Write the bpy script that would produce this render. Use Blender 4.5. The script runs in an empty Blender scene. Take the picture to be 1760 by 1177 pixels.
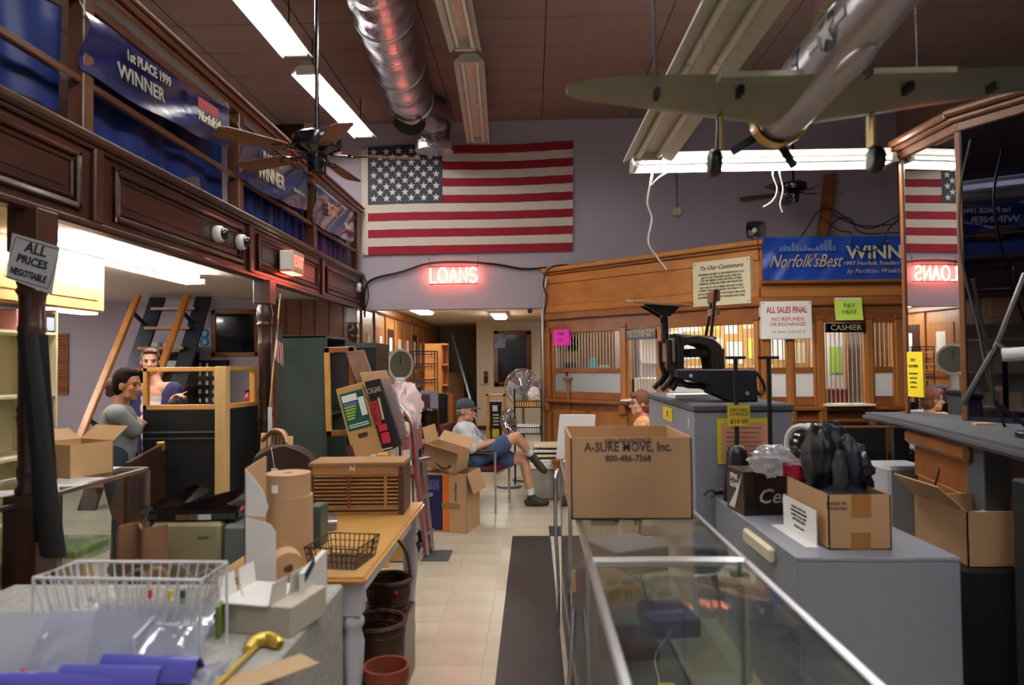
import bpy, bmesh, math, random
from mathutils import Vector, Matrix, Euler, noise as mnoise
random.seed(7)
SC = bpy.context.scene
COL = SC.collection
R_ = math.radians
# ------------------------------------------------------------------ camera
FPX = 1200.0
CAMZ = 1.6
cam_d = bpy.data.cameras.new('camera')
cam_d.sensor_width = 36.0
cam_d.lens = FPX / 1760.0 * 36.0
cam_d.clip_start = 0.05
cam_d.dof.use_dof = True
cam_d.dof.focus_distance = 7.6
cam_d.dof.aperture_fstop = 2.0
cam = bpy.data.objects.new('camera', cam_d)
COL.objects.link(cam)
CR = Matrix.Rotation(math.atan(36 / FPX), 3, 'Z') @ Matrix.Rotation(R_(90) + math.atan(34 / FPX), 3, 'X') @ Matrix.Rotation(-0.010, 3, 'Z')
cam.location = (0, 0, CAMZ)
cam.rotation_euler = CR.to_euler()
SC.camera = cam
def ray(u, v):
    return CR @ Vector(((u - 880.0) / FPX, -(v - 588.5) / FPX, -1.0))
def W(u, v, Y):          # pixel -> point on the vertical plane at depth Y
    d = ray(u, v); t = Y / d.y
    return Vector((d.x * t, Y, CAMZ + d.z * t))
def WZ(u, v, z):         # pixel -> point at height z
    d = ray(u, v); t = (z - CAMZ) / d.z
    return Vector((d.x * t, d.y * t, z))
def WX(u, v, X):         # pixel -> point on the side plane at X
    d = ray(u, v); t = X / d.x
    return Vector((X, d.y * t, CAMZ + d.z * t))
# ------------------------------------------------------------------ world, view, lamps
wd = bpy.data.worlds.new('room_world'); SC.world = wd
wd.use_nodes = True
wd.node_tree.nodes['Background'].inputs[0].default_value = (0.55, 0.6, 0.7, 1)
wd.node_tree.nodes['Background'].inputs[1].default_value = 0.25
SC.view_settings.view_transform = 'Standard'
SC.view_settings.look = 'None'
SC.view_settings.gamma = 1.0
SC.view_settings.use_curve_mapping = False
SC.view_settings.exposure = 1.38
TUBE = 26.0              # radiance of a lit fluorescent tube
try:
    SC.cycles.use_denoising = True
    SC.cycles.max_bounces = 8
    SC.cycles.transparent_max_bounces = 16
    SC.cycles.sample_clamp_indirect = 6.0
    SC.cycles.caustics_reflective = False
    SC.cycles.caustics_refractive = False
except Exception:
    pass
# ------------------------------------------------------------------ materials
def lin(c):
    return tuple((x / 12.92 if x <= 0.04045 else ((x + 0.055) / 1.055) ** 2.4) for x in (y / 255.0 for y in c))
MATS = {}
def mat(name, rgb, rough=0.5, metal=0.0, var=0.0, scale=6.0, bump=0.0, bscale=60.0, spec=0.5, coat=0.0, stretch=(1, 1, 1), rgb2=None, sheen=0.0, sss=0.0, trans=0.0):
    if name in MATS: return MATS[name]
    m = bpy.data.materials.new(name); m.use_nodes = True
    nt = m.node_tree; b = nt.nodes['Principled BSDF']; L = nt.links.new
    c = lin(rgb)
    b.inputs['Base Color'].default_value = (*c, 1)
    b.inputs['Roughness'].default_value = rough
    b.inputs['Metallic'].default_value = metal
    b.inputs['Specular IOR Level'].default_value = spec
    if coat: b.inputs['Coat Weight'].default_value = coat; b.inputs['Coat Roughness'].default_value = 0.15
    if sheen: b.inputs['Sheen Weight'].default_value = sheen
    if sss:
        b.inputs['Subsurface Weight'].default_value = sss
        b.inputs['Subsurface Radius'].default_value = (0.02, 0.008, 0.004)
    if trans: b.inputs['Transmission Weight'].default_value = trans
    if var or rgb2 or bump:
        tc = nt.nodes.new('ShaderNodeTexCoord'); mp = nt.nodes.new('ShaderNodeMapping')
        mp.inputs['Scale'].default_value = stretch
        L(tc.outputs['Object'], mp.inputs['Vector'])
    if var or rgb2:
        n = nt.nodes.new('ShaderNodeTexNoise'); n.inputs['Scale'].default_value = scale
        n.inputs['Detail'].default_value = 5; n.inputs['Roughness'].default_value = 0.6
        L(mp.outputs['Vector'], n.inputs['Vector'])
        r = nt.nodes.new('ShaderNodeValToRGB')
        if rgb2: c2 = lin(rgb2)
        else: c2 = tuple(min(1, x * (1 + var)) for x in c)
        c1 = c if rgb2 else tuple(x * (1 - var) for x in c)
        r.color_ramp.elements[0].position = 0.3; r.color_ramp.elements[1].position = 0.7
        r.color_ramp.elements[0].color = (*c1, 1); r.color_ramp.elements[1].color = (*c2, 1)
        L(n.outputs['Fac'], r.inputs['Fac']); L(r.outputs['Color'], b.inputs['Base Color'])
    if bump:
        n2 = nt.nodes.new('ShaderNodeTexNoise'); n2.inputs['Scale'].default_value = bscale
        n2.inputs['Detail'].default_value = 4
        L(mp.outputs['Vector'], n2.inputs['Vector'])
        bp = nt.nodes.new('ShaderNodeBump'); bp.inputs['Strength'].default_value = bump; bp.inputs['Distance'].default_value = 0.01
        L(n2.outputs['Fac'], bp.inputs['Height']); L(bp.outputs['Normal'], b.inputs['Normal'])
    MATS[name] = m
    return m
def wood(name, c1, c2, axis='Z', rough=0.4, scale=9.0, coat=0.2):
    s = {'X': (0.09, 1, 1), 'Y': (1, 0.09, 1), 'Z': (1, 1, 0.09)}[axis]
    return mat(name, c1, rough, rgb2=c2, scale=scale, stretch=s, coat=coat, bump=0.12, bscale=scale * 3)
def emit(name, rgb, strength):
    if name in MATS: return MATS[name]
    m = bpy.data.materials.new(name); m.use_nodes = True
    nt = m.node_tree; nt.nodes.clear()
    e = nt.nodes.new('ShaderNodeEmission'); o = nt.nodes.new('ShaderNodeOutputMaterial')
    e.inputs[0].default_value = (*rgb, 1); e.inputs[1].default_value = strength
    nt.links.new(e.outputs[0], o.inputs[0]); MATS[name] = m
    return m
def glass(name, tint=(1, 1, 1), rough=0.02, ior=1.45, milk=0.0, milk_rgb=(230, 230, 230), bump=0.0, bscale=30, gloss=1.0):
    """thin pane: transparent + fresnel gloss, optionally a milky share"""
    if name in MATS: return MATS[name]
    m = bpy.data.materials.new(name); m.use_nodes = True
    nt = m.node_tree; nt.nodes.clear(); N = nt.nodes.new; L = nt.links.new
    o = N('ShaderNodeOutputMaterial'); t = N('ShaderNodeBsdfTransparent'); g = N('ShaderNodeBsdfGlossy')
    t.inputs[0].default_value = (*tint, 1); g.inputs['Roughness'].default_value = rough
    g.inputs[0].default_value = (gloss, gloss, gloss, 1)
    fr = N('ShaderNodeFresnel')
    ge = N('ShaderNodeNewGeometry'); ma = N('ShaderNodeMath'); ma.operation = 'MULTIPLY_ADD'
    ma.inputs[1].default_value = 1 / ior - ior; ma.inputs[2].default_value = ior
    L(ge.outputs['Backfacing'], ma.inputs[0]); L(ma.outputs[0], fr.inputs[0])
    mx = N('ShaderNodeMixShader')
    src = t.outputs[0]
    if milk:
        d = N('ShaderNodeBsdfDiffuse'); d.inputs[0].default_value = (*lin(milk_rgb), 1)
        tl = N('ShaderNodeBsdfTranslucent'); tl.inputs[0].default_value = (*lin(milk_rgb), 1)
        ad = N('ShaderNodeMixShader'); ad.inputs[0].default_value = 0.5
        L(d.outputs[0], ad.inputs[1]); L(tl.outputs[0], ad.inputs[2])
        m2 = N('ShaderNodeMixShader'); m2.inputs[0].default_value = milk
        L(t.outputs[0], m2.inputs[1]); L(ad.outputs[0], m2.inputs[2]); src = m2.outputs[0]
    if bump:
        tc = N('ShaderNodeTexCoord'); n2 = N('ShaderNodeTexNoise'); n2.inputs['Scale'].default_value = bscale
        L(tc.outputs['Object'], n2.inputs['Vector'])
        bp = N('ShaderNodeBump'); bp.inputs['Strength'].default_value = bump; bp.inputs['Distance'].default_value = 0.02
        L(n2.outputs['Fac'], bp.inputs['Height']); L(bp.outputs['Normal'], g.inputs['Normal']); L(bp.outputs['Normal'], fr.inputs['Normal'])
    L(fr.outputs[0], mx.inputs[0]); L(src, mx.inputs[1]); L(g.outputs[0], mx.inputs[2]); L(mx.outputs[0], o.inputs[0])
    MATS[name] = m
    return m
m_wall = mat('lavender_plaster', (176, 166, 178), 0.85, var=0.05, scale=1.2, bump=0.05, bscale=90)
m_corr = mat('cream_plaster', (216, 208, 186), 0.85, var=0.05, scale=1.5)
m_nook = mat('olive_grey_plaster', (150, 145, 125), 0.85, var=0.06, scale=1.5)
m_floor = mat('vinyl_tile', (206, 197, 176), 0.28, rgb2=(186, 176, 154), scale=2.2, spec=0.5)
m_grout = mat('tile_joint', (182, 172, 150), 0.7)
m_ceil = mat('ceiling_tile', (140, 116, 110), 0.9, var=0.06, scale=2.5, bump=0.25, bscale=220)
m_ceilj = mat('ceiling_joint', (70, 55, 52), 0.9)
m_mahog = wood('dark_mahogany', (46, 23, 14), (74, 39, 23), 'Y', 0.32, 7)
m_mahogz = wood('dark_mahogany_upright', (46, 24, 15), (76, 41, 25), 'Z', 0.32, 7)
m_rail = wood('brown_rail_wood', (72, 42, 25), (106, 64, 38), 'Y', 0.4, 8)
m_railz = wood('brown_post_wood', (78, 45, 27), (112, 69, 40), 'Z', 0.4, 8)
m_oakx = wood('golden_oak', (168, 106, 48), (196, 132, 66), 'X', 0.38, 5)
m_oakz = wood('golden_oak_upright', (146, 88, 40), (178, 114, 56), 'Z', 0.38, 5)
m_oakd = wood('brown_oak', (122, 70, 32), (158, 98, 48), 'X', 0.38, 6)
m_pine = wood('raw_pine', (214, 176, 112), (232, 200, 142), 'Z', 0.6, 6, 0)
m_pinex = wood('varnished_pine', (198, 140, 66), (222, 168, 92), 'X', 0.4, 6)
m_honey = wood('honey_table_top', (196, 146, 76), (220, 174, 104), 'Y', 0.3, 5, 0.4)
m_lightoak = wood('light_oak_cabinet', (206, 156, 90), (228, 182, 118), 'Y', 0.4, 5)
m_black = mat('black_plastic', (18, 18, 20), 0.4)
m_blackg = mat('glossy_black', (14, 14, 16), 0.15, coat=0.5)
m_matblk = mat('matt_black', (12, 12, 13), 0.8)
m_iron = mat('brown_cast_iron', (48, 36, 34), 0.35, metal=0.3)
m_white = mat('white_paint', (226, 226, 226), 0.5)
m_whitecard = mat('white_card', (226, 224, 220), 0.75, var=0.03)
m_paper = mat('white_paper', (240, 240, 238), 0.8)
m_chrome = mat('chrome', (210, 212, 216), 0.12, metal=1.0)
m_alu = mat('brushed_aluminium', (190, 192, 196), 0.3, metal=1.0)
m_steel = mat('dull_steel', (130, 132, 136), 0.45, metal=0.8)
m_foil = mat('foil_jacket', (196, 192, 200), 0.22, metal=1.0, bump=0.9, bscale=22)
m_card = mat('brown_cardboard', (188, 150, 110), 0.8, var=0.06, scale=4)
m_cardin = mat('brown_cardboard_inside', (178, 140, 100), 0.85, var=0.05, scale=4)
m_cardl = mat('pale_cardboard', (204, 166, 116), 0.8, var=0.05, scale=4)
m_grey = mat('grey_laminate', (136, 139, 152), 0.5, var=0.04, scale=3)
m_carpet = mat('grey_carpet', (92, 92, 98), 0.95, var=0.25, scale=160, bump=0.8, bscale=200)
m_carpetl = mat('pale_grey_carpet', (176, 174, 168), 0.95, var=0.14, scale=120, bump=0.6, bscale=180)
m_tubeon = emit('lit_fluorescent_tube', (1.0, 0.965, 0.93), TUBE)
m_tubeoff = mat('unlit_fluorescent_tube', (225, 222, 215), 0.25)
m_enamel = mat('white_enamel_reflector', (226, 224, 216), 0.45)
m_enameld = mat('dusty_reflector', (196, 194, 182), 0.4, var=0.08, scale=8)
m_pane = glass('clear_glass_pane')
m_case = glass('case_glass', (0.95, 0.975, 0.965), 0.02, 1.5)
m_ltx = mat('black_ink', (22, 22, 26), 0.7)
m_red = mat('red_ink', (186, 34, 44), 0.7)
m_blue = mat('royal_blue_vinyl', (28, 72, 168), 0.35, var=0.15, scale=5, bump=0.3, bscale=9)
m_navy = mat('navy_vinyl', (24, 28, 78), 0.22, var=0.3, scale=4, bump=0.5, bscale=7, coat=0.4)
m_curtain = mat('blue_curtain_plastic', (16, 40, 104), 0.4, var=0.2, scale=3)
m_beige = mat('beige_plastic', (216, 208, 178), 0.5)
m_cable = mat('black_cable', (20, 20, 22), 0.5)
m_gold = mat('gold_print', (188, 168, 128), 0.5)
m_skin = mat('skin', (205, 152, 124), 0.5, var=0.05, scale=14, sss=0.12)
m_skin2 = mat('warm_skin', (190, 132, 100), 0.5, var=0.05, scale=14, sss=0.12)
m_eye = mat('eye', (30, 24, 22), 0.2)
# ------------------------------------------------------------------ mesh building
MW = {}
def I4(): return Matrix.Identity(4)
class MB:
    def __init__(s): s.v = []; s.f = []
    def add(s, vs, fs):
        o = len(s.v); s.v += [Vector(p) for p in vs]; s.f += [tuple(i + o for i in f) for f in fs]; return s
    def box(s, x0, x1, y0, y1, z0, z1, M=None):
        vs = [Vector((x, y, z)) for z in (z0, z1) for y in (y0, y1) for x in (x0, x1)]
        if M is not None: vs = [M @ p for p in vs]
        return s.add(vs, [(0, 2, 3, 1), (4, 5, 7, 6), (0, 1, 5, 4), (2, 6, 7, 3), (0, 4, 6, 2), (1, 3, 7, 5)])
    def beam(s, p0, p1, w, h, up=(0, 0, 1)):
        p0 = Vector(p0); p1 = Vector(p1); d = (p1 - p0).normalized(); up = Vector(up)
        sd = d.cross(up)
        if sd.length < 1e-4: sd = d.cross(Vector((0, 1, 0)))
        sd.normalize(); u = sd.cross(d)
        vs = []
        for p in (p0, p1):
            for a, b in ((-1, -1), (1, -1), (1, 1), (-1, 1)): vs.append(p + sd * (a * w / 2) + u * (b * h / 2))
        return s.add(vs, [(0, 1, 2, 3), (7, 6, 5, 4), (0, 4, 5, 1), (1, 5, 6, 2), (2, 6, 7, 3), (3, 7, 4, 0)])
    def cyl(s, p0, p1, r0, r1=None, n=14, caps=True):
        return s.tube([p0, p1], [r0, r0 if r1 is None else r1], n, caps)
    def tube(s, pts, r, n=8, caps=True, closed=False):
        pts = [Vector(p) for p in pts]; k = len(pts)
        rs = list(r) if isinstance(r, (list, tuple)) else [r] * k
        vs = []; fs = []; prev = None
        for i, p in enumerate(pts):
            if closed: d = pts[(i + 1) % k] - pts[i - 1]
            else: d = pts[min(i + 1, k - 1)] - pts[max(i - 1, 0)]
            if d.length < 1e-9: d = Vector((0, 0, 1))
            d.normalize()
            if prev is None:
                a = d.cross(Vector((0, 0, 1)))
                if a.length < 1e-3: a = d.cross(Vector((1, 0, 0)))
            else:
                a = prev - d * prev.dot(d)
                if a.length < 1e-4: a = d.cross(Vector((1, 0, 0.3)))
            a.normalize(); prev = a; b = d.cross(a)
            for j in range(n):
                t = 2 * math.pi * j / n
                vs.append(p + (a * math.cos(t) + b * math.sin(t)) * rs[i])
        m = k if closed else k - 1
        for i in range(m):
            i2 = (i + 1) % k
            for j in range(n):
                j2 = (j + 1) % n
                fs.append((i * n + j, i * n + j2, i2 * n + j2, i2 * n + j))
        if caps and not closed:
            fs.append(tuple(range(n))[::-1]); fs.append(tuple((k - 1) * n + j for j in range(n)))
        return s.add(vs, fs)
    def lathe(s, prof, n=20, M=None, cap=True):
        vs = []; fs = []; k = len(prof)
        for r, z in prof:
            for j in range(n):
                t = 2 * math.pi * j / n; vs.append(Vector((r * math.cos(t), r * math.sin(t), z)))
        if M is not None: vs = [M @ p for p in vs]
        for i in range(k - 1):
            for j in range(n):
                j2 = (j + 1) % n; fs.append((i * n + j, i * n + j2, (i + 1) * n + j2, (i + 1) * n + j))
        if cap:
            if prof[0][0] > 1e-6: fs.append(tuple(range(n))[::-1])
            if prof[-1][0] > 1e-6: fs.append(tuple((k - 1) * n + j for j in range(n)))
        return s.add(vs, fs)
    def prism(s, poly, h, M=None):
        """2D polygon in XY extruded 0..h along Z"""
        n = len(poly)
        vs = [Vector((x, y, 0)) for x, y in poly] + [Vector((x, y, h)) for x, y in poly]
        if M is not None: vs = [M @ p for p in vs]
        fs = [tuple(range(n))[::-1], tuple(range(n, 2 * n))] + [(i, (i + 1) % n, n + (i + 1) % n, n + i) for i in range(n)]
        return s.add(vs, fs)
    def grid(s, fn, nu, nv):
        vs = [Vector(fn(i / nu, j / nv)) for j in range(nv + 1) for i in range(nu + 1)]
        w = nu + 1
        return s.add(vs, [(j * w + i, j * w + i + 1, (j + 1) * w + i + 1, (j + 1) * w + i) for j in range(nv) for i in range(nu)])
    def sphere(s, c, r, nu=14, nv=9, M=None):
        if not isinstance(r, (tuple, list)): r = (r, r, r)
        c = Vector(c); vs = []
        for j in range(nv + 1):
            ph = math.pi * j / nv - math.pi / 2
            for i in range(nu):
                t = 2 * math.pi * i / nu
                p = Vector((r[0] * math.cos(ph) * math.cos(t), r[1] * math.cos(ph) * math.sin(t), r[2] * math.sin(ph)))
                if M is not None: p = M.to_3x3() @ p
                vs.append(c + p)
        fs = [(j * nu + i, j * nu + (i + 1) % nu, (j + 1) * nu + (i + 1) % nu, (j + 1) * nu + i) for j in range(nv) for i in range(nu)]
        return s.add(vs, fs)
    def mesh(s, name, m, bevel=0.0, smooth=False, thick=0.0, seg=1):
        me = bpy.data.meshes.new(name)
        me.from_pydata([tuple(p) for p in s.v], [], s.f); me.update()
        bm = bmesh.new(); bm.from_mesh(me)
        bmesh.ops.remove_doubles(bm, verts=bm.verts, dist=1e-5)
        bmesh.ops.dissolve_degenerate(bm, edges=bm.edges, dist=1e-6)
        if thick:
            bmesh.ops.recalc_face_normals(bm, faces=bm.faces)
            bmesh.ops.solidify(bm, geom=bm.faces[:], thickness=thick)
        bmesh.ops.recalc_face_normals(bm, faces=bm.faces)
        if bevel:
            es = [e for e in bm.edges if len(e.link_faces) == 2 and e.calc_face_angle(0) > 0.5]
            if es: bmesh.ops.bevel(bm, geom=es, offset=bevel, segments=seg, affect='EDGES', clamp_overlap=True)
        bm.to_mesh(me); bm.free()
        if smooth or bevel:
            for p in me.polygons: p.use_smooth = True
            me.set_sharp_from_angle(angle=R_(50 if smooth is True else (smooth or 32)))
        me.materials.append(m)
        return me
    def build(s, name, m, parent=None, bevel=0.0, smooth=False, thick=0.0, world=False, seg=1):
        if world and parent is not None:
            inv = MW[parent].inverted(); s.v = [inv @ p for p in s.v]
        return link(name, s.mesh(name, m, bevel, smooth, thick, seg), parent)
def link(name, me, parent=None, M=None):
    o = bpy.data.objects.new(name, me); COL.objects.link(o)
    if parent is not None: o.parent = parent
    if M is not None: o.matrix_local = M
    MW[o] = (MW[parent] if parent is not None else I4()) @ (M if M is not None else I4())
    return o
def thing(name, label, cat, loc=(0, 0, 0), rz=0.0, group=None, rot=None):
    o = bpy.data.objects.new(name, None); COL.objects.link(o); o.empty_display_size = 0.1
    e = Euler(rot) if rot is not None else Euler((0, 0, rz))
    o.location = loc; o.rotation_euler = e
    MW[o] = Matrix.Translation(Vector(loc)) @ e.to_matrix().to_4x4()
    o['label'] = label; o['category'] = cat
    if group: o['group'] = group
    return o
def tag(o, label, cat, group=None):
    o['label'] = label; o['category'] = cat
    if group: o['group'] = group
    return o
def solo(mb, name, m, label, cat, group=None, **k):
    """a thing that is one mesh: its origin is put at its base"""
    lo = Vector((sum(p.x for p in mb.v) / len(mb.v), sum(p.y for p in mb.v) / len(mb.v), min(p.z for p in mb.v)))
    mb.v = [p - lo for p in mb.v]
    o = link(name, mb.mesh(name, m, **k), None, Matrix.Translation(lo))
    return tag(o, label, cat, group)
def struct(o):
    o['kind'] = 'structure'; return o
def copy_tree(o, parent=None, M=None, label=None, group=None):
    c = o.copy(); COL.objects.link(c)
    if parent is not None: c.parent = parent
    if M is not None: c.matrix_local = M; MW[c] = M
    if label: c['label'] = label
    if group: c['group'] = group
    for ch in [x for x in KIDS.get(o, [])] or list(o.children): copy_tree(ch, c)
    return c
KIDS = {}
def frame(o, x, y):
    """matrix with origin o, local X along x, local Y along y (made square), Z their normal"""
    x = Vector(x).normalized(); z = x.cross(Vector(y)).normalized(); y = z.cross(x)
    M = Matrix((x, y, z)).transposed().to_4x4(); M.translation = Vector(o); return M
def text(s, size, m, parent, M, ext=0.001, align='CENTER', shear=0.0, bold=0.0, name='lettering', sx=1.0, world=False, space=1.0, line=1.0):
    cu = bpy.data.curves.new('t', 'FONT'); cu.body = s; cu.size = size; cu.extrude = ext; cu.align_x = align; cu.align_y = 'CENTER'
    cu.shear = shear; cu.offset = bold; cu.resolution_u = 2; cu.space_character = space; cu.space_line = line
    ob = bpy.data.objects.new('t', cu); COL.objects.link(ob)
    dg = bpy.context.evaluated_depsgraph_get()
    me = bpy.data.meshes.new_from_object(ob.evaluated_get(dg))
    bpy.data.objects.remove(ob); bpy.data.curves.remove(cu)
    me.name = name
    if sx != 1.0: me.transform(Matrix.Diagonal((sx, 1, 1, 1)))
    if world and parent is not None: M = MW[parent].inverted() @ M
    me.transform(M); me.materials.clear(); me.materials.append(m)
    return link(name, me, parent)
def arc(c, r, a0, a1, n, ax='XZ'):
    out = []
    for i in range(n + 1):
        t = a0 + (a1 - a0) * i / n; a, b = r * math.cos(t), r * math.sin(t)
        out.append(Vector(c) + Vector({'XZ': (a, 0, b), 'XY': (a, b, 0), 'YZ': (0, a, b)}[ax]))
    return out
def crv(pts, n=6):
    """Catmull-Rom through pts"""
    P = [Vector(p) for p in pts]; P = [P[0] * 2 - P[1]] + P + [P[-1] * 2 - P[-2]]; out = []
    for i in range(1, len(P) - 2):
        for j in range(n):
            t = j / n; a, b, c, d = P[i - 1], P[i], P[i + 1], P[i + 2]
            out.append(0.5 * ((2 * b) + (c - a) * t + (2 * a - 5 * b + 4 * c - d) * t * t + (3 * b - a - 3 * c + d) * t ** 3))
    out.append(P[-2]); return out
# ================================================================== THE ROOM
YB = 9.7                 # back wall
XF = -2.39               # mezzanine front
ZC = 5.0                 # ceiling
o = struct(MB().box(-7.2, 6.2, -3.6, 20, -0.1, 0).build('floor', m_grout))
tile = MB().box(-0.1515, 0.1515, -0.1515, 0.1515, -0.01, 0.0025).mesh('floor_tile', m_floor, bevel=0.001)
for i in range(7):
    for j in range(26):
        link('floor_tile', tile, o, Matrix.Translation((-1.35 + 0.305 * i, 2.35 + 0.305 * j, 0)))
g = MB()
for x0, x1, y0, y1 in ((-7.2, -1.503, -3.6, 20), (0.6325, 6.2, -3.6, 20), (-1.503, 0.6325, -3.6, 2.197), (-1.503, 0.6325, 10.128, 20)):
    g.box(x0, x1, y0, y1, 0.0003, 0.0022)
g.build('floor_sheet', m_floor, o)
o = struct(MB().box(-7.2, 6.2, -3.6, YB + 0.2, ZC, ZC + 0.1).build('ceiling', m_ceilj))
ct = MB().box(-0.605, 0.605, -0.3, 0.3, -0.012, 0.002).mesh('ceiling_tile', m_ceil, bevel=0.004)
for i in range(11):
    for j in range(22):
        link('ceiling_tile', ct, o, Matrix.Translation((-6.55 + 1.22 * i, -3.3 + 0.61 * j + 0.02, ZC)))
pL = -2.5
g = MB()
g.box(-7.2, pL, YB, YB + 0.15, 0, ZC)                 # left of the passage
g.box(pL, 0.2, YB, YB + 0.15, W(780, 531, YB).z, ZC)  # soffit over the passage
g.box(0.2, 6.2, YB, YB + 0.15, 0, ZC)
struct(g.build('wall_back', m_wall))
struct(MB().box(-7.35, -7.2, -3.6, YB + .15, 0, ZC).build('wall_left', m_wall))
struct(MB().box(6.2, 6.35, -3.6, YB + .15, 0, ZC).build('wall_right', m_wall))
# street wall behind the viewer with two shop windows
g = MB(); zs0, zs1 = 0.8, 2.8
g.box(-7.2, 6.2, -3.75, -3.6, 0, zs0); g.box(-7.2, 6.2, -3.75, -3.6, zs1, ZC)
for x0, x1 in ((-7.2, -4.5), (-1.2, 0.2), (3.5, 6.2)): g.box(x0, x1, -3.75, -3.6, zs0, zs1)
struct(g.build('wall_front', m_wall))
for k, (x0, x1) in enumerate(((-4.5, -1.2), (0.2, 3.5))):
    w = struct(MB().box(x0, x1, -3.7, -3.69, zs0, zs1).build('window_%d' % (k + 1), m_pane))
    fb = MB()
    for a, b, c, d in ((x0, x1, zs0, zs0 + .06), (x0, x1, zs1 - .06, zs1), (x0, x0 + .06, zs0, zs1), (x1 - .06, x1, zs0, zs1), ((x0 + x1) / 2 - .03, (x0 + x1) / 2 + .03, zs0, zs1)):
        fb.box(a, b, -3.73, -3.64, c, d)
    fb.build('window_frame', m_alu, w)
# big bulkhead at right rear
g = MB(); g.box(5.04, 6.2, 8.47, YB, 0, ZC)
struct(g.build('wall_pillar', mat('tan_plaster', (166, 136, 122), 0.85)))
# ---- passage behind
YE = 16.6
zp = 2.56
struct(MB().box(pL - .1, 0.3, YB + .15, YE + 2.4, zp, zp + .1).build('ceiling_passage', mat('cream_ceiling', (226, 218, 196), 0.9)))
xn = W(819, 600, YE).x
g = MB(); g.box(xn, 0.4, YE, YE + .12, 0, zp); struct(g.build('wall_passage_end', m_corr))
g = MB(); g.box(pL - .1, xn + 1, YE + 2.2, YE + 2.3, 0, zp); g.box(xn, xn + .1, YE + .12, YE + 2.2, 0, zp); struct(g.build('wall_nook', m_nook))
struct(MB().box(xn, 0.25, YE - .015, YE, 0, 0.1).build('baseboard_passage', mat('dark_baseboard', (60, 40, 30), .5)))
# panelled wood wall on the passage's left: boards, door leaves with small lights
pw = struct(MB().box(pL - .1, pL, YB + .15, YE + 2.2, 0, zp).build('wall_passage_left', wood('passage_oak', (150, 98, 48), (184, 130, 72), 'Z', .4, 5)))
MB().box(pL, pL + .07, YB + .15, YE, zp - .16, zp - .04).build('cornice', m_oakd, pw, bevel=.02)
for k in range(8):
    y0 = YB + .35 + k * .82
    MB().box(pL, pL + .03, y0, y0 + .1, 0.1, zp - .16).build('stile', m_oakz, pw, bevel=.006)
    MB().box(pL, pL + .03, y0 + .1, y0 + .82, 1.28, 1.4).build('rail', m_oakd, pw, bevel=.006)
    MB().box(pL, pL + .012, y0 + .16, y0 + .76, 1.46, 2.2).build('panel', m_mahogz if k % 3 == 2 else m_oakz, pw, bevel=.006)
    MB().box(pL + .008, pL + .02, y0 + .34, y0 + .56, 1.55, 2.05).build('pane', mat('pale_window_light', (214, 214, 205), .3), pw)
# passage ceiling lights
def troffer(u, v, Y, lab):
    p = W(u, v, Y)
    t = thing('ceiling_light', lab, 'light', (p.x, Y, zp))
    MB().box(-.16, .16, -.62, .62, -.05, 0.002).build('housing', m_enamel, t, bevel=.01)
    MB().box(-.125, .125, -.58, .58, -.085, -.05).build('diffuser', emit('lit_diffuser', (1, .96, .88), 14.0), t, bevel=.02)
troffer(724, 546, 12.0, 'wraparound ceiling light in the passage beside the wood-panelled wall')
troffer(858, 544, 13.6, 'wraparound ceiling light in the passage before the framed interior window')
p = W(775, 533, YB + .5)
v = thing('ceiling_vent', 'grey slatted air vent in the passage ceiling behind the soffit', 'vent', (p.x, YB + .9, zp))
MB().box(-.35, .35, -.13, .13, -.02, .002).build('frame', m_steel, v)
for k in range(6): MB().box(-.32, .32, -.11 + k * .04, -.09 + k * .04, -.028, -.012).build('slat', m_steel, v)
# framed window in the end wall
a = W(849, 569, YE); b = W(913, 663, YE)
wi = struct(MB().box(a.x + .08, b.x - .08, YE - .02, YE - .008, b.z + .08, a.z - .08).build('window_3', mat('dark_glass', (24, 24, 28), .06, coat=.6)))
fb = MB()
for x0, x1, z0, z1 in ((a.x, b.x, a.z - .1, a.z), (a.x, b.x, b.z, b.z + .1), (a.x, a.x + .1, b.z, a.z), (b.x - .1, b.x, b.z, a.z)): fb.box(x0, x1, YE - .05, YE, z0, z1)
fb.build('window_frame', wood('window_brown', (96, 56, 32), (120, 74, 42), 'Z'), wi, bevel=.008)
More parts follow.
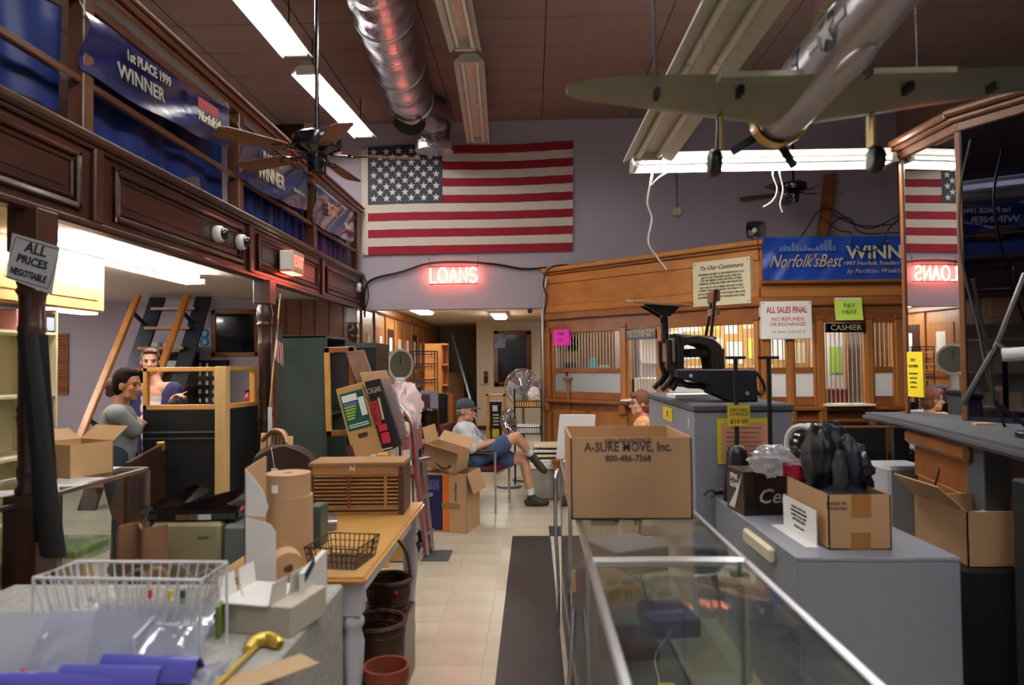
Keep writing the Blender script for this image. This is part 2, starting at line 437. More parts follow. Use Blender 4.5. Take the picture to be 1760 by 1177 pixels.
# ---- mezzanine
ms = struct(MB().box(-7.2, XF - .06, -3.6, YB, 2.52, 2.8).build('floor_mezzanine', mat('mezzanine_underside', (206, 196, 186), .8)))
ZB, ZT = 2.34, 2.86
fa = struct(MB().box(XF - .06, XF, -3.6, YB, ZB + .02, ZT - .02).build('trim_1', m_mahog))
MB().box(XF - .02, XF + .05, -3.6, YB, ZT - .06, ZT).build('top_moulding', m_mahog, fa, bevel=.018)
MB().box(XF, XF + .028, -3.6, YB, ZT - .085, ZT - .06).build('cove_moulding', m_mahog, fa, bevel=.01)
MB().box(XF - .06, XF + .03, -3.6, YB, ZB, ZB + .045).build('bottom_moulding', m_mahog, fa, bevel=.012)
segs = [-3.2, -.9, 1.75, 3.79, 5.87, 7.88, YB]
for y0, y1 in zip(segs[:-1], segs[1:]):
    MB().box(XF, XF + .03, y1 - .1, y1 - .02 if y1 < YB else y1, ZB + .04, ZT - .07).build('pilaster', m_mahogz, fa, bevel=.008)
    a0, a1, b0, b1 = y0 + .1, y1 - .2, ZB + .085, ZT - .125
    for q, wdt in ((0, .035), (.05, .02)):
        fr = MB(); x1 = XF + (.026 if q == 0 else .014)
        fr.box(XF, x1, a0 + q, a1 - q, b0 + q, b0 + q + wdt); fr.box(XF, x1, a0 + q, a1 - q, b1 - q - wdt, b1 - q)
        fr.box(XF, x1, a0 + q, a0 + q + wdt, b0 + q, b1 - q); fr.box(XF, x1, a1 - q - wdt, a1 - q, b0 + q, b1 - q)
        fr.build('panel_moulding', m_mahog, fa, bevel=.009)
    MB().box(XF, XF + .006, a0 + .1, a1 - .1, b0 + .1, b1 - .1).build('panel', m_mahog, fa, bevel=.004)
# railing
rl = thing('balcony_railing', 'brown wooden balcony railing along the mezzanine edge', 'railing', (XF - .03, 0, ZT - .01))
posts = [-2.2, -.1, 1.75, 3.65, 5.62, 7.57, 9.45]
for y in posts:
    MB().box(XF - .075, XF + .015, y - .045, y + .045, ZT - .01, 3.7).build('post', m_railz, rl, bevel=.006, world=True)
tr = MB(); tr.box(XF - .1, XF + .05, -3.5, 9.62, 3.70, 3.745); tr.box(XF - .07, XF + .02, -3.5, 9.6, 3.66, 3.70); tr.box(XF - .03, XF + .07, -3.5, 9.62, 3.745, 3.775)
tr.build('top_rail', m_rail, rl, bevel=.008, world=True)
for y0, y1 in zip(posts[:-1], posts[1:]):
    MB().box(XF - .045, XF - .005, y0 + .045, y1 - .045, 3.55, 3.6).build('upper_rail', m_rail, rl, bevel=.006, world=True)
    MB().box(XF - .045, XF, y0 + .045, y1 - .045, 3.11, 3.15).build('middle_rail', m_rail, rl, bevel=.006, world=True)
# blue curtains behind the rails, one per bay
labs = ['blue plastic curtain behind the railing bay next to the open street end', 'torn blue plastic curtain behind the railing bay with the long glossy banner', 'blue pleated curtain behind the railing bay with the 2000 winner banner', 'blue pleated curtain in the railing bay against the flag wall']
bays = list(zip(posts[2:-1], posts[3:]))
for k, (y0, y1) in enumerate(bays):
    amp = .012 if k < 2 else .02; fq = 9 if k < 2 else 26
    def cf(u, v, y0=y0, y1=y1, amp=amp, fq=fq, k=k):
        y = y0 + .05 + (y1 - y0 - .1) * u
        zb = ZT - .005
        if k == 1 and .58 < u < .97: zb += .16 * math.sin((u - .58) / .39 * math.pi) * (1 if u < .8 else .55)
        if k == 0 and u > .75: zb += .1
        z = zb + (3.52 - zb) * v
        return (XF - .125 + amp * math.sin(fq * y) + .008 * math.sin(fq * 2.3 * y + 2 * v), y, z)
    solo(MB().grid(cf, 90, 10), 'blue_curtain', m_curtain, labs[k], 'curtain', 'blue curtains on the balcony', smooth=True, thick=.003)
# brown boarding on the back wall between the columns
g0 = W(470, 540, YB).x
tb2 = struct(MB().box(g0, -2.55, YB - .02, YB, 0, 2.5).build('trim_2', wood('red_brown_boarding', (96, 52, 30), (128, 74, 44), 'Z', .4)))
for k in range(6): MB().box(g0 + k * .2, g0 + k * .2 + .19, YB - .035, YB - .02, 0, 2.5).build('board', wood('red_brown_boarding', (96, 52, 30), (128, 74, 44), 'Z', .4), tb2, bevel=.004)
# turned columns
def column(y, lab):
    t = thing('turned_column', lab, 'column', (XF, y, 0))
    MB().box(-.1, .1, -.1, .1, 0, .12).build('plinth', m_mahogz, t, bevel=.01)
    MB().box(-.08, .08, -.08, .08, .12, 1.0).build('pedestal', m_mahogz, t, bevel=.008)
    pr = [(.062, 1.0), (.066, 1.02), (.05, 1.05), (.058, 1.09), (.06, 1.12), (.052, 1.14), (.056, 1.3), (.058, 1.34), (.062, 1.36), (.056, 1.38), (.062, 1.4), (.056, 1.42), (.055, 1.5),
          (.058, 1.72), (.062, 1.74), (.056, 1.76), (.062, 1.78), (.056, 1.8), (.054, 1.9), (.058, 1.94), (.07, 1.96), (.06, 1.98), (.066, 2.0), (.074, 2.05), (.066, 2.1), (.058, 2.12), (.06, 2.14)]
    MB().lathe(pr, 24).build('shaft', m_mahogz, t, smooth=True)
    MB().box(-.075, .075, -.075, .075, 2.14, ZB + .01).build('capital', m_mahogz, t, bevel=.006)
column(3.26, 'dark turned wooden column carrying the hand-lettered prices sign')
column(6.15, 'dark turned wooden column beside the small stick flag')
column(9.2, 'dark turned wooden column at the flag wall under the mezzanine')
# ================================================================== FLUORESCENT FIXTURES
def fixture(name, lab, p0, p1, wid=.3, lit=True, deep=.09, hang=None, halves=2, grp=None, ntube=2):
    p0 = Vector(p0); p1 = Vector(p1); Ln = (p1 - p0).length
    mid = (p0 + p1) / 2; ang = math.atan2(p1.y - p0.y, p1.x - p0.x)
    t = thing(name, lab, 'light', mid, ang, grp)
    h = Ln / 2; em = m_enamel if lit else m_enameld
    # sloped reflector wings open at the bottom + spine
    rf = MB(); ns = 8
    prof = [(-wid / 2, -deep), (-wid / 2 + .01, -deep + .004), (-wid * .2, -.012), (wid * .2, -.012), (wid / 2 - .01, -deep + .004), (wid / 2, -deep), (wid / 2, -deep + .012), (wid * .22, 0.004), (-wid * .22, .004), (-wid / 2, -deep + .012)]
    n = len(prof); vs = [(x, y, z) for x in (-h, h) for y, z in prof]
    rf.add(vs, [tuple(range(n)), tuple(range(n, 2 * n))[::-1]] + [(i, (i + 1) % n, n + (i + 1) % n, n + i) for i in range(n)])
    rf.build('reflector', em, t)
    MB().box(-h + .02, h - .02, -.045, .045, 0, .05).build('ballast_channel', em, t, bevel=.005)
    ys = [(-.07 + .14 * i / (ntube - 1)) if ntube > 1 else 0 for i in range(ntube)]
    for y in ys:
        for q in range(halves):
            a = -h + .05 + (Ln - .1) * q / halves; b = -h + .05 + (Ln - .1) * (q + 1) / halves
            MB().cyl((a + .012, y, -deep * .62), (b - .012, y, -deep * .62), .019, n=10).build('tube', m_tubeon if lit else m_tubeoff, t, smooth=True)
    for x in (-h + .03, h - .03):
        MB().box(x - .018, x + .018, -.1, .1, -deep + .005, 0).build('lamp_holder', em, t, bevel=.004)
    for x in (-h * .8, h * .8):
        MB().cyl((x, 0, .045), (x, 0, (hang if hang else ZC) - mid.z), .006, n=6).build('hanger_rod', m_matblk, t)
    return t
zf = 4.62
def px_fix(n0, n1, z): return WZ(*n0, z), WZ(*n1, z)
a, b = px_fix((628, 226), (524, 112), zf)
fixture('fluorescent_fixture', 'lit white strip light hanging over the balcony banners beside the ceiling fan rod', (a.x, a.y, zf), (b.x, b.y, zf), .3)
a = WZ(512, 84, zf)
fixture('fluorescent_fixture', 'lit white strip light hanging end to end with the one over the banners', (a.x, a.y, zf), (a.x - .03, a.y - 2.4, zf), .3)
a, b = px_fix((822, 236), (806, 92), zf)
fixture('fluorescent_fixture', 'unlit strip light with bare tubes hanging in front of the flag beside the foil duct', (a.x, a.y, zf), (b.x, b.y, zf), .3, lit=False)
b = WZ(800, 74, zf)
fixture('fluorescent_fixture', 'unlit strip light with louvered wings hanging beside the foil duct, farther from the flag', (b.x, b.y, zf), (b.x - .02, b.y - 2.4, zf), .3, lit=False)
# the low dusty fixture and the lit one at its end
zl = 3.08
a = WZ(1112, 262, zl)
fixture('fluorescent_fixture', 'dusty unlit strip light hanging low beside the model aeroplane', (a.x, a.y, zl), (a.x + .04, a.y - 3.2, zl), .34, lit=False, deep=.07)
YL = 5.2
a = W(1085, 292, YL); 
fixture('fluorescent_fixture', 'bare lit strip light running crosswise below the dusty one to the mirror', (a.x, YL, a.z + .07), (W(1538, 286, YL).x - .02, YL, a.z + .07), .2, deep=.07, ntube=3)
# unseen strip lights added overhead as fill for the front of the shop
for x, y, w in ((-.3, 1.7, ''), (1.75, .6, ''), (-.3, -1.2, ''), (.3, 4.3, '')):
    fixture('fluorescent_fixture', 'unseen lit strip light added overhead to fill the front of the shop', (x, y - 1.2, zf), (x, y + 1.2, zf), .3, grp='added fill strip lights')
# under the mezzanine
p0 = WZ(60, 410, 2.46); p1 = WZ(338, 482, 2.46)
fixture('fluorescent_fixture', 'lit strip light under the mezzanine above the ladder stair', (p0.x, p0.y, 2.47), (p1.x, p1.y, 2.47), .18, hang=2.53, deep=.06)
fixture('fluorescent_fixture', 'lit strip light added out of view behind the oak cabinet to light the walls under the mezzanine', (-6.0, 6.2, 2.47), (-6.0, 8.4, 2.47), .18, hang=2.53, deep=.06)  # added lamp, hidden by the cabinet, brightens the side and back walls
# inside the cashier booth
for q, (x, y) in enumerate(((1.9, 9.0), (3.2, 8.6))):
    fixture('fluorescent_fixture', 'lit strip light inside the wooden cashier booth', (x - .6, y, 2.62), (x + .6, y, 2.62), .3, hang=2.78, grp='booth strip lights', halves=1)
# ================================================================== CASHIER BOOTH
TX = frame((0, 0, 0), (1, 0, 0), (0, 0, 1))          # text upright, facing local -Y
def at(x, y, z): return Matrix.Translation((x, y, z)) @ TX
class Face:
    """a vertical face given by two ground points; local x along it, -y towards the viewer"""
    def __init__(s, A, B):
        s.A = Vector((A[0], A[1], 0)); s.d = Vector((B[0] - A[0], B[1] - A[1], 0)); s.L = s.d.length; s.d.normalize()
        s.n = Vector((-s.d.y, s.d.x, 0)); s.rz = math.atan2(s.d.y, s.d.x)
        s.M = frame(s.A, s.d, s.n)
    def hit(s, u, v, off=0.0):
        d = ray(u, v); A = s.A - s.n * off
        t = A.dot(s.n) / d.dot(s.n); p = Vector((0, 0, CAMZ)) + d * t
        return (p - A).dot(s.d), p.z
    def pt(s, x, y, z): return s.M @ Vector((x, y, z))
def sign(face, name, lab, cat, rect, m, lines=(), off=.012, thick=.008, group=None, bev=.002):
    """rect = pixel corners (u0,v0,u1,v1) projected on the face; text lines: (str, size, fx, fz, mat, kwargs)"""
    x0, z1 = face.hit(rect[0], rect[1], off); x1, z0 = face.hit(rect[2], rect[3], off)
    c = face.pt((x0 + x1) / 2, -off, z0)
    t = thing(name, lab, cat, c, face.rz, group)
    w, h = (x1 - x0), (z1 - z0)
    MB().box(-w / 2, w / 2, -thick, off, 0, h).build('board', m, t, bevel=bev)
    for s_, sz, fx, fz, mm, kw in lines:
        text(s_, sz * h, mm, t, at(fx * w, -thick - .001, fz * h), **kw)
    return t, w, h
A1 = (0.2, YB); pB = W(1305, 412, 7.6); B1 = (pB.x, 7.6)
f1 = Face(A1, B1); f2 = Face(B1, (4.7, 7.6))
bt = thing('cashier_booth', 'golden oak cashier booth with barred teller windows', 'booth', (2.4, 8.9, 0))
zt = (f1.hit(950, 461)[1] + f1.hit(1300, 413)[1]) / 2
def bbox(name, f, x0, x1, y0, y1, z0, z1, m, bev=.006):
    return MB().box(x0, x1, y0, y1, z0, z1, f.M).build(name, m, bt, bevel=bev, world=True)
for f in (f1, f2):
    L = f.L; e = .02
    bbox('crown', f, -.03, L + e, -.09, .05, zt - .06, zt, m_oakx, .012)
    bbox('cornice_cove', f, -.02, L + e, -.06, .05, zt - .1, zt - .06, m_oakd, .012)
    bbox('frieze_board', f, 0, L, -.03, .05, zt - .22, zt - .1, m_oakx)
    bbox('frieze_panel', f, 0, L, -.015, .05, zt - .52, zt - .22, m_oakx)
    bbox('frieze_rail', f, 0, L, -.035, .05, zt - .62, zt - .52, m_oakx)
    bbox('architrave', f, -.02, L + e, -.07, .05, zt - .72, zt - .62, m_oakd, .014)
    bbox('header', f, 0, L, -.02, .05, 1.99, zt - .72, m_oakd)
    bbox('ledge', f, -.02, L + e, -.09, .05, 1.05, 1.1, m_oakd, .012)
    bbox('lower_board', f, 0, L, 0, .05, 0.0, 1.05, m_oakd)
    k = 0; x = .1
    while x + .5 < L:
        bbox('lower_panel', f, x, x + .55, -.02, .0, .2, .95, m_oakz, .012); x += .66
mb_bar = mat('brass_bar', (196, 190, 160), .3, metal=.7)
m_frost = glass('frosted_glass', (.9, .92, .92), .25, 1.5, milk=.55, milk_rgb=(226, 230, 232), bump=.6, bscale=60)
def bay(f, u0, u1, v, nb, z0=1.2, zm=1.455, zt_=1.99, frost=True):
    x0 = f.hit(u0, v)[0]; x1 = f.hit(u1, v)[0]
    bbox('sash_stile', f, x0 - .03, x0, -.015, .035, 1.1, zt_, m_oakz); bbox('sash_stile', f, x1, x1 + .03, -.015, .035, 1.1, zt_, m_oakz)
    if frost:
        bbox('sash_rail', f, x0, x1, -.015, .035, zm, zm + .06, m_oakd)
        bbox('sash_rail', f, x0, x1, -.015, .035, 1.1, z0, m_oakd)
        bbox('frosted_pane', f, x0, x1, .008, .014, z0, zm, m_frost, 0)
        zb = zm + .06
    else: zb = 1.1
    for i in range(nb):
        x = x0 + (x1 - x0) * (i + .5) / nb
        MB().cyl(f.pt(x, .012, zb), f.pt(x, .012, zt_), .006, n=6).build('bar', mb_bar, bt, world=True)
    return x0, x1
def post(f, u0, u1, v, name='pilaster'):
    x0 = f.hit(u0, v)[0]; x1 = f.hit(u1, v)[0]
    bbox(name, f, x0, x1, -.04, .05, .0, 2.06, m_oakz)
    bbox('pilaster_cap', f, x0 - .012, x1 + .012, -.055, .04, 2.02, 2.07, m_oakd)
    bbox('bracket', f, x0 - .01, x1 + .01, -.1, 0, .92, 1.05, m_oakd, .02)
post(f1, 938, 947, 600)
bay(f1, 953, 1066, 600, 22)
post(f1, 1069, 1078, 600)
bay(f1, 1081, 1129, 600, 9, frost=False)
post(f1, 1132, 1145, 600)
bay(f1, 1148, 1296, 600, 20)
post(f1, 1298, 1306, 600)
post(f2, 1307, 1321, 600)
bay(f2, 1325, 1350, 600, 3); post(f2, 1353, 1362, 600); bay(f2, 1366, 1397, 600, 4)
post(f2, 1402, 1414, 600)
bay(f2, 1417, 1484, 600, 9, frost=False)
post(f2, 1487, 1498, 600)
bay(f2, 1502, 1533, 600, 4)
post(f2, 1537, 1549, 600)
for f, u0, u1 in ((f1, 1078, 1134), (f2, 1412, 1494)):       # pale money ledges
    x0 = f.hit(u0, 690)[0]; x1 = f.hit(u1, 690)[0]
    bbox('money_ledge', f, x0, x1, -.16, .1, 1.1, 1.125, mat('pale_ledge', (236, 226, 204), .5))
for f, u0, u1, v0, v1, s in ((f1, 1080, 1131, 568, 582, 'LOANS'), (f2, 1416, 1485, 556, 571, 'CASHIER')):
    x0, z1 = f.hit(u0, v0); x1, z0 = f.hit(u1, v1)
    o = bbox('name_plate', f, x0, x1, -.05, -.015, z0, z1, m_blackg, .004)
    text(s, (z1 - z0) * .85, m_gold, o, f.M @ at((x0 + x1) / 2, -.052, (z0 + z1) / 2), world=True, bold=.0005)
# booth roof and end
g = MB(); g.prism([(A1[0], YB - .01), (B1[0], B1[1] + .06), (4.68, 7.66), (4.68, YB - .01)], .03, Matrix.Translation((0, 0, 2.76))); g.build('roof', m_oakd, bt, world=True)
bbox('end_board', Face((4.7, 7.6), (4.7, YB)), 0, 2.05, 0, .04, 0, zt, m_oakd)
# strip of booth along the passage
pw2 = Face((0.2, YE - .1), (0.2, YB))
MB().box(0, pw2.L, 0, .05, 0, zp, pw2.M).build('side_wall', m_oakz, bt, world=True)
for k in range(6):
    x = .5 + k * 1.1
    MB().box(x, x + .12, -.03, 0, 0, zp, pw2.M).build('side_stile', m_oakd, bt, bevel=.006, world=True)
# conduit up the booth corner
c = solo(MB().tube([(.14, YB - .06, 0), (.14, YB - .06, 2.3), (.17, YB - .06, 2.6), (.2, YB - .06, 2.75)], .018, 8), 'conduit_pipe', m_alu, 'grey conduit pipe up the corner of the wooden booth', 'pipe', smooth=True)
# ---- inside the booth
nb = solo(MB().box(1.9, 4.2, YB - .03, YB - .002, 1.2, 2.3), 'cork_board', mat('cork', (196, 150, 84), .9, var=.15, scale=60), 'cork notice board full of papers on the wall inside the booth', 'board', bevel=.004)
ph = [(2.0, 2.0, .3, .24), (2.35, 2.02, .22, .2), (2.62, 1.96, .2, .28), (2.88, 2.03, .3, .2), (3.24, 2.0, .22, .24), (3.5, 1.95, .2, .3), (2.05, 1.62, .22, .3), (2.34, 1.66, .26, .24), (2.66, 1.55, .22, .3), (2.95, 1.62, .2, .28), (3.2, 1.6, .26, .3), (3.52, 1.55, .24, .28), (2.1, 1.28, .3, .24), (2.5, 1.26, .22, .2), (3.0, 1.27, .28, .26), (3.4, 1.26, .22, .2)]
for i, (x, z, w, h) in enumerate(ph):
    cm, cn = [(m_paper, 'white'), (mat('yellow_paper', (236, 220, 96), .8), 'yellow'), (m_paper, 'white'), (mat('cream_paper', (232, 222, 190), .8), 'cream')][i % 4]
    solo(MB().box(x, x + w, YB - .036, YB - .03, z, z + h), 'pinned_sheet', cm, '%s paper sheet pinned to the cork board inside the booth' % cn, 'paper', '%s sheets on the cork board' % cn)
def shelf_unit(name, lab, x, y, w, d, h, n, m, rz=0):
    t = thing(name, lab, 'shelf', (x, y, 0), rz)
    for q in (-w / 2, w / 2 - .02): MB().box(q, q + .02, -d / 2, d / 2, 0, h).build('side_panel', m, t)
    for k in range(n): z = .06 + k * (h - .08) / (n - 1); MB().box(-w / 2, w / 2, -d / 2, d / 2, z - .02, z).build('shelf_board', m, t)
    MB().box(-w / 2, w / 2, d / 2 - .01, d / 2, 0, h).build('back_panel', m, t)
    return t
shelf_unit('white_shelf', 'white shelf unit inside the booth behind the loans window', 1.72, 9.5, .6, .28, 2.0, 6, m_white)
dk = thing('teller_desk', 'cream teller desk inside the booth behind the barred windows', 'desk', (1.72, 8.7, 0), f1.rz)
MB().box(-.72, .72, -.22, .22, .98, 1.02).build('desk_top', m_beige, dk); 
for q in (-.68, .62): MB().box(q, q + .05, -.2, .2, 0, .98).build('leg', m_beige, dk)
def clutter(lab, nm, p, s, m, rz=0, cat='box', bev=.01):
    return solo(MB().box(-s[0] / 2, s[0] / 2, -s[1] / 2, s[1] / 2, 0, s[2], Matrix.Translation(p) @ Matrix.Rotation(rz, 4, 'Z')), nm, m, lab, cat, bevel=bev)
rr = dk.rotation_euler.z
def onf1(s, d, z): return f1.pt(s, d, z)
us = thing('teller_shelf', 'dark wall shelf above the teller desk behind the left barred window', 'shelf', (.75, YB - .16, 0))
MB().box(-.35, .35, -.14, .14, 1.36, 1.39).build('shelf_board', m_oakd, us)
for q in (-.3, .28): MB().box(q, q + .03, -.14, .14, 0, 1.36).build('support', m_oakd, us)
MB().box(-.38, .38, .14, .155, 1.0, 2.1).build('back_board', wood('booth_back', (86, 58, 40), (120, 84, 58), 'Z', .5), us)
for x, s_, m, nm, lb in ((.5, (.14, .14, .2), m_black, 'black_clock', 'round-cornered black clock on the teller shelf'), (.66, (.12, .1, .12), m_whitecard, 'white_carton', 'small white carton on the teller shelf beside the black clock'), (.8, (.1, .1, .26), mat('teal_plastic', (70, 130, 150), .4), 'teal_flask', 'tall teal flask on the teller shelf'), (.95, (.16, .14, .16), m_steel, 'steel_canister', 'steel canister at the end of the teller shelf')):
    clutter(lb, nm, (x, YB - .16, 1.39), s_, m, .2, 'shelf goods', .02)
solo(MB().box(.46, .62, YB - .02, YB - .002, 1.75, 1.95), 'white_notice', m_paper, 'white notice on the dark boards behind the left barred window', 'notice')
clutter('black computer monitor on the teller desk behind the left barred window', 'computer_monitor', onf1(.95, .55, 1.02), (.4, .08, .34), m_black, f1.rz, 'monitor')
clutter('blue plastic folder tray on the teller desk beside the monitor', 'folder_tray', onf1(.6, .55, 1.02), (.28, .2, .2), mat('teal_plastic', (70, 130, 150), .4), f1.rz, 'tray')
clutter('white cash register on the teller desk behind the loans window', 'cash_register', onf1(1.35, .55, 1.02), (.38, .3, .36), m_whitecard, f1.rz, 'register')
clutter('cream paper stack on the teller desk end by the passage', 'paper_stack', onf1(.28, .55, 1.02), (.3, .24, .1), m_paper, f1.rz, 'paper')
clutter('yellow bucket on the booth floor behind the school desk', 'yellow_bucket', (2.3, 9.3, 0), (.4, .3, 1.5), mat('lime_yellow', (206, 214, 60), .5), 0, 'bucket', .05)
wdn = struct(MB().box(3.6, 4.05, 9.2, 9.25, 0, 2.1).build('door_1', mat('white_door', (226, 220, 222), .5)))
MB().box(3.57, 3.6, 9.19, 9.26, 0, 2.13).build('door_frame', m_oakz, wdn); MB().box(4.05, 4.08, 9.19, 9.26, 0, 2.13).build('door_frame', m_oakz, wdn)
MB().sphere((3.65, 9.17, 1.0), .03).build('door_knob', m_chrome, wdn, smooth=True)
solo(MB().box(3.84, 4.0, 9.185, 9.195, 1.42, 1.76), 'green_note', mat('lime_note', (160, 206, 80), .8), 'lime green notice taped on the white door inside the booth', 'note')
clutter('maroon strongbox with red lid behind the cashier bars', 'strongbox', (3.35, 8.15, 1.0), (.4, .3, .26), mat('maroon', (110, 30, 38), .5), 0, 'box')
tb = thing('counter_shelf', 'oak inner counter behind the cashier bars', 'counter', (3.3, 8.05, 0))
MB().box(-.9, .9, -.35, .35, .96, 1.0).build('counter_top', m_white, tb)
for q in (-.85, 0, .8): MB().box(q, q + .05, -.3, .3, 0, .96).build('support', m_oakz, tb)
# curled lamp on the inner counter
solo(MB().tube(crv([(3.02, 7.95, 1.0), (3.02, 7.95, 1.25), (3.04, 7.92, 1.36), (3.12, 7.9, 1.38), (3.16, 7.9, 1.31)]), .014, 8), 'bent_desk_lamp', mat('brass_grey', (130, 126, 110), .35, metal=.6), 'bent metal desk lamp behind the cashier bars', 'lamp', smooth=True)
# ---- signs on the booth
m_cream = mat('cream_signboard', (226, 216, 180), .6)
poem = ['THE FRIENDS WE MEET AT OUR WINDOW EACH DAY', 'ARE NOT JUST STRANGERS ALONG THEIR WAY', 'THEY ARE FRIENDS LOVERS, MOTHERS, FATHERS,', 'HUSBANDS, SISTERS, BROTHERS, AND DAUGHTERS...', "EACH ONE TO US IS A FRIEND WE'D LIKE TO KEEP", 'A FRIEND THAN ALL THE MONEY WAS APART TO US.', "SO STAY BY US AND WON'T YOU PLEASE COME AGAIN", 'AND REMEMBER OUR SERVICE WHENEVER AND WHILE.']
zz = [.70, .63, .565, .495, .41, .345, .265, .19]
t, w, h = sign(f1, 'verse_sign', 'cream painted verse sign headed To Our Customers on the booth frieze', 'sign', (1191, 452, 1291, 521), m_cream,
     [('To Our Customers', .13, 0, .84, m_ltx, dict(shear=.45, bold=.001))] + [(s, .062, 0, z, m_ltx, dict(shear=.25, bold=.0006, sx=.72)) for s, z in zip(poem, zz)], off=.075)
for sx in (-.46, .46):
    for sz in (.06, .94): MB().cyl((sx * w, -.012, sz * h), (sx * w, 0, sz * h), .008, n=8).build('screw', m_steel, t)
m_pink = mat('hot_pink_paper', (240, 60, 190), .8); m_lime = mat('lime_paper', (206, 236, 96), .8)
t, w, h = sign(f1, 'pink_paper_sign', 'hot pink FINE ART paper taped to the booth window corner', 'sign', (951, 567, 978, 593), m_pink, [('FINE', .26, 0, .72, m_ltx, dict(sx=.9)), ('ART', .26, 0, .34, m_ltx, dict(sx=.9))], off=.05, thick=.003)
t, w, h = sign(f2, 'final_sale_sign', 'white board lettered ALL SALES FINAL in red on the booth', 'sign', (1308, 518, 1396, 582), mat('white_signboard', (244, 240, 232), .5),
     [('ALL SALES FINAL', .23, 0, .76, m_red, dict(sx=.62, bold=.0015)), ('NO REFUNDS', .14, .02, .52, m_red, dict(sx=1.0, bold=.0002)), ('OR EXCHANGES', .14, .02, .385, m_red, dict(sx=.9, bold=.0002)), ('All Items Sold AS IS', .11, .02, .19, mat('pale_grey_ink', (160, 150, 148), .8), dict(shear=.3))], off=.085, bev=.006)
for sx in (-.46, .46): MB().cyl((sx * w, -.012, .94 * h), (sx * w, 0, .94 * h), .008, n=8).build('screw', m_steel, t)
# PAY HERE: lime sheet curling at the bottom
x0, z1 = f2.hit(1429, 516); x1, z0 = f2.hit(1475, 551)
t = thing('pay_here_paper', 'curling lime green PAY HERE paper above the cashier sign', 'sign', f2.pt((x0 + x1) / 2, -.08, z0), 0)
w, h = x1 - x0, z1 - z0
MB().grid(lambda u, v: ((u - .5) * w, -.03 * (1 - v) ** 2 + .012 * math.cos(u * 3.1), v * h), 10, 10).build('sheet', m_lime, t, smooth=True, thick=.002)
for s_, q_ in (('PAY', .7), ('HERE', .4)): text(s_, .3 * h, mat('olive_ink', (110, 130, 30), .8), t, at(0, -.022 - .012 * (1 - q_), h * q_))
MB().box(-w * .5, w * .5, -.006, .06, h, h + .018).build('tape', m_paper, t)
# blue banner over the cashier
x0, z1 = f2.hit(1305, 411); x1, z0 = f2.hit(1600, 480)
t = thing('winner_banner', 'royal blue vinyl winner banner hung on the booth above the cashier', 'banner', f2.pt((x0 + x1) / 2, -.1, z0), 0)
w, h = x1 - x0, z1 - z0
MB().grid(lambda u, v: ((u - .5) * w, .012 * math.sin(u * 23 + v * 5) * (1 - .4 * v) + .006 * math.sin(u * 47 - v * 9), v * h), 60, 14).build('vinyl_sheet', m_blue, t, smooth=True, thick=.002)
m_tan = mat('tan_print', (196, 170, 140), .5); m_cream2 = mat('pale_gold_print', (206, 198, 160), .5); m_skyl = mat('skyline_print', (92, 116, 178), .6)
u = lambda px: (px - 1452.5) / 295 * w
text("Norfolk'sBest", .42 * h, m_tan, t, at(u(1375), -.03, h * .42), shear=.5, bold=.001, sx=.7)
text('WINNER', .42 * h, m_cream2, t, at(u(1447), -.03, h * .6), align='LEFT', bold=.004, sx=1.05)
text("1997 Norfolk Readers' Choice", .13 * h, m_tan, t, at(u(1440), -.03, h * .36), align='LEFT', bold=.001, sx=1.1)
text('by Portfolio Weekly', .15 * h, m_tan, t, at(u(1446), -.03, h * .18), align='LEFT', shear=.3)
sk = MB()
for k, hh in enumerate((.1, .14, .12, .2, .16, .1, .14, .08, .06, .1, .16, .24, .26, .12)): sk.box(u(1332 + k * 7), u(1338 + k * 7), -.026, -.024, h * .66, h * (.66 + hh))
sk.build('skyline_print', m_skyl, t)
MB().box(-w / 2, w / 2, -.01, .07, -.03, 0).build('batten', m_oakd, t)
# horn speaker on the corner
p = f1.pt(f1.L - .02, 0, zt)
t = thing('horn_loudspeaker', 'grey square horn loudspeaker on the booth corner', 'speaker', (W(1298, 401, 7.55).x, 7.55, zt))
MB().grid(lambda a, b: ((a - .5) * .2, 0, (b - .5) * .17 + .09), 1, 1)
g = MB(); pr = [(.11, -.02), (.105, .0), (.05, .1), (.04, .16)]
vs = []
for r, y in pr:
    for k in range(16):
        a = 2 * math.pi * k / 16; q = (abs(math.cos(a)) ** 6 + abs(math.sin(a)) ** 6) ** (-1 / 6)
        vs.append((r * q * math.cos(a), y, .1 + r * .9 * q * math.sin(a)))
g.add(vs, [(i * 16 + k, i * 16 + (k + 1) % 16, (i + 1) * 16 + (k + 1) % 16, (i + 1) * 16 + k) for i in range(3) for k in range(16)])
g.build('horn', mat('grey_horn', (84, 80, 80), .5), t, smooth=True, thick=.006)
MB().sphere((0, .02, .1), (.03, .03, .03)).build('driver_cap', m_beige, t, smooth=True)
MB().box(-.02, .02, 0, .06, 0, .03).build('bracket', m_steel, t)
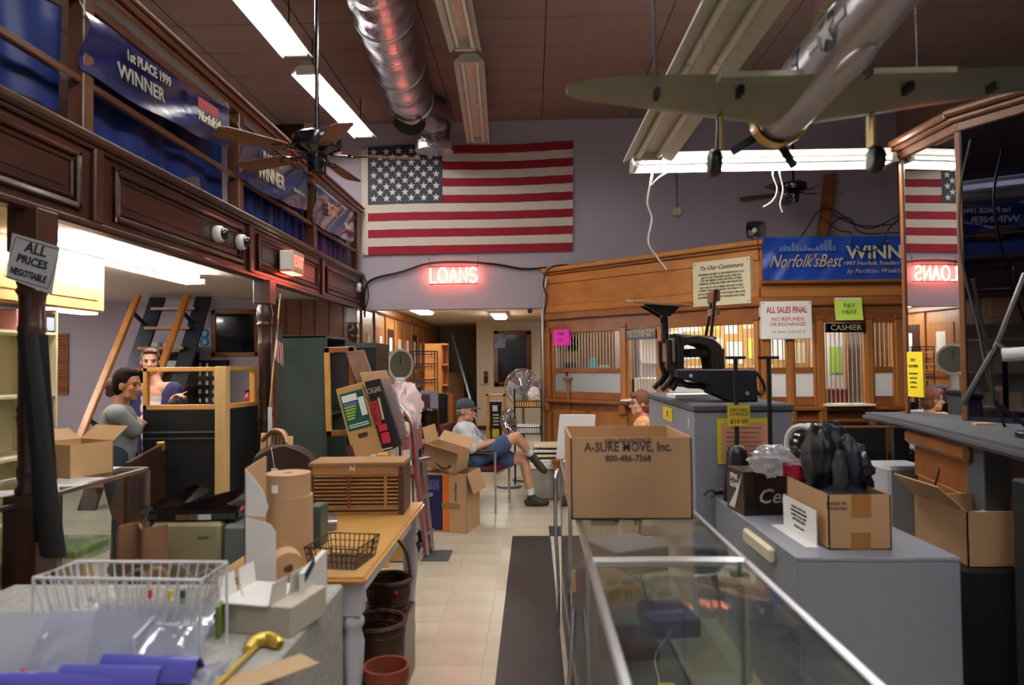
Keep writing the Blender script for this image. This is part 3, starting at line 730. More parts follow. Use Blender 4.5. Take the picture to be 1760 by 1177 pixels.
# ================================================================== FLAG WALL
def flag_pt(s, q, off=.0):
    TL, TR, BL, BR = W(622, 255, YB), W(985, 244, YB), W(623, 439, YB), W(984, 432, YB)
    p = (TL * (1 - s) + TR * s) * (1 - q) + (BL * (1 - s) + BR * s) * q
    p.z += .018 * math.sin(s * 7) * (1 - q)
    p.y = YB - .03 - off + .008 * math.sin(s * 60 + q * 3) * (.4 + .6 * abs(math.sin(s * 5)))
    return p
fl = thing('wall_flag', 'large cloth American flag nailed to the lavender wall', 'flag', (flag_pt(.5, 1).x, YB, flag_pt(.5, 1).z))
m_fr = mat('flag_crimson', (150, 16, 44), .8, var=.12, scale=30); m_fw = mat('flag_cream', (214, 204, 190), .8, var=.05, scale=30); m_fb = mat('flag_slate_blue', (66, 71, 84), .8, var=.1, scale=40)
cx = .385
for k in range(13):
    s0 = .03 + (cx - .03 if k < 7 else 0)
    MB().grid(lambda a, b: flag_pt(s0 + (1 - s0) * a, (k + b) / 13), 40, 1).build('stripe', m_fr if k % 2 == 0 else m_fw, fl, smooth=True, world=True)
MB().grid(lambda a, b: flag_pt(.03 + (cx - .03) * a, b * 7 / 13), 20, 6).build('canton', m_fb, fl, smooth=True, world=True)
MB().grid(lambda a, b: flag_pt(.03 * a, b), 2, 8).build('hoist_band', m_fw, fl, smooth=True, world=True)
fm = MW[fl].inverted(); sz = .055
poly = [((1 if k % 2 == 0 else .42) * sz * math.sin(k * math.pi / 5), (1 if k % 2 == 0 else .42) * sz * math.cos(k * math.pi / 5)) for k in range(10)]
star = MB().add([(x, 0, z) for x, z in poly], [tuple(range(10))]).mesh('star', mat('star_white', (235, 230, 222), .8))
for r in range(9):
    for c_ in range(6 if r % 2 == 0 else 5):
        s_ = .03 + (cx - .03) * ((c_ * 2 + 1 + r % 2) / 12); q = 7 / 13 * (r + 1) / 10
        p = fm @ flag_pt(s_, q, .012)
        link('star', star, fl, Matrix.Translation(p))
for s_, q in ((.01, .01), (.01, .985)): MB().cyl(flag_pt(s_, q, .0), flag_pt(s_, q, .02), .012, n=8).build('grommet', mat('brass', (180, 150, 80), .35, metal=.8), fl, world=True)
# neon LOANS
ne = thing('neon_loans_sign', 'red neon tube LOANS sign glowing over the passage', 'neon sign', (W(780, 486, YB).x, YB, W(780, 488, YB).z))
m_neon = emit('red_neon_tube', (1.0, .16, .10), 14.0)
H = .2; x = W(741, 475, YB).x; zb = W(780, 486, YB).z; sp = .135
def nl(pts, dx): return [Vector((x + dx + a * .1, YB - .07, zb + b * H)) for a, b in pts]
cir = lambda cx_, cz, rx, rz_, a0, a1, n=18: [(cx_ + rx * math.cos(R_(a0 + (a1 - a0) * i / n)), cz + rz_ * math.sin(R_(a0 + (a1 - a0) * i / n))) for i in range(n + 1)]
GL = [('L', [(0, 1), (0, 0), (.85, 0)]), ('O', cir(.55, .5, .6, .5, 0, 360)), ('A', [(0, 0), (.5, 1), (1, 0)]), ('A2', [(.22, .4), (.78, .4)]), ('N', [(0, 0), (0, 1), (.95, 0), (.95, 1)]), ('S', cir(.45, .74, .42, .26, 20, 250, 12) + cir(.45, .25, .45, .25, 80, -160, 12))]
dx = {'L': 0, 'O': .115, 'A': .27, 'A2': .27, 'N': .41, 'S': .55}
for nme, pts in GL: MB().tube(nl(pts, dx[nme]), .011, 8).build('neon_letter', m_neon, ne, smooth=True, world=True)
for zz_ in (-.02, H + .025): MB().tube([(x - .02, YB - .04, zb + zz_), (x + .66, YB - .04, zb + zz_)], .006, 6).build('mounting_bar', m_matblk, ne, world=True)
for q in (0, .3, .64): MB().tube([(x + q, YB - .04, zb - .02), (x + q, YB, zb - .02)], .005, 6).build('standoff', m_matblk, ne, world=True)
for q in (-.02, .66): MB().tube([(x + q, YB - .03, zb + H), (x + q, YB - .03, zb + H + .15)], .004, 6).build('wire', m_cable, ne, world=True)
# cable bundle draped over the neon sign and down the sides
cb = [(627, 545), (627, 500), (640, 480), (690, 467), (735, 453), (790, 450), (850, 454), (900, 462), (940, 460)]
solo(MB().tube(crv([W(u_, v_, YB - .035) for u_, v_ in cb]), .016, 6), 'cable_bundle', m_cable, 'bundle of dark cables drooping along the wall over the neon sign', 'cable', smooth=True)
cb = [(560, 425), (590, 450), (612, 468), (628, 480), (633, 510), (625, 540)]
solo(MB().tube(crv([W(u_, v_, YB - .14) for u_, v_ in cb]), .009, 6), 'cable', m_cable, 'loose black cable at the end of the mezzanine against the flag wall', 'cable', smooth=True)
cb = [(936, 535), (940, 510), (934, 490), (938, 470), (950, 458), (975, 455)]
solo(MB().tube(crv([W(u_, v_, YB - .22) for u_, v_ in cb]), .012, 6), 'cable', m_cable, 'looped cables at the booth corner beside the passage', 'cable', smooth=True)
# upstairs door and a beige alarm box beside it
a, b = W(438, 207, YB - .02), W(522, 300, YB - .02)
dr2 = struct(MB().box(a.x, b.x, YB - .04, YB, 2.8, a.z).build('door_2', m_mahogz))
for x0, x1 in ((a.x - .08, a.x), (b.x, b.x + .1)): MB().box(x0, x1, YB - .06, YB, 2.8, a.z + .08).build('door_frame', m_railz, dr2, bevel=.006)
MB().box(a.x - .08, b.x + .1, YB - .06, YB, a.z, a.z + .09).build('door_frame', m_rail, dr2, bevel=.006)
p = W(532, 215, YB)
solo(MB().box(p.x - .06, p.x + .06, YB - .07, YB, p.z - .08, p.z + .08), 'alarm_box', m_beige, 'beige alarm box on the wall beside the upstairs door', 'alarm box', bevel=.008)
p = W(911, 533, YB + .05)
t = thing('bullet_camera', 'small black camera under the soffit beside the booth corner', 'camera', (p.x, YB + .02, p.z + .0))
MB().cyl((0, -.1, -.02), (0, .04, -.01), .035, n=16).build('barrel', m_black, t, smooth=True); MB().cyl((0, 0, 0), (0, .03, .06), .012, n=8).build('mount', m_black, t)
# junction box and conduit high on the wall
p = W(1163, 365, YB)
t = thing('junction_box', 'small beige junction box under a conduit high on the back wall', 'electrical box', (p.x, YB, p.z - .05))
MB().box(-.055, .055, -.06, 0, 0, .11).build('box', m_beige, t, bevel=.008)
MB().cyl((0, -.03, .11), (0, -.03, ZC - p.z + .05), .012, n=8).build('conduit', m_steel, t)
# leaning timber behind the banner and its loose wires
a, b = W(1402, 412, 9.3), W(1428, 300, 9.62)
solo(MB().beam((a.x, 9.25, 2.79), b, .16, .05), 'leaning_plank', m_oakd, 'brown plank leaning on the booth roof behind the blue banner', 'plank', bevel=.004)
wr = [[(1350, 412), (1385, 395), (1405, 365), (1430, 360), (1470, 385), (1500, 392), (1545, 370)],
      [(1400, 372), (1415, 350), (1435, 370), (1480, 388), (1540, 385)],
      [(1412, 418), (1430, 385), (1460, 375), (1480, 400), (1545, 400)],
      [(1408, 370), (1440, 395), (1462, 400), (1464, 420), (1485, 432), (1510, 425), (1530, 390), (1548, 375)]]
for k, pts in enumerate(wr):
    P = [W(u_, v_, 8.55 if k < 3 else 7.46) for u_, v_ in pts]
    if k < 3: P[0].z = 2.795
    P = crv(P)
    solo(MB().tube(P, .007, 5), 'loose_wire', m_cable, ['black wire rising from the booth roof past the leaning plank', 'black wire draped behind the plank', 'low black wire loop behind the blue banner', 'black wire loop hanging in front of the blue banner'][k], 'wire', smooth=True)
# ================================================================== MIRROR CASE AND HIGH COUNTER AT THE RIGHT
Fp = Vector((2.70, 5.14, 0)); Np = Vector((2.745, 4.54, 0)); Ep = Np + Vector((.5, -.866, 0)) * 1.9
ZK = 1.2
zm1 = 3.08
mc = thing('mirror_case', 'tall wood-trimmed case with mirror and dark glass faces', 'display case', (3.4, 4.4, ZK))
m_mir = mat('silver_mirror', (225, 228, 228), .01, metal=1.0)
m_dmir = mat('dark_smoked_glass', (92, 96, 122), .02, metal=1.0)
fA = Face((Fp.x, Fp.y), (Np.x, Np.y)); fB = Face((Np.x, Np.y), (Ep.x, Ep.y))
for f, m in ((fA, m_mir), (fB, m_dmir)):
    MB().box(.02, f.L - .02, 0, .012, ZK, zm1, f.M).build('mirror_pane' if m is m_mir else 'smoked_pane', m, mc, world=True)
m_trim = wood('walnut_trim', (92, 54, 30), (124, 76, 42), 'Z', .4, 7)
for f in (fA, fB):
    MB().box(-.015, .02, -.012, .02, ZK, zm1, f.M).build('corner_trim', m_trim, mc, bevel=.004, world=True)
    MB().box(-.06, f.L + .02, -.07, .05, zm1 + .07, zm1 + .12, f.M).build('crown', m_trim, mc, bevel=.015, world=True)
    MB().box(-.04, f.L + .02, -.045, .05, zm1 + .03, zm1 + .07, f.M).build('crown_cove', m_trim, mc, bevel=.012, world=True)
    MB().box(-.02, f.L + .02, -.02, .05, zm1 - .03, zm1 + .03, f.M).build('top_rail', m_trim, mc, bevel=.006, world=True)
g = MB(); g.prism([(Fp.x + .02, Fp.y - .02), (Np.x + .02, Np.y + .02), (Ep.x + .02, Ep.y + .02), (4.6, 3.0), (4.6, 5.1)], zm1 - ZK - .02, Matrix.Translation((0, 0, ZK + .005)))
g.build('carcass', m_matblk, mc, world=True)
sign(fA, 'yellow_notice', 'yellow printed notice taped to the mirror of the tall case', 'notice', (1554, 605, 1588, 683), mat('bright_yellow_paper', (240, 214, 40), .7), [('SALE', .1, 0, .82, m_ltx, dict(sx=.8)), ('CUSTOMERS', .09, 0, .68, m_ltx, dict(sx=.7)), ('All merchandise', .06, 0, .52, m_ltx, dict(sx=.8)), ('must be paid', .06, 0, .42, m_ltx, dict(sx=.8)), ('in full before', .06, 0, .32, m_ltx, dict(sx=.8)), ('leaving store', .06, 0, .22, m_ltx, dict(sx=.8))], off=.004, thick=.003, bev=0)
# high counter with carpeted slab
ca = WZ(1541, 719, ZK); cb_ = WZ(1762, 772, ZK)
kd = (cb_ - ca).normalized()
ct_ = thing('carpeted_counter', 'high counter with grey carpeted top under the mirror case', 'counter', (3.2, 4.4, 0))
far = WZ(1545, 714, ZK)
poly = [(ca.x, ca.y), (ca.x + kd.x * 3.2, ca.y + kd.y * 3.2), (4.7, ca.y + kd.y * 3.2), (4.7, 5.35), (ca.x + .05, 5.35)]
MB().prism(poly, .06, Matrix.Translation((0, 0, ZK - .06))).build('carpet_top', m_carpet, ct_, bevel=.02, seg=2, world=True)
fc = Face((ca.x + .07, ca.y - .08), (ca.x + .07 + kd.x * .86, ca.y - .08 + kd.y * .86))
m_cab = wood('cabinet_walnut', (118, 70, 34), (152, 94, 48), 'Z', .4, 6)
MB().box(0, fc.L, 0, .6, 0, ZK - .06, fc.M).build('cabinet_body', m_cab, ct_, world=True)
MB().box(-.05, fc.L + .03, -.05, .1, ZK - .16, ZK - .06, fc.M).build('cabinet_crown', m_cab, ct_, bevel=.025, world=True)
dr = MB().box(.1, fc.L - .1, -.022, 0, .12, ZK - .34, fc.M).build('cabinet_door', m_cab, ct_, bevel=.006, world=True)
MB().box(.2, fc.L - .2, -.036, -.02, .22, ZK - .46, fc.M).build('door_panel', m_cab, dr, bevel=.012, world=True)
MB().box(.17, fc.L - .17, -.05, -.02, ZK - .46, ZK - .41, fc.M).build('door_moulding', m_cab, dr, bevel=.01, world=True)
for z in (.3, .62, .8): MB().box(.07, .1, -.03, 0, z, z + .05, fc.M).build('hinge', m_matblk, dr, world=True)
g = MB(); g.box(3.1, 4.6, 2.2, 5.2, 0, ZK - .07); g.build('back_carcass', m_matblk, ct_, world=True)
# drooping black cords from the slab edge
for k, (u0, d) in enumerate(((1632, -30), (1636, -2), (1645, 16))):
    P = crv([W(u0, 742, 4.28), W(u0 - 4 + d * .3, 790, 4.27), W(u0 + d, 850, 4.26)])
    solo(MB().tube(P, .006, 5), 'hanging_cord', m_cable, ['black cord slanting across the counter cabinet door', 'black cord hanging straight down the counter cabinet', 'black cord hanging beside the counter cabinet edge'][k], 'cord', smooth=True)
# grey support post under the slab and the black tower with a red tag
gp = W(1706, 850, 3.75)
solo(MB().box(gp.x - .07, gp.x + .07, 3.7, 3.85, 0, ZK - .06), 'support_post', mat('slate_paint', (74, 80, 84), .6), 'slate grey post under the carpeted counter', 'post', bevel=.004)
bp_ = W(1736, 760, 2.72)
t = thing('black_tower', 'black upright cabinet with a red tag before the carpeted counter', 'cabinet', (bp_.x + .25, 2.75, 0))
MB().box(-.2, .25, -.2, .05, 0, 1.13).build('body', m_matblk, t, bevel=.01)
rz_ = W(1740, 825, 2.55).z
MB().box(-.196, -.14, -.206, -.2, rz_ - .085, rz_ + .02).build('red_tag', mat('red_tag', (196, 30, 36), .5), t)
MB().tube([(-.21, -.15, rz_ - .15), (-.235, -.15, rz_ - .18), (-.235, -.15, rz_ - .22), (-.21, -.15, rz_ - .25)], .012, 6).build('handle', m_chrome, t, smooth=True)
# open carton on a low black stand
st = solo(MB().box(1.98, 2.5, 3.3, 3.85, 0, .62), 'low_stand', m_matblk, 'low black stand under the open carton', 'stand', bevel=.01)
t = thing('open_carton', 'worn open carton with raised flap and white packing on the low stand', 'box', (2.24, 3.58, .62))
def shell(t, w, d, h, m, mi, th=.006, front='box_wall'):
    MB().box(-w / 2, w / 2, -d / 2, d / 2, 0, th).build('base', mi, t)
    for nm, b in (('front_wall', (-w / 2, w / 2, -d / 2, -d / 2 + th)), ('back_wall', (-w / 2, w / 2, d / 2 - th, d / 2)), ('side_wall', (-w / 2, -w / 2 + th, -d / 2, d / 2)), ('side_wall', (w / 2 - th, w / 2, -d / 2, d / 2))):
        MB().box(b[0], b[1], b[2], b[3], 0, h).build(nm, m, t)
shell(t, .44, .46, .26, m_card, m_cardin)
MB().prism([(-.23, 0), (.23, 0), (.2, .16), (-.2, .16)], .005, frame((-.22, 0, .255), (0, 1, 0), (-.5, 0, .5))).build('flap', m_cardl, t)
g = MB()
for k in range(60): pass
g.grid(lambda a, b: ((a - .5) * .36, (b - .5) * .36, .14 + .05 * mnoise.noise((a * 7, b * 7, 3)) + .06 * math.sin(a * 3.1) * math.sin(b * 3.1)), 18, 18)
g.build('white_packing', glass('crumpled_bag', milk=.7, bump=1, bscale=30), t, smooth=True)
# white fittings and black lamp arms standing on the carpeted slab
def slab(u, v): return WZ(u, v, ZK)
p = slab(1668, 716)
t = thing('jeweller_bust', 'grey tooth-shaped display stand on the carpeted counter', 'display stand', (p.x, p.y - .1, ZK))
MB().lathe([(.07, 0), (.075, .01), (.03, .02), (.02, .05), (.05, .1), (.06, .17), (.05, .18)], 16).build('stand', mat('grey_plastic', (126, 128, 134), .45), t, smooth=True)
p = W(1740, 606, 3.4)
t = thing('swing_arm_lamp', 'white tubular swing-arm lamp with black arms clamped to the carpeted counter', 'lamp', (2.48, 3.55, ZK))
inv = lambda q: q
MB().cyl(W(1722, 610, 3.4), W(1800, 605, 3.3), .032, n=14).build('lamp_head', m_white, t, smooth=True, world=True)
MB().tube([W(1655, 695, 3.6), W(1715, 590, 3.6), W(1762, 470, 3.6)], .014, 6).build('lower_arm', m_black, t, world=True)
MB().tube([W(1672, 480, 3.6), W(1698, 600, 3.62), W(1708, 690, 3.6)], .009, 6).build('upper_arm', m_black, t, world=True)
MB().tube([W(1715, 590, 3.6), W(1735, 606, 3.45)], .012, 6).build('joint_arm', m_black, t, world=True)
MB().cyl((0, 0, 0), (0, 0, .03), .08, n=18).build('base', m_black, t, bevel=.005)
MB().cyl((0, 0, .03), W(1708, 690, 3.6) - Vector((2.48, 3.55, ZK)), .012, n=8).build('stem', m_black, t)
solo(MB().tube(crv([W(1668, 240, 4.3), W(1650, 330, 4.35), W(1652, 440, 4.3), W(1680, 560, 4.2), W(1700, 660, 4.1), (2.7, 4.1, ZK)]), .008, 5), 'hanging_cord', m_cable, 'black cord hanging down the dark glass of the mirror case', 'cord', smooth=True)
pg = slab(1690, 730)
solo(MB().prism([(-.06, -.03), (.06, -.04), (.05, .04), (-.05, .03)], .012, Matrix.Translation((pg.x, pg.y, ZK))), 'cardboard_scrap', m_card, 'small cardboard scrap lying on the carpeted counter', 'cardboard')
m_casebase = mat('case_base_grey', (96, 102, 102), .6, var=.1, scale=5)
# ================================================================== SHOWCASES
def showcase(lab, x0, x1, y0, y1, h=.97, base=.22, shelves=(.58,), frame_m=None, grp=None, dark=True, rz=0, glassy=('top', 'l', 'r', 'f', 'b')):
    fm = frame_m or m_alu
    cx_, cy_ = (x0 + x1) / 2, (y0 + y1) / 2; w, d = (x1 - x0) / 2, (y1 - y0) / 2; b = .022
    t = thing('glass_showcase', lab, 'showcase', (cx_, cy_, 0), rz, grp)
    MB().box(-w, w, -d, d, 0.0, base).build('base_cabinet', m_casebase if dark else m_grey, t, bevel=.004)
    for sx in (-1, 1):
        for sy in (-1, 1):
            MB().box(sx * w - b / 2 * (1 + sx), sx * w + b / 2 * (1 - sx), sy * d - b / 2 * (1 + sy), sy * d + b / 2 * (1 - sy), base, h).build('corner_post', fm, t, bevel=.003)
    for z in (base, h - b):
        for sx in (-1, 1): MB().box(sx * w - b / 2 * (1 + sx), sx * w + b / 2 * (1 - sx), -d, d, z, z + b).build('edge_rail', fm, t, bevel=.003)
        for sy in (-1, 1): MB().box(-w, w, sy * d - b / 2 * (1 + sy), sy * d + b / 2 * (1 - sy), z, z + b).build('edge_rail', fm, t, bevel=.003)
    if 'top' in glassy: MB().box(-w + b, w - b, -d + b, d - b, h - .008, h - .002).build('top_pane', m_case, t)
    if 'l' in glassy: MB().box(-w + .004, -w + .009, -d + b, d - b, base + b, h - b).build('side_pane', m_case, t)
    if 'r' in glassy: MB().box(w - .009, w - .004, -d + b, d - b, base + b, h - b).build('side_pane', m_case, t)
    if 'f' in glassy: MB().box(-w + b, w - b, -d + .004, -d + .009, base + b, h - b).build('front_pane', m_case, t)
    if 'b' in glassy: MB().box(-w + b, w - b, d - .009, d - .004, base + b, h - b).build('back_pane', m_case, t)
    else: MB().box(-w + b, w - b, d - .02, d - .004, base + b, h - b).build('back_panel', m_matblk, t)
    for z in shelves: MB().box(-w + .03, w - .03, -d + .06, d - .03, z, z + .006).build('shelf_pane', m_case, t)
    return t
XA0, XA1 = .165, .675
showcase('aluminium-edged glass showcase in the aisle, empty top, nearest the street', XA0, XA1, .55, 2.255)
showcase('aluminium-edged glass showcase under the A-SURE MOVE carton', XA0, XA1, 2.262, 4.5)
# goods inside the first showcase
def bxthing(nm, lab, cat, p, s, m, rz=0, bev=.006, grp=None):
    return solo(MB().box(-s[0] / 2, s[0] / 2, -s[1] / 2, s[1] / 2, 0, s[2], Matrix.Translation(p) @ Matrix.Rotation(rz, 4, 'Z')), nm, m, lab, cat, grp, bevel=bev)
zs = .586
bxthing('leather_pouch', 'black leather pouch on the shelf of the empty-topped showcase', 'pouch', (.30, 1.9, zs), (.12, .16, .06), m_matblk, .3, .02)
bxthing('folded_card', 'tan folded card on the showcase shelf beside the silver tool', 'card', (.42, 1.3, zs), (.16, .2, .02), m_cardl, .5)
bxthing('orange_pouch', 'small orange pouch inside the showcase near the crossbar', 'pouch', (.33, 2.1, zs), (.07, .06, .04), mat('dull_orange', (180, 96, 62), .6), .2, .015)
bxthing('yellow_tag', 'yellow price tag card inside the showcase under the crossbar', 'tag', (.4, 2.18, zs), (.05, .04, .02), mat('yellow_card', (222, 196, 50), .7), .1, .002)
bxthing('white_tag', 'white price tag card inside the showcase beside the yellow one', 'tag', (.46, 2.16, zs), (.06, .04, .015), m_paper, -.2, .002)
bxthing('black_case', 'flat black hard case on the showcase shelf behind the silver tool', 'case', (.52, 1.65, zs), (.2, .24, .05), m_black, .1, .01)
bxthing('grey_case', 'grey hinged case inside the showcase against the glass side', 'case', (.24, 1.55, zs), (.1, .2, .05), mat('grey_leather', (70, 72, 76), .5), -.1, .01)
bxthing('brass_picture', 'small brass picture frame on the showcase shelf', 'frame', (.58, 2.0, zs), (.08, .02, .1), mat('brass', (180, 150, 80), .35, metal=.8), .4, .004)
t = thing('silver_torch', 'silver metal torch lying on the showcase shelf', 'torch', (.38, 1.42, zs + .02), -.9)
MB().cyl((-.09, 0, 0), (.06, 0, 0), .016, n=14).build('barrel', m_chrome, t, smooth=True); MB().cyl((.06, 0, 0), (.1, 0, 0), .018, .026, 14).build('head', m_chrome, t, smooth=True)
g = MB().grid(lambda a, b: (.44 + (a - .5) * .16, 1.32 + (b - .5) * .12, zs + .03 + .03 * mnoise.noise((a * 6, b * 6, 1)) + .03 * math.sin(a * 3.1) * math.sin(b * 3.1)), 14, 14)
solo(g, 'crumpled_tissue', m_whitecard, 'crumpled white tissue paper on the showcase shelf', 'tissue', smooth=True, thick=.002)
# lower floor of the showcase
for k, (x, y, w, d, h, m, nm) in enumerate(((.3, 1.9, .2, .3, .14, m_matblk, 'black'), (.5, 1.6, .22, .26, .1, m_card, 'brown'), (.34, 1.25, .2, .22, .12, mat('olive_case', (84, 84, 62), .6), 'olive'), (.5, 2.05, .16, .16, .16, m_grey, 'grey'))):
    bxthing('storage_box', '%s storage box at the bottom of the empty-topped showcase' % nm, 'box', (x, y, .222), (w, d, h), m, .1 * k)
# goods in the second showcase
for k, (x, y, w, d, h, m, nm) in enumerate(((.32, 2.5, .2, .2, .05, m_matblk, 'black'), (.5, 2.7, .18, .22, .07, mat('blue_case', (46, 62, 110), .5), 'blue'), (.3, 3.0, .2, .3, .1, m_card, 'tan'), (.45, 3.5, .3, .3, .12, m_grey, 'grey'))):
    bxthing('small_case', '%s small case on the shelf of the showcase under the carton' % nm, 'case', (x, y, zs), (w, d, h), m, .15 * k)
# A-SURE MOVE carton
pa = WZ(982, 893, .97); pb_ = WZ(1190, 891, .97)
bw = pb_.x - pa.x; bh = W(1085, 752, pa.y).z - .97; bd = .52
t = thing('moving_carton', 'open brown A-SURE MOVE carton standing on the glass showcase', 'box', ((pa.x + pb_.x) / 2, pa.y + bd / 2, .97))
shell(t, bw, bd, bh, m_card, m_cardin)
m_purp = mat('purple_black_ink', (58, 46, 62), .8)
text('A-SURE MOVE, Inc.', .052, m_purp, t, at(-.012, -bd / 2 - .001, bh - .038), bold=.0008, sx=.82)
text('800-486-7368', .036, m_purp, t, at(-.012, -bd / 2 - .001, bh - .083), bold=.0005, sx=.9)
text('CALL FOR ESTIMATE', .02, m_purp, t, at(-.012, -bd / 2 - .001, bh - .0085))
MB().box(-.11, .085, -bd / 2 - .0012, -bd / 2, bh - .0175, bh - .0155).build('printed_rule', m_purp, t)
# bowed chrome tube rising beside the showcase
solo(MB().tube(crv([(.13, 4.2, 0), (.135, 4.2, .3), (.125, 4.25, .6), (.13, 4.3, .88), (.145, 4.35, .93)]), .012, 8), 'chrome_tube', m_chrome, 'bowed chrome tube standing against the far end of the showcase', 'tube', smooth=True)
solo(MB().tube(crv([(.13, 2.7, 0), (.12, 2.72, .25), (.135, 2.75, .45), (.15, 2.8, .62)]), .011, 8), 'chrome_bent_tube', m_chrome, 'short bowed chrome handle tube against the showcase side by the mat', 'tube', smooth=True)
# ================================================================== GREY PEDESTALS
zB = .76
b0 = WZ(1370, 958, zB); b1 = WZ(1645, 955, zB)
ped = thing('low_grey_plinth', 'low grey laminate plinth holding the sports gear carton', 'plinth', ((b0.x + b1.x) / 2, (b0.y + 4.36) / 2, 0))
pwid = (b1.x - b0.x) / 2; pdep = (4.36 - b0.y) / 2
MB().box(-pwid, pwid, -pdep, pdep, 0, zB - .02).build('body', m_grey, ped, bevel=.004)
MB().box(-pwid - .002, pwid + .002, -pdep - .002, pdep, zB - .02, zB).build('top_board', m_grey, ped, bevel=.005)
c0 = W(1190, 695, 4.4); cz = c0.z
cx0 = c0.x; cx1 = W(1365, 695, 4.4).x
tp = thing('tall_grey_plinth', 'tall grey plinth with carpeted top holding the old school desk', 'plinth', ((cx0 + cx1) / 2, 5.25, 0))
hw = (cx1 - cx0) / 2
MB().box(-hw + .012, hw - .012, -.84, .86, 0, cz - .05).build('body', m_grey, tp, bevel=.004)
MB().box(-hw, hw, -.855, .875, cz - .05, cz).build('carpet_top', m_carpet, tp, bevel=.012)
MB().box(-hw + .006, -hw + .012, -.7, -.69, cz - .16, cz - .1).build('white_sticker', m_paper, tp)
YC = 4.4
fC = Face((cx0, YC), (cx1, YC)); fCl = Face((cx0 + .012, 6.1), (cx0 + .012, YC))
t, w, h = sign(fC, 'pink_notice', 'salmon pink notice on yellow backing on the front of the tall plinth', 'notice', (1232, 719, 1323, 797), mat('yellow_backing', (226, 208, 40), .7), off=.0, thick=.003, bev=0)
MB().box(-w * .42, w * .46, -.005, -.003, h * .06, h * .9).build('pink_sheet', mat('salmon_paper', (226, 164, 140), .8), t)
for k in range(7): MB().box(-w * .34 + (.1 * w if k == 0 else 0), w * (.36 - .05 * (k % 3)), -.0058, -.005, h * (.78 - .1 * k), h * (.795 - .1 * k)).build('text_line', mat('brown_ink', (130, 70, 60), .8), t)
t, w, h = sign(fCl, 'yellow_price_card', 'yellow price card stuck to the side of the tall plinth', 'price card', (1140, 697, 1156, 726), mat('yellow_card', (232, 206, 50), .7), [('BASE\n$45', .22, 0, .5, m_ltx, {})], off=.002, thick=.003, bev=0)
# sword stands on the low plinth
def sword_stand(u, vb, lab):
    p = W(u, vb, 4.24); p.z = zB; hz = W(u, 612, p.y).z - zB
    t = thing('sword_stand', lab, 'stand', p, 0, 'sword stands')
    MB().lathe([(.085, 0), (.085, .012), (.082, .05), (.074, .14), (.064, .22), (.06, .28), (.048, .32), (.02, .335)], 22).build('flared_base', m_black, t, smooth=True)
    MB().cyl((0, 0, .3), (0, 0, hz - .01), .013, n=10).build('stem', m_black, t, smooth=True)
    MB().box(-.055, .055, -.03, .03, hz - .018, hz).build('cap_plate', m_black, t, bevel=.003)
    return t, p, hz
t, p, hz = sword_stand(1268, 832, 'black sword stand on the low plinth carrying the yellow price card')
t2, p2, hz2 = sword_stand(1325, 822, 'black sword stand on the low plinth without a price card')
fs = Face((p.x - .3, p.y - .018), (p.x + .3, p.y - .018))
t, w, h = sign(fs, 'sword_stand_card', 'yellow handwritten SWORD STANDS price card on a black stand', 'price card', (1250, 696, 1289, 732), mat('yellow_card', (232, 206, 50), .7), [('SWORD\nSTANDS', .24, 0, .66, m_ltx, dict(shear=.1, line=.8)), ('$10 00', .3, 0, .22, m_ltx, dict(shear=.1))], off=.0, thick=.003, bev=0)
# carton with sports gear
q0 = WZ(1425, 945, zB); q1 = WZ(1530, 943, zB)
cw, cd, chh = q1.x - q0.x, .5, W(1478, 850, q0.y).z - zB
t = thing('gear_carton', 'brown carton of black sports gear with tape on its front', 'box', ((q0.x + q1.x) / 2, q0.y + cd / 2, zB))
shell(t, cw, cd, chh, m_card, m_cardin)
m_tape = mat('brown_tape', (166, 112, 56), .35)
MB().box(-.035, .05, -cd / 2 - .002, -cd / 2, chh - .1, chh).build('packing_tape', m_tape, t); MB().box(-.04, .045, -cd / 2 - .002, -cd / 2, 0, .075).build('packing_tape', m_tape, t)
text('MADE IN\nTAIWAN', .022, m_ltx, t, at(-.1, -cd / 2 - .001, chh - .05))
gx, gy = (q0.x + q1.x) / 2, q0.y + cd / 2
def blob(nm, lab, cat, c, r, m, amp=.15, fr=3, seed=1, nu=28, nv=18, grp=None):
    g = MB().sphere((0, 0, 0), 1, nu, nv); vs = []
    for v_ in g.v:
        k = 1 + amp * mnoise.noise(v_ * fr + Vector((seed * 7.1, seed, 0))) + amp * .4 * mnoise.noise(v_ * fr * 3 + Vector((0, seed * 3, 5)))
        vs.append(Vector((c[0] + v_.x * r[0] * k, c[1] + v_.y * r[1] * k, c[2] + v_.z * r[2] * k)))
    g.v = vs
    return solo(g, nm, m, lab, cat, grp, smooth=True)
m_gear = mat('black_padded_vinyl', (20, 21, 26), .45, bump=.4, bscale=30); m_gearn = mat('navy_padded_vinyl', (22, 26, 46), .5, bump=.3, bscale=25); m_gearg = mat('grey_padded_vinyl', (150, 150, 146), .4, rgb2=(30, 30, 34), scale=9)
zg = zB + chh
blob('shin_guard', 'black and grey shin guard sticking up out of the gear carton', 'sports gear', (gx - .08, gy - .02, zg + .12), (.075, .09, .17), m_gear, .25, 2.5, 1)
blob('shin_guard', 'navy shin guard pad hanging over the carton beside the black one', 'sports gear', (gx + .045, gy - .06, zg + .09), (.05, .07, .15), m_gearn, .2, 2.5, 2)
blob('padded_glove', 'black padded glove heaped at the back of the gear carton', 'sports gear', (gx + .02, gy + .14, zg + .16), (.12, .1, .12), m_gear, .35, 3, 3)
blob('padded_glove', 'dark crumpled glove at the end of the gear carton', 'sports gear', (gx + .11, gy + .05, zg + .06), (.075, .12, .11), m_gear, .3, 3, 4)
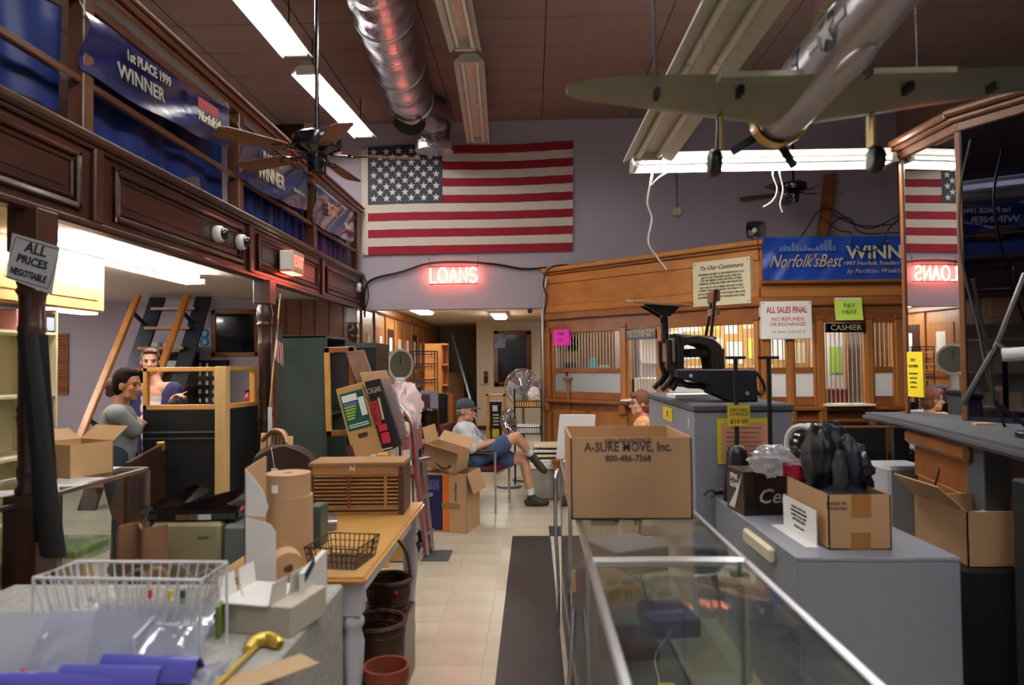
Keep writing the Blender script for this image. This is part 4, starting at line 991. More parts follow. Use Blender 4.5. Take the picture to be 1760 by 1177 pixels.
blob('elbow_pad', 'grey elbow pad wedged between the shin guards', 'sports gear', (gx - .03, gy - .13, zg + .07), (.035, .03, .11), mat('charcoal_pad', (58, 58, 60), .5), .2, 2.5, 5)
t = thing('sports_helmet', 'black and white sports helmet resting behind the shin guards', 'helmet', (gx - .05, gy + .19, zg + .06), .5)
MB().sphere((0, 0, .11), (.08, .1, .09), 22, 14).build('shell', m_blackg, t, smooth=True)
for q in (-.03, .03): MB().tube([(q, .102 * math.cos(R_(a_)), .11 + .093 * math.sin(R_(a_))) for a_ in range(-20, 201, 20)], .016, 6).build('white_stripe', m_white, t, smooth=True)
for z in (.05, .09): MB().tube(arc((0, 0, z), .115, R_(200), R_(340), 10, 'XY'), .006, 6).build('guard_bar', m_steel, t, smooth=True)
blob('padded_vest', 'navy padded vest filling the gear carton', 'sports gear', (gx, gy, zg - .05), (.12, .22, .09), m_gearn, .1, 3, 7)
m_bag = glass('clear_bag', (.95, .95, .97), .12, 1.5, milk=.45, milk_rgb=(225, 222, 226), bump=1.0, bscale=26)
bgp = W(1345, 808, 3.75)
blob('plastic_bag', 'crumpled clear plastic bag with red print on the black boxing box', 'bag', (bgp.x + .01, 3.8, bgp.z + .045), (.15, .14, .075), m_bag, .45, 3.2, 9, 44, 28)
t = bpy.data.objects['plastic_bag']
g = MB().grid(lambda a, b: ((a - .3) * .16, -.165 + .02 * math.sin(a * 9), .07 + (b - .5) * .07 - .03 * a), 10, 4); o = g.build('red_print', mat('red_print', (206, 30, 72), .5), t, smooth=True)
# black boxing-glove box
c_ = WZ(1300, 886, zB); 
t = thing('boxing_box', 'black printed box with white swoosh lettering beside the gear carton', 'box', (c_.x + .06, c_.y + .1, zB), .12)
MB().box(-.14, .22, -.1, .14, 0, .235).build('box_body', m_blackg, t, bevel=.004)
text('Century', .11, mat('silver_print', (190, 190, 192), .4), t, at(-.07, -.102, .1), align='LEFT', shear=.3, bold=.001)
fe = frame((-.141, .005, .12), (0, -1, 0), (0, 0, 1))
MB().prism([(-.1, -.1), (-.02, -.1), (.08, .1), (.02, .02)], .002, fe).build('white_swoosh', m_whitecard, t)
text('SPAR\nGEAR', .045, m_paper, t, frame((-.143, .03, .17), (0, -1, 0), (0, 0, 1)))
pl = MB(); pl.box(-.142, .202, -.102, .122, .236, .238); pl.build('foil_lid', m_foil, t)
# notice card leaning by the carton
fn = Face((q0.x - .035, q0.y + .42), (q0.x - .03, q0.y + .05))
t, w, h = sign(fn, 'leaning_notice_card', 'white printed notice card propped against the gear carton', 'notice', (1347, 846, 1405, 936), m_paper, [('PLEASE CHECK ALL', .085, 0, .8, m_ltx, dict(sx=1.5)), ('MERCHANDISE BEFORE', .085, 0, .68, m_ltx, dict(sx=1.35)), ('LEAVING AS ALL SALES', .085, 0, .56, m_ltx, dict(sx=1.3)), ('ARE FINAL HERE', .085, 0, .44, m_ltx, dict(sx=1.5)), ('THANK YOU', .085, 0, .24, m_ltx, dict(sx=1.5))], off=0, thick=.004, bev=0)
t.location.z = zB
MB().box(-w * .55, w * .55, -.06, .0, 0, .004).build('card_foot', m_whitecard, t)
# beige power strip on the plinth edge
pp = WX(1308, 938, b0.x)
bxthing('power_strip', 'beige power strip screwed to the side of the low plinth', 'power strip', (b0.x - .012, pp.y, pp.z - .03), (.035, .42, .07), m_beige, 0, .01)
# small clamp at the plinth's back corner
pc = WZ(1212, 856, zB)
t = thing('clamp_tool', 'black and red clamp tool at the far edge of the low plinth', 'tool', (b0.x + .06, pc.y, zB))
MB().tube(crv([(-.14, 0, .02), (-.1, 0, .05), (-.07, 0, .03), (-.1, 0, .01)]), .008, 6).build('hook', m_black, t, smooth=True)
MB().beam((-.08, 0, .03), (.16, .05, .035), .03, .02).build('handle', m_black, t, bevel=.005); MB().box(-.04, 0, -.01, .03, .045, .05).build('red_button', m_red, t)
# ================================================================== OLD SCHOOL DESK on the tall plinth
YD = 4.9; k0 = W(1160, 670, YD)
sd = thing('school_desk', 'old cast-iron school desk with attached seat on the tall plinth', 'desk', (k0.x + .1, YD, cz))
def D(u, v, y=0): return W(u, v, YD) + Vector((0, y, 0))
top = frame(D(1128, 521), (D(1178, 524) - D(1085, 517)), (0, 1, .1))
MB().box(-.19, .19, -.2, .2, -.01, .012, top).build('desk_top', wood('desk_board', (120, 84, 66), (150, 110, 84), 'X', .3), sd, bevel=.004, world=True)
for y in (-.08, .08):
    a_, b_, c2, d2 = D(1102, 524, y), D(1165, 528, y), D(1148, 545, y), D(1136, 545, y)
    MB().add([a_, b_, c2, d2] + [q + Vector((0, .02, 0)) for q in (a_, b_, c2, d2)], [(0, 1, 2, 3), (7, 6, 5, 4), (0, 4, 5, 1), (1, 5, 6, 2), (2, 6, 7, 3), (3, 7, 4, 0)]).build('top_bracket', m_iron, sd, world=True)
MB().cyl(D(1141, 535), D(1143, 590), .026, n=14).build('desk_post', m_iron, sd, smooth=True, world=True)
MB().cyl(D(1134, 551), D(1142, 551), .02, n=12).build('clamp_knob', m_iron, sd, smooth=True, world=True)
MB().beam(D(1150, 578, 0), D(1222, 583, 0), .32, .03).build('seat_board', m_iron, sd, bevel=.01, world=True)
MB().box(0, D(1158, 0).x - D(1144, 0).x, -.14, .14, 0, .18, Matrix.Translation(D(1144, 626))).build('side_panel', mat('tan_grey_panel', (132, 122, 108), .35), sd, bevel=.02, world=True)
for y in (-.15, .15):
    yo = y - .018; oo = [(1156, 640), (1155, 600), (1157, 580), (1190, 577), (1216, 582), (1229, 594), (1234, 612), (1236, 645)]; ii = [(1168, 640), (1167, 606), (1168, 594), (1190, 592), (1203, 596), (1210, 604), (1213, 616), (1218, 645)]
    O_ = [D(u_, v_, yo) for u_, v_ in oo]; I_ = [D(u_, v_, yo) for u_, v_ in ii]; n_ = len(oo); dy_ = Vector((0, .036, 0))
    g = MB().add(O_ + I_ + [q + dy_ for q in O_] + [q + dy_ for q in I_], [(i, i + 1, n_ + i + 1, n_ + i) for i in range(n_ - 1)] + [(2 * n_ + i, 3 * n_ + i, 3 * n_ + i + 1, 2 * n_ + i + 1) for i in range(n_ - 1)] + [(i, 2 * n_ + i, 2 * n_ + i + 1, i + 1) for i in range(n_ - 1)] + [(n_ + i, n_ + i + 1, 3 * n_ + i + 1, 3 * n_ + i) for i in range(n_ - 1)] + [(0, n_, 3 * n_, 2 * n_), (n_ - 1, 3 * n_ - 1, 4 * n_ - 1, 2 * n_ - 1)])
    g.build('seat_casting', m_iron, sd, bevel=.008, world=True)
    MB().tube(crv([D(1158, 580, y), D(1159, 625, y), D(1158, 648, y), D(1146, 668, y)]), [.024] * 19, 8).build('front_leg', m_iron, sd, smooth=True, world=True)
    MB().tube(crv([D(1157, 645, y), D(1170, 660, y), D(1200, 662, y), D(1222, 668, y)]), [.02] * 19, 8).build('floor_rail', m_iron, sd, smooth=True, world=True)
    MB().tube(crv([D(1142, 585, y), D(1144, 625, y), D(1148, 646, y), D(1130, 669, y)]), [.02] * 19, 8).build('rear_leg', m_iron, sd, smooth=True, world=True)
    MB().beam(D(1214 if y < 0 else 1219, 585, y * .8), D(1222 if y < 0 else 1233, 500, y * .8), .02, .03, (0, 1, 0)).build('back_upright', m_iron, sd, bevel=.004, world=True)
for v0, v1 in ((500, 520), (530, 543)):
    a_, b_ = D(1226, v0), D(1224, v1)
    MB().box(-.012, .012, -.13, .13, b_.z, a_.z, Matrix.Translation((a_.x + (.0), YD, 0))).build('back_slat', wood('slat_brown', (110, 62, 40), (140, 84, 54), 'Y', .35), sd, bevel=.005, world=True)
MB().box(D(1168, 0).x, D(1226, 0).x, YD - .13, YD + .13, D(0, 626).z, D(0, 612).z).build('book_tray', m_matblk, sd, bevel=.008, world=True)
# black slanted amplifier case
YQ = 4.62
pts = [(1163, 626), (1301, 626), (1303, 682), (1256, 682), (1222, 668), (1218, 652), (1163, 641)]
zmin = min(W(u_, v_, YQ).z for u_, v_ in pts)
t = thing('black_amplifier', 'black slanted amplifier case lying before the school desk seat', 'case', (W(1240, 680, YQ).x, YQ + .1, cz))
g = MB(); P3 = [W(u_, v_, YQ) + Vector((0, 0, cz - zmin)) for u_, v_ in pts]; n = len(P3)
g.add(P3 + [q + Vector((0, .2, 0)) for q in P3], [tuple(range(n)), tuple(range(n, 2 * n))[::-1]] + [(i, (i + 1) % n, n + (i + 1) % n, n + i) for i in range(n)])
g.build('case_body', mat('blue_black_vinyl', (16, 18, 28), .5), t, bevel=.008, world=True)
for u_, v_, r in ((1187, 637, .012), (1284, 667, .014)):
    q = W(u_, v_, YQ) + Vector((0, 0, cz - zmin)); MB().cyl(q - Vector((0, .006, 0)), q, r, n=16).build('chrome_stud', m_chrome, t, smooth=True, world=True)
P = [W(u_, v_, YQ + .05) for u_, v_ in ((1300, 640), (1310, 655), (1314, 670), (1306, 678), (1300, 672))]
MB().tube(crv(P), .011, 6).build('carry_strap', m_black, t, smooth=True, world=True)
bxthing('papers_on_plinth', 'white papers under the school desk seat on the tall plinth', 'paper', (W(1195, 655, 5.05).x, 5.2, cz), (.3, .22, .03), m_paper, .1, .002)
# ================================================================== FAR SHOWCASE by the booth
showcase('brown-trimmed glass showcase standing along the cashier booth', 2.45, 3.62, 6.7, 7.3, frame_m=wood('case_trim', (110, 70, 40), (140, 92, 54), 'X', .4), shelves=(.45, .7), glassy=('top', 'f', 'l'))
showcase('steel-trimmed glass showcase beside the brown-trimmed one', 3.66, 4.5, 6.7, 7.3, frame_m=m_steel, shelves=(.45, .7), glassy=('top', 'f'))
for k, (x, m, nm) in enumerate(((2.7, m_whitecard, 'white'), (3.1, m_steel, 'steel'), (3.85, m_whitecard, 'pale'), (4.15, m_steel, 'silver'))):
    bxthing('boxed_tool', '%s boxed tool on a shelf of the showcase along the booth' % nm, 'box', (x, 7.0, .706), (.22, .2, .06), m, .1 * k)
bxthing('grey_bin', 'pale grey bin behind the gear carton before the showcases', 'bin', (W(1528, 840, 5.4).x + .12, 5.5, 0), (.34, .4, W(1528, 800, 5.4).z), mat('pale_grey_plastic', (176, 178, 186), .5), 0, .02)
# ================================================================== THINGS OVERHEAD
def ceiling_fan(lab, hub, rad, spin, tilt=.1, full=True):
    t = thing('ceiling_fan', lab, 'fan', hub)
    MB().cyl((0, 0, .08), (0, 0, ZC - hub[2]), .014, n=10).build('downrod', m_blackg, t, smooth=True)
    MB().lathe([(.05, ZC - hub[2]), (.07, ZC - hub[2] - .02), (.05, ZC - hub[2] - .07), (.02, ZC - hub[2] - .09)], 18).build('canopy', m_blackg, t, smooth=True)
    MB().lathe([(.02, .13), (.13, .12), (.16, .1), (.165, .03), (.155, .01), (.08, -.01), (.07, -.03)], 28).build('motor_housing', m_blackg, t, smooth=True)
    MB().lathe([(.068, -.03), (.068, -.08), (.06, -.095), (.058, -.135), (.01, -.14)], 22).build('switch_cup', m_blackg, t, smooth=True)
    me = None; ir = None
    for k in range(5):
        M_ = Matrix.Rotation(spin + k * 2 * math.pi / 5, 4, 'Z')
        if me is None:
            pl = [(.23, -.05), (.3, -.062), (rad - .05, -.075), (rad, -.055), (rad, .055), (rad - .05, .075), (.3, .062), (.23, .05)]
            me = MB().prism(pl, .006, Matrix.Translation((0, 0, -.016)) @ Matrix.Rotation(R_(12), 4, 'X')).mesh('blade', wood('fan_blade_wood', (112, 72, 46), (140, 94, 60), 'X', .5), bevel=.0015)
            g = MB(); g.beam((.07, 0, -.012), (.22, 0, -.018), .03, .008); g.tube([(.2, -.03, -.02), (.26, -.045, -.022), (.32, 0, -.016), (.26, .045, -.008), (.2, .03, -.014)], .006, 6)
            ir = g.mesh('blade_iron', m_blackg, smooth=True)
        b = link('blade', me, t, M_); link('blade_iron', ir, b)
    return t
hp = W(545, 262, 4.55)
ceiling_fan('black ceiling fan with brown blades in front of the balcony banners', hp, .68, R_(12))
hp = W(1364, 330, 8.9)
ceiling_fan('dark ceiling fan hanging high above the cashier booth', hp, .66, R_(8))
# ---- foil duct
du = thing('foil_duct', 'silver foil-jacketed air duct hanging below the ceiling', 'duct', (-1.3, 6.8, 4.4))
r = .27
cen = [W(640, -60, 5.1), W(655, 5, 5.75), W(672, 70, 6.6), W(692, 135, 7.6), W(708, 178, 8.4)]
pts = crv(cen, 10); rs = []
for i, p in enumerate(pts): rs.append(r * (1 + .03 * math.sin(i * 1.3)))
P2 = [Vector((-1.15, -2.5, cen[0].z)), Vector((-1.15, 3.0, cen[0].z))]
MB().tube(P2 + pts, [r, r] + rs, 30).build('duct_run', m_foil, du, smooth=True, world=True)
e0 = pts[-1]
el = [e0 + Vector((0, 0, 0)), e0 + Vector((0, .12, -.02)), e0 + Vector((0, .16, -.15)), e0 + Vector((0, .13, -.24))]
MB().tube([e0 + Vector((-.02, -.08, .05)), e0 + Vector((-.02, -.05, -.12)), e0 + Vector((-.02, -.06, -.27))], [.2, .2, .2], 26, caps=False).build('outlet_collar', m_foil, du, smooth=True, world=True)
MB().tube([e0 + Vector((-.02, -.05, -.245)), e0 + Vector((-.02, -.06, -.262))], [.19, .19], 26).build('outlet_opening', m_matblk, du, world=True)
e1 = e0 + Vector((.18, .5, .02))
MB().tube(crv([e0 + Vector((.02, .05, 0)), e0 + Vector((.12, .4, 0)), e1, e1 + Vector((0, .12, -.15)), e1 + Vector((0, .14, -.42))], 6), .25, 26).build('elbow_run', m_foil, du, smooth=True, world=True)
for q in (12, 26, 38):
    p = pts[min(q, len(pts) - 1)]
    MB().tube(arc(p, r * 1.02, 0, 2 * math.pi, 24, 'XZ')[:-1], .012, 6, closed=True).build('strap_band', m_alu, du, smooth=True, world=True)
    MB().cyl(p + Vector((0, 0, r)), (p.x, p.y, ZC), .006, n=6).build('hanger_rod', m_matblk, du, world=True)
# ---- model aeroplane
YP = 2.62
ap = thing('model_aeroplane', 'large silver model fighter aeroplane hanging from the ceiling by wires', 'model aeroplane', (1.06, YP, 2.58))
m_sil = mat('silver_dope', (176, 172, 178), .32, metal=.55, var=.06, scale=5); m_wing = mat('olive_grey_wing', (118, 116, 98), .42, metal=.25, var=.08, scale=6)
ax = 1.06; az = 2.655
# fuselage stations: y, centre z, half width, half height
st = [(3.02, -.035, .05, .05), (2.98, -.03, .092, .094), (2.9, -.02, .104, .114), (2.7, 0, .108, .126), (2.45, .01, .1, .126), (2.1, .03, .082, .106), (1.75, .045, .06, .084), (1.45, .06, .045, .065), (1.2, .07, .02, .045)]
g = MB(); n = 24
for y, c, a, b in st:
    for k in range(n):
        th = 2 * math.pi * k / n; g.v.append(Vector((ax + a * math.cos(th), y, az + c + b * math.sin(th))))
g.f = [(i * n + k, i * n + (k + 1) % n, (i + 1) * n + (k + 1) % n, (i + 1) * n + k) for i in range(len(st) - 1) for k in range(n)] + [tuple(range(n)), tuple((len(st) - 1) * n + k for k in range(n))]
fus = g.build('fuselage', m_sil, ap, smooth=True, world=True)
MB().tube([(ax, 2.955, az - .03), (ax, 3.03, az - .034), (ax, 3.06, az - .035)], [.118, .112, .085], 26, caps=False).build('engine_cowl', mat('yellow_cowl', (206, 170, 90), .3, metal=.3), ap, smooth=True, world=True, thick=.004)
MB().sphere((ax, 3.03, az - .035), (.075, .03, .075)).build('engine', m_matblk, ap, smooth=True, world=True)
MB().sphere((ax, 2.3, az - .085), (.045, .15, .04)).build('air_scoop', m_sil, ap, smooth=True, world=True)
for k in range(4):
    a_ = R_(30 + 90 * k); dv = Vector((math.cos(a_), 0, math.sin(a_)))
    MB().beam(Vector((ax, 3.09, az - .035)), Vector((ax, 3.09, az - .035)) + dv * .2, .035, .008, (0, 1, 0)).build('propeller_blade', m_matblk, ap, world=True)
MB().lathe([(.03, 0), (.025, .03), (.004, .06)], 14, Matrix.Translation((ax, 3.075, az - .035)) @ Matrix.Rotation(R_(-90), 4, 'X')).build('spinner', m_black, ap, smooth=True, world=True)
MB().sphere((ax, 2.42, az + .13), (.055, .2, .075)).build('canopy', glass('canopy_glass', (.9, .86, .76), .05, milk=.35, milk_rgb=(190, 176, 140)), ap, smooth=True, world=True)
for sx in (-1, 1):
    g = MB(); wz = az - .07
    stn = [(0.06, 2.42, 2.92, .028, 0), (.35, 2.45, 2.87, .022, .02), (.7, 2.5, 2.79, .015, .045), (.86, 2.56, 2.75, .01, .055), (.92, 2.62, 2.71, .004, .058)]
    m_ = 12
    for s_, y0, y1, tk, dz in stn:
        for k in range(m_):
            th = 2 * math.pi * k / m_; g.v.append(Vector((ax + sx * s_, (y0 + y1) / 2 + (y1 - y0) / 2 * math.cos(th), wz + dz + tk * math.sin(th) * (1 + .5 * math.cos(th)))))
    g.f = [(i * m_ + k, i * m_ + (k + 1) % m_, (i + 1) * m_ + (k + 1) % m_, (i + 1) * m_ + k) for i in range(4) for k in range(m_)] + [tuple(range(m_)), tuple(4 * m_ + k for k in range(m_))]
    wg = g.build('wing', m_wing, ap, smooth=True, world=True)
    MB().box(ax + sx * .12 if sx > 0 else ax - .4, ax + .4 if sx > 0 else ax - .12, 2.405, 2.47, wz - .008, wz + .012).build('flap', m_wing, wg, world=True)
    for s_ in (.3, .6): MB().box(ax + sx * s_ - .008, ax + sx * s_ + .008, 2.5, 2.56, wz - .03, wz + .0).build('control_horn', m_matblk, wg, world=True)
    lx = ax + sx * (.3 if sx < 0 else .3)
    MB().cyl((lx, 2.8, wz), (lx + sx * .01, 2.82, wz - .17), .01, n=8).build('gear_leg', m_steel, ap, world=True)
    MB().box(lx - .005, lx + .005, 2.78, 2.84, wz - .14, wz - .01).build('gear_door', mat('yellow_cowl', (206, 170, 90), .3, metal=.3), ap, world=True)
    wm = Matrix.Translation((lx + sx * .02, 2.82, wz - .19)) @ Matrix.Rotation(R_(90), 4, 'Y')
    MB().lathe([(.02, -.02), (.045, -.022), (.056, -.012), (.056, .012), (.045, .022), (.02, .02)], 20, wm).build('wheel', m_black, ap, smooth=True, world=True)
    # tailplane
    MB().prism([(0, 0), (.3 * sx, .04), (.3 * sx, .14), (0, .2)], .01, Matrix.Translation((ax, 1.2, az + .08))).build('tailplane', m_sil, ap, world=True)
MB().prism([(0, 0), (.22, 0), (.1, .24), (.0, .24)], .01, frame((ax - .005, 1.18, az + .1), (0, 1, 0), (0, 0, 1))).build('tail_fin', m_sil, ap, world=True)
# star-and-bar insignia and letter on the side that faces the aisle, following the fuselage skin
m_ins = mat('insignia_blue', (30, 34, 66), .4); m_inw = mat('insignia_white', (222, 218, 216), .4)
def skin(y, h, off=.002):
    for (y0, c0_, a0, b0_), (y1, c1, a1, b1_) in zip(st[:-1], st[1:]):
        if y1 <= y <= y0:
            f_ = (y0 - y) / (y0 - y1); c, a, b = c0_ + (c1 - c0_) * f_, a0 + (a1 - a0) * f_, b0_ + (b1_ - b0_) * f_
            q = max(-.99, min(.99, h / b)); return Vector((ax - (a * math.sqrt(1 - q * q) + off), y, az + c + h))
def decal(poly, m, nm, off):
    g = MB(); c = (sum(p[0] for p in poly) / len(poly), sum(p[1] for p in poly) / len(poly))
    ring = []
    for rr_ in (.0, .5, 1.0): ring.append([skin(c[0] + (p[0] - c[0]) * rr_, c[1] + (p[1] - c[1]) * rr_, off) for p in poly])
    n = len(poly); g.v = ring[1] + ring[2] + [ring[0][0]]
    g.f = [(i, (i + 1) % n, n + (i + 1) % n, n + i) for i in range(n)] + [((i + 1) % n, i, 2 * n) for i in range(n)]
    g.build(nm, m, ap, world=True)
yc, hc = 2.28, -.005
decal([(yc + .062 * math.cos(2 * math.pi * k / 24), hc + .062 * math.sin(2 * math.pi * k / 24)) for k in range(24)], m_ins, 'insignia_disc', .003)
decal([(yc - .13, hc - .022), (yc + .13, hc - .022), (yc + .13, hc + .022), (yc - .13, hc + .022)], m_ins, 'insignia_bar', .002)
for s_ in (-1, 1): decal([(yc + s_ * .06, hc - .013), (yc + s_ * .122, hc - .013), (yc + s_ * .122, hc + .013), (yc + s_ * .06, hc + .013)], m_inw, 'insignia_bar_white', .004)
decal([(yc + (.06 if k % 2 == 0 else .025) * math.sin(k * math.pi / 5), hc + (.06 if k % 2 == 0 else .025) * math.cos(k * math.pi / 5)) for k in range(10)], m_inw, 'insignia_star', .006)
for a_, b_, c2, d2 in ((2.5, 2.515, -.05, .06), (2.5, 2.57, .045, .06), (2.5, 2.57, -.05, -.035), (2.5, 2.55, -.002, .012)): decal([(a_, c2), (b_, c2), (b_, d2), (a_, d2)], m_ins, 'code_letter', .003)
for p in ((ax, 2.6, az + .12), (ax - .4, 2.65, az - .04), (ax + .4, 2.65, az - .04), (ax, 1.6, az + .12)): MB().cyl(p, (p[0], p[1], ZC), .0012, n=4).build('hanging_wire', m_steel, ap, world=True)
# dangling white wires from the low lamp
wl = [[(1128, 262), (1122, 290), (1118, 318), (1132, 305), (1152, 290), (1150, 270), (1140, 262)], [(1122, 300), (1112, 345), (1120, 375), (1114, 415), (1128, 440), (1146, 464)], [(1330, 284), (1328, 300), (1336, 325), (1328, 345), (1312, 356)], [(1338, 284), (1340, 298), (1346, 325), (1341, 350), (1345, 365)]]
labl = ['looped white wire dangling from the dusty strip light end', 'long kinked white wire hanging below the lit crosswise lamp', 'short curved white wire hanging under the middle of the crosswise lamp', 'wavy white wire hanging beside the short curved one']
for pts_, lb in zip(wl, labl):
    solo(MB().tube(crv([W(u_, v_, 5.2 if v_ < 292 else 5.12) for u_, v_ in pts_]), .006, 5), 'dangling_wire', m_whitecard, lb, 'wire', smooth=True)
# ================================================================== UNDER THE MEZZANINE
def slabq(P4, off):
    """box from four front corners and an offset vector"""
    off = Vector(off); P4 = [Vector(p) for p in P4]
    return MB().add(P4 + [p + off for p in P4], [(0, 1, 2, 3), (7, 6, 5, 4), (0, 4, 5, 1), (1, 5, 6, 2), (2, 6, 7, 3), (3, 7, 4, 0)])
# ship's ladder
xl0, xl1 = -4.98, -4.36
ld = thing('ladder_stair', 'steep dark ladder stair with wooden treads and handrails up to the mezzanine', 'stairs', ((xl0 + xl1) / 2, 8.3, 0))
def sy(z): return 9.12 - (2.5 - z) / 1.72
m_bsteel = mat('blue_black_steel', (40, 46, 58), .45, metal=.2)
for x in (xl0, xl1):
    MB().beam((x, sy(0), 0), (x, sy(2.5), 2.5), .04, .2, (1, 0, 0)).build('stringer', m_bsteel, ld, world=True)
m_tread = wood('tread_wood', (150, 96, 54), (178, 122, 72), 'X', .5)
tm = MB().box(-.29, .29, -.1, .1, -.018, .018).mesh('tread', m_bsteel, bevel=.003); te = MB().box(-.29, .29, -.115, -.1, -.016, .02).mesh('tread_nosing', m_tread)
inv = MW[ld].inverted()
for k in range(9):
    z = .26 + .26 * k; M_ = inv @ Matrix.Translation(((xl0 + xl1) / 2, sy(z), z))
    o = link('tread', tm, ld, M_); link('tread_nosing', te, o)
for x in (xl0 - .05, xl1 - .03):
    a = Vector((x, sy(.55) - .42, .75)); b = Vector((x, sy(2.5) - .38, 2.5))
    MB().beam(a, b, .05, .09, (1, 0, 0)).build('handrail', wood('handrail_wood', (168, 104, 44), (196, 132, 66), 'Z', .4), ld, bevel=.01, world=True)
    for f_ in (.15, .88): p = a + (b - a) * f_; MB().beam(p, p + Vector((0, .38, -.2)), .03, .04).build('rail_bracket', m_bsteel, ld, world=True)
# oak wall cabinet over the aisle side
ob = thing('oak_wall_cabinet', 'light oak wall cabinet with raised panel doors under the mezzanine', 'cabinet', (-3.78, 4.6, 2.05))
MB().box(-.17, .17, -1.2, 1.15, .0, .46).build('body', m_lightoak, ob, bevel=.004)
for y0, y1 in ((-1.19, -.42), (-.4, .36), (.38, 1.14)):
    d = MB().box(.17, .19, y0, y1, .01, .45).build('door', m_lightoak, ob, bevel=.005)
    MB().box(.19, .2, y0 + .09, y1 - .09, .09, .37).build('raised_panel', m_lightoak, d, bevel=.008)
ul = MB().box(-3.75, -3.62, 5.2, 5.7, 2.03, 2.05); o = solo(ul, 'under_cabinet_light', emit('soft_strip', (1, .93, .9), 2.5), 'short white strip light under the end of the oak wall cabinet', 'light')
cs = thing('cream_shelf', 'tall cream shelf unit below the oak wall cabinet', 'shelf', (-3.78, 4.5, 0))
m_creamp = mat('cream_paint', (222, 212, 176), .6)
MB().box(-.17, .17, .68, .7, 0, 2.03).build('end_panel', m_creamp, cs); MB().box(-.17, .17, -1.0, -.98, 0, 2.03).build('end_panel', m_creamp, cs)
MB().box(-.17, -.16, -1, .7, 0, 2.03).build('back_panel', m_creamp, cs)
for z in (.05, .5, .95, 1.38, 1.84): MB().box(-.16, .17, -.98, .68, z, z + .02).build('shelf_board', m_creamp, cs)
bxthing('pink_carton', 'pink carton on the top of the cream shelf', 'box', (-3.76, 4.95, 1.86), (.26, .3, .15), mat('dusty_pink', (216, 150, 150), .7))
fr = thing('photo_frame', 'small photo frame standing beside the pink carton', 'frame', (-3.62, 5.12, 1.86))
MB().box(-.005, .005, -.05, .05, 0, .14).build('frame', m_black, fr); MB().box(.005, .008, -.04, .04, .01, .11).build('picture', mat('pale_blue_print', (170, 186, 206), .5), fr)
# slatted panel, dark framed glass and poster on the back wall
a, b = W(88, 573, YB), W(119, 678, YB)
sp = thing('slatted_shutter', 'brown slatted wooden shutter hung on the wall behind the women', 'panel', ((a.x + b.x) / 2, YB, b.z))
hh = a.z - b.z; ww = b.x - a.x
for k in range(20): MB().box(-ww / 2, ww / 2, -.03, -.005, hh * k / 20, hh * (k + .85) / 20).build('slat', m_oakd, sp)
for q in (-.4, .4): MB().box(q * ww - .01, q * ww + .01, -.008, 0, 0, hh).build('backing_strip', m_oakd, sp)
a, b = W(365, 533, YB), W(446, 612, YB)
tv = thing('framed_glass', 'dark glass panel in a thin brown frame on the wall beside the stair', 'frame', ((a.x + b.x) / 2, YB, b.z))
w, h = b.x - a.x, a.z - b.z
MB().box(-w / 2 + .05, w / 2 - .05, -.02, 0, .05, h - .05).build('glass', mat('dark_glass', (24, 24, 28), .06, coat=.6), tv)
for x0, x1, z0, z1 in ((-w / 2, w / 2, 0, .06), (-w / 2, w / 2, h - .06, h), (-w / 2, -w / 2 + .06, 0, h), (w / 2 - .06, w / 2, 0, h)): MB().box(x0, x1, -.04, 0, z0, z1).build('frame_member', m_oakd, tv, bevel=.006)
a, b = W(341, 564, YB), W(363, 596, YB)
po = thing('blue_poster', 'pale blue poster with two round motifs beside the framed glass', 'poster', ((a.x + b.x) / 2, YB, b.z))
w, h = b.x - a.x, a.z - b.z
MB().box(-w / 2, w / 2, -.01, 0, 0, h).build('sheet', mat('pale_blue_paper', (160, 196, 224), .7), po)
for z in (.27, .72): MB().tube(arc((0, -.012, h * z), w * .28, 0, 2 * math.pi, 20, 'XZ')[:-1], w * .07, 5, closed=True).build('round_motif', mat('teal_ink', (40, 130, 180), .6), po)
# back shelving behind the stair with plastic bins
bs = thing('black_back_shelf', 'black shelf unit behind the ladder stair', 'shelf', (-5.0, 9.45, 0))
for z in (.5, .85, 1.2, 1.5, 1.75): MB().box(-.4, .32, -.2, .2, z, z + .03).build('shelf_board', m_matblk, bs)
for x in (-.4, .29): MB().box(x, x + .03, -.2, .2, 0, 1.78).build('side_panel', m_matblk, bs)
m_bin = mat('cloudy_plastic', (176, 186, 190), .25)
for k, (x, z) in enumerate(((-5.2, 1.78), (-4.85, 1.78), (-5.2, 1.53), (-4.86, 1.53), (-5.1, 1.23), (-4.9, .88))):
    bxthing('plastic_bin', ['cloudy plastic bin on top of the black shelf left of the poster', 'low cloudy plastic bin on top of the black shelf', 'cloudy bin on the upper shelf behind the stair', 'wide cloudy bin on the upper shelf beside the poster', 'cloudy bin on the middle shelf behind the stair', 'cloudy bin on the low shelf behind the stair'][k], 'bin', (x, 9.4, z), (.3, .26, .14), m_bin, 0, .02)
pgb = thing('bottle_rack', 'black rack of small silver-capped bottles on the wall by the stair', 'rack', (-4.45, 9.55, 1.05))
MB().box(-.2, .2, 0, .1, 0, .62).build('rack_board', m_matblk, pgb)
cap = MB().lathe([(.03, 0), (.03, .06), (.02, .07)], 10).mesh('bottle', m_alu, smooth=True)
for k in range(18): link('bottle', cap, pgb, Matrix.Translation((-.15 + .1 * (k % 4), -.04, .04 + .12 * (k // 4))))
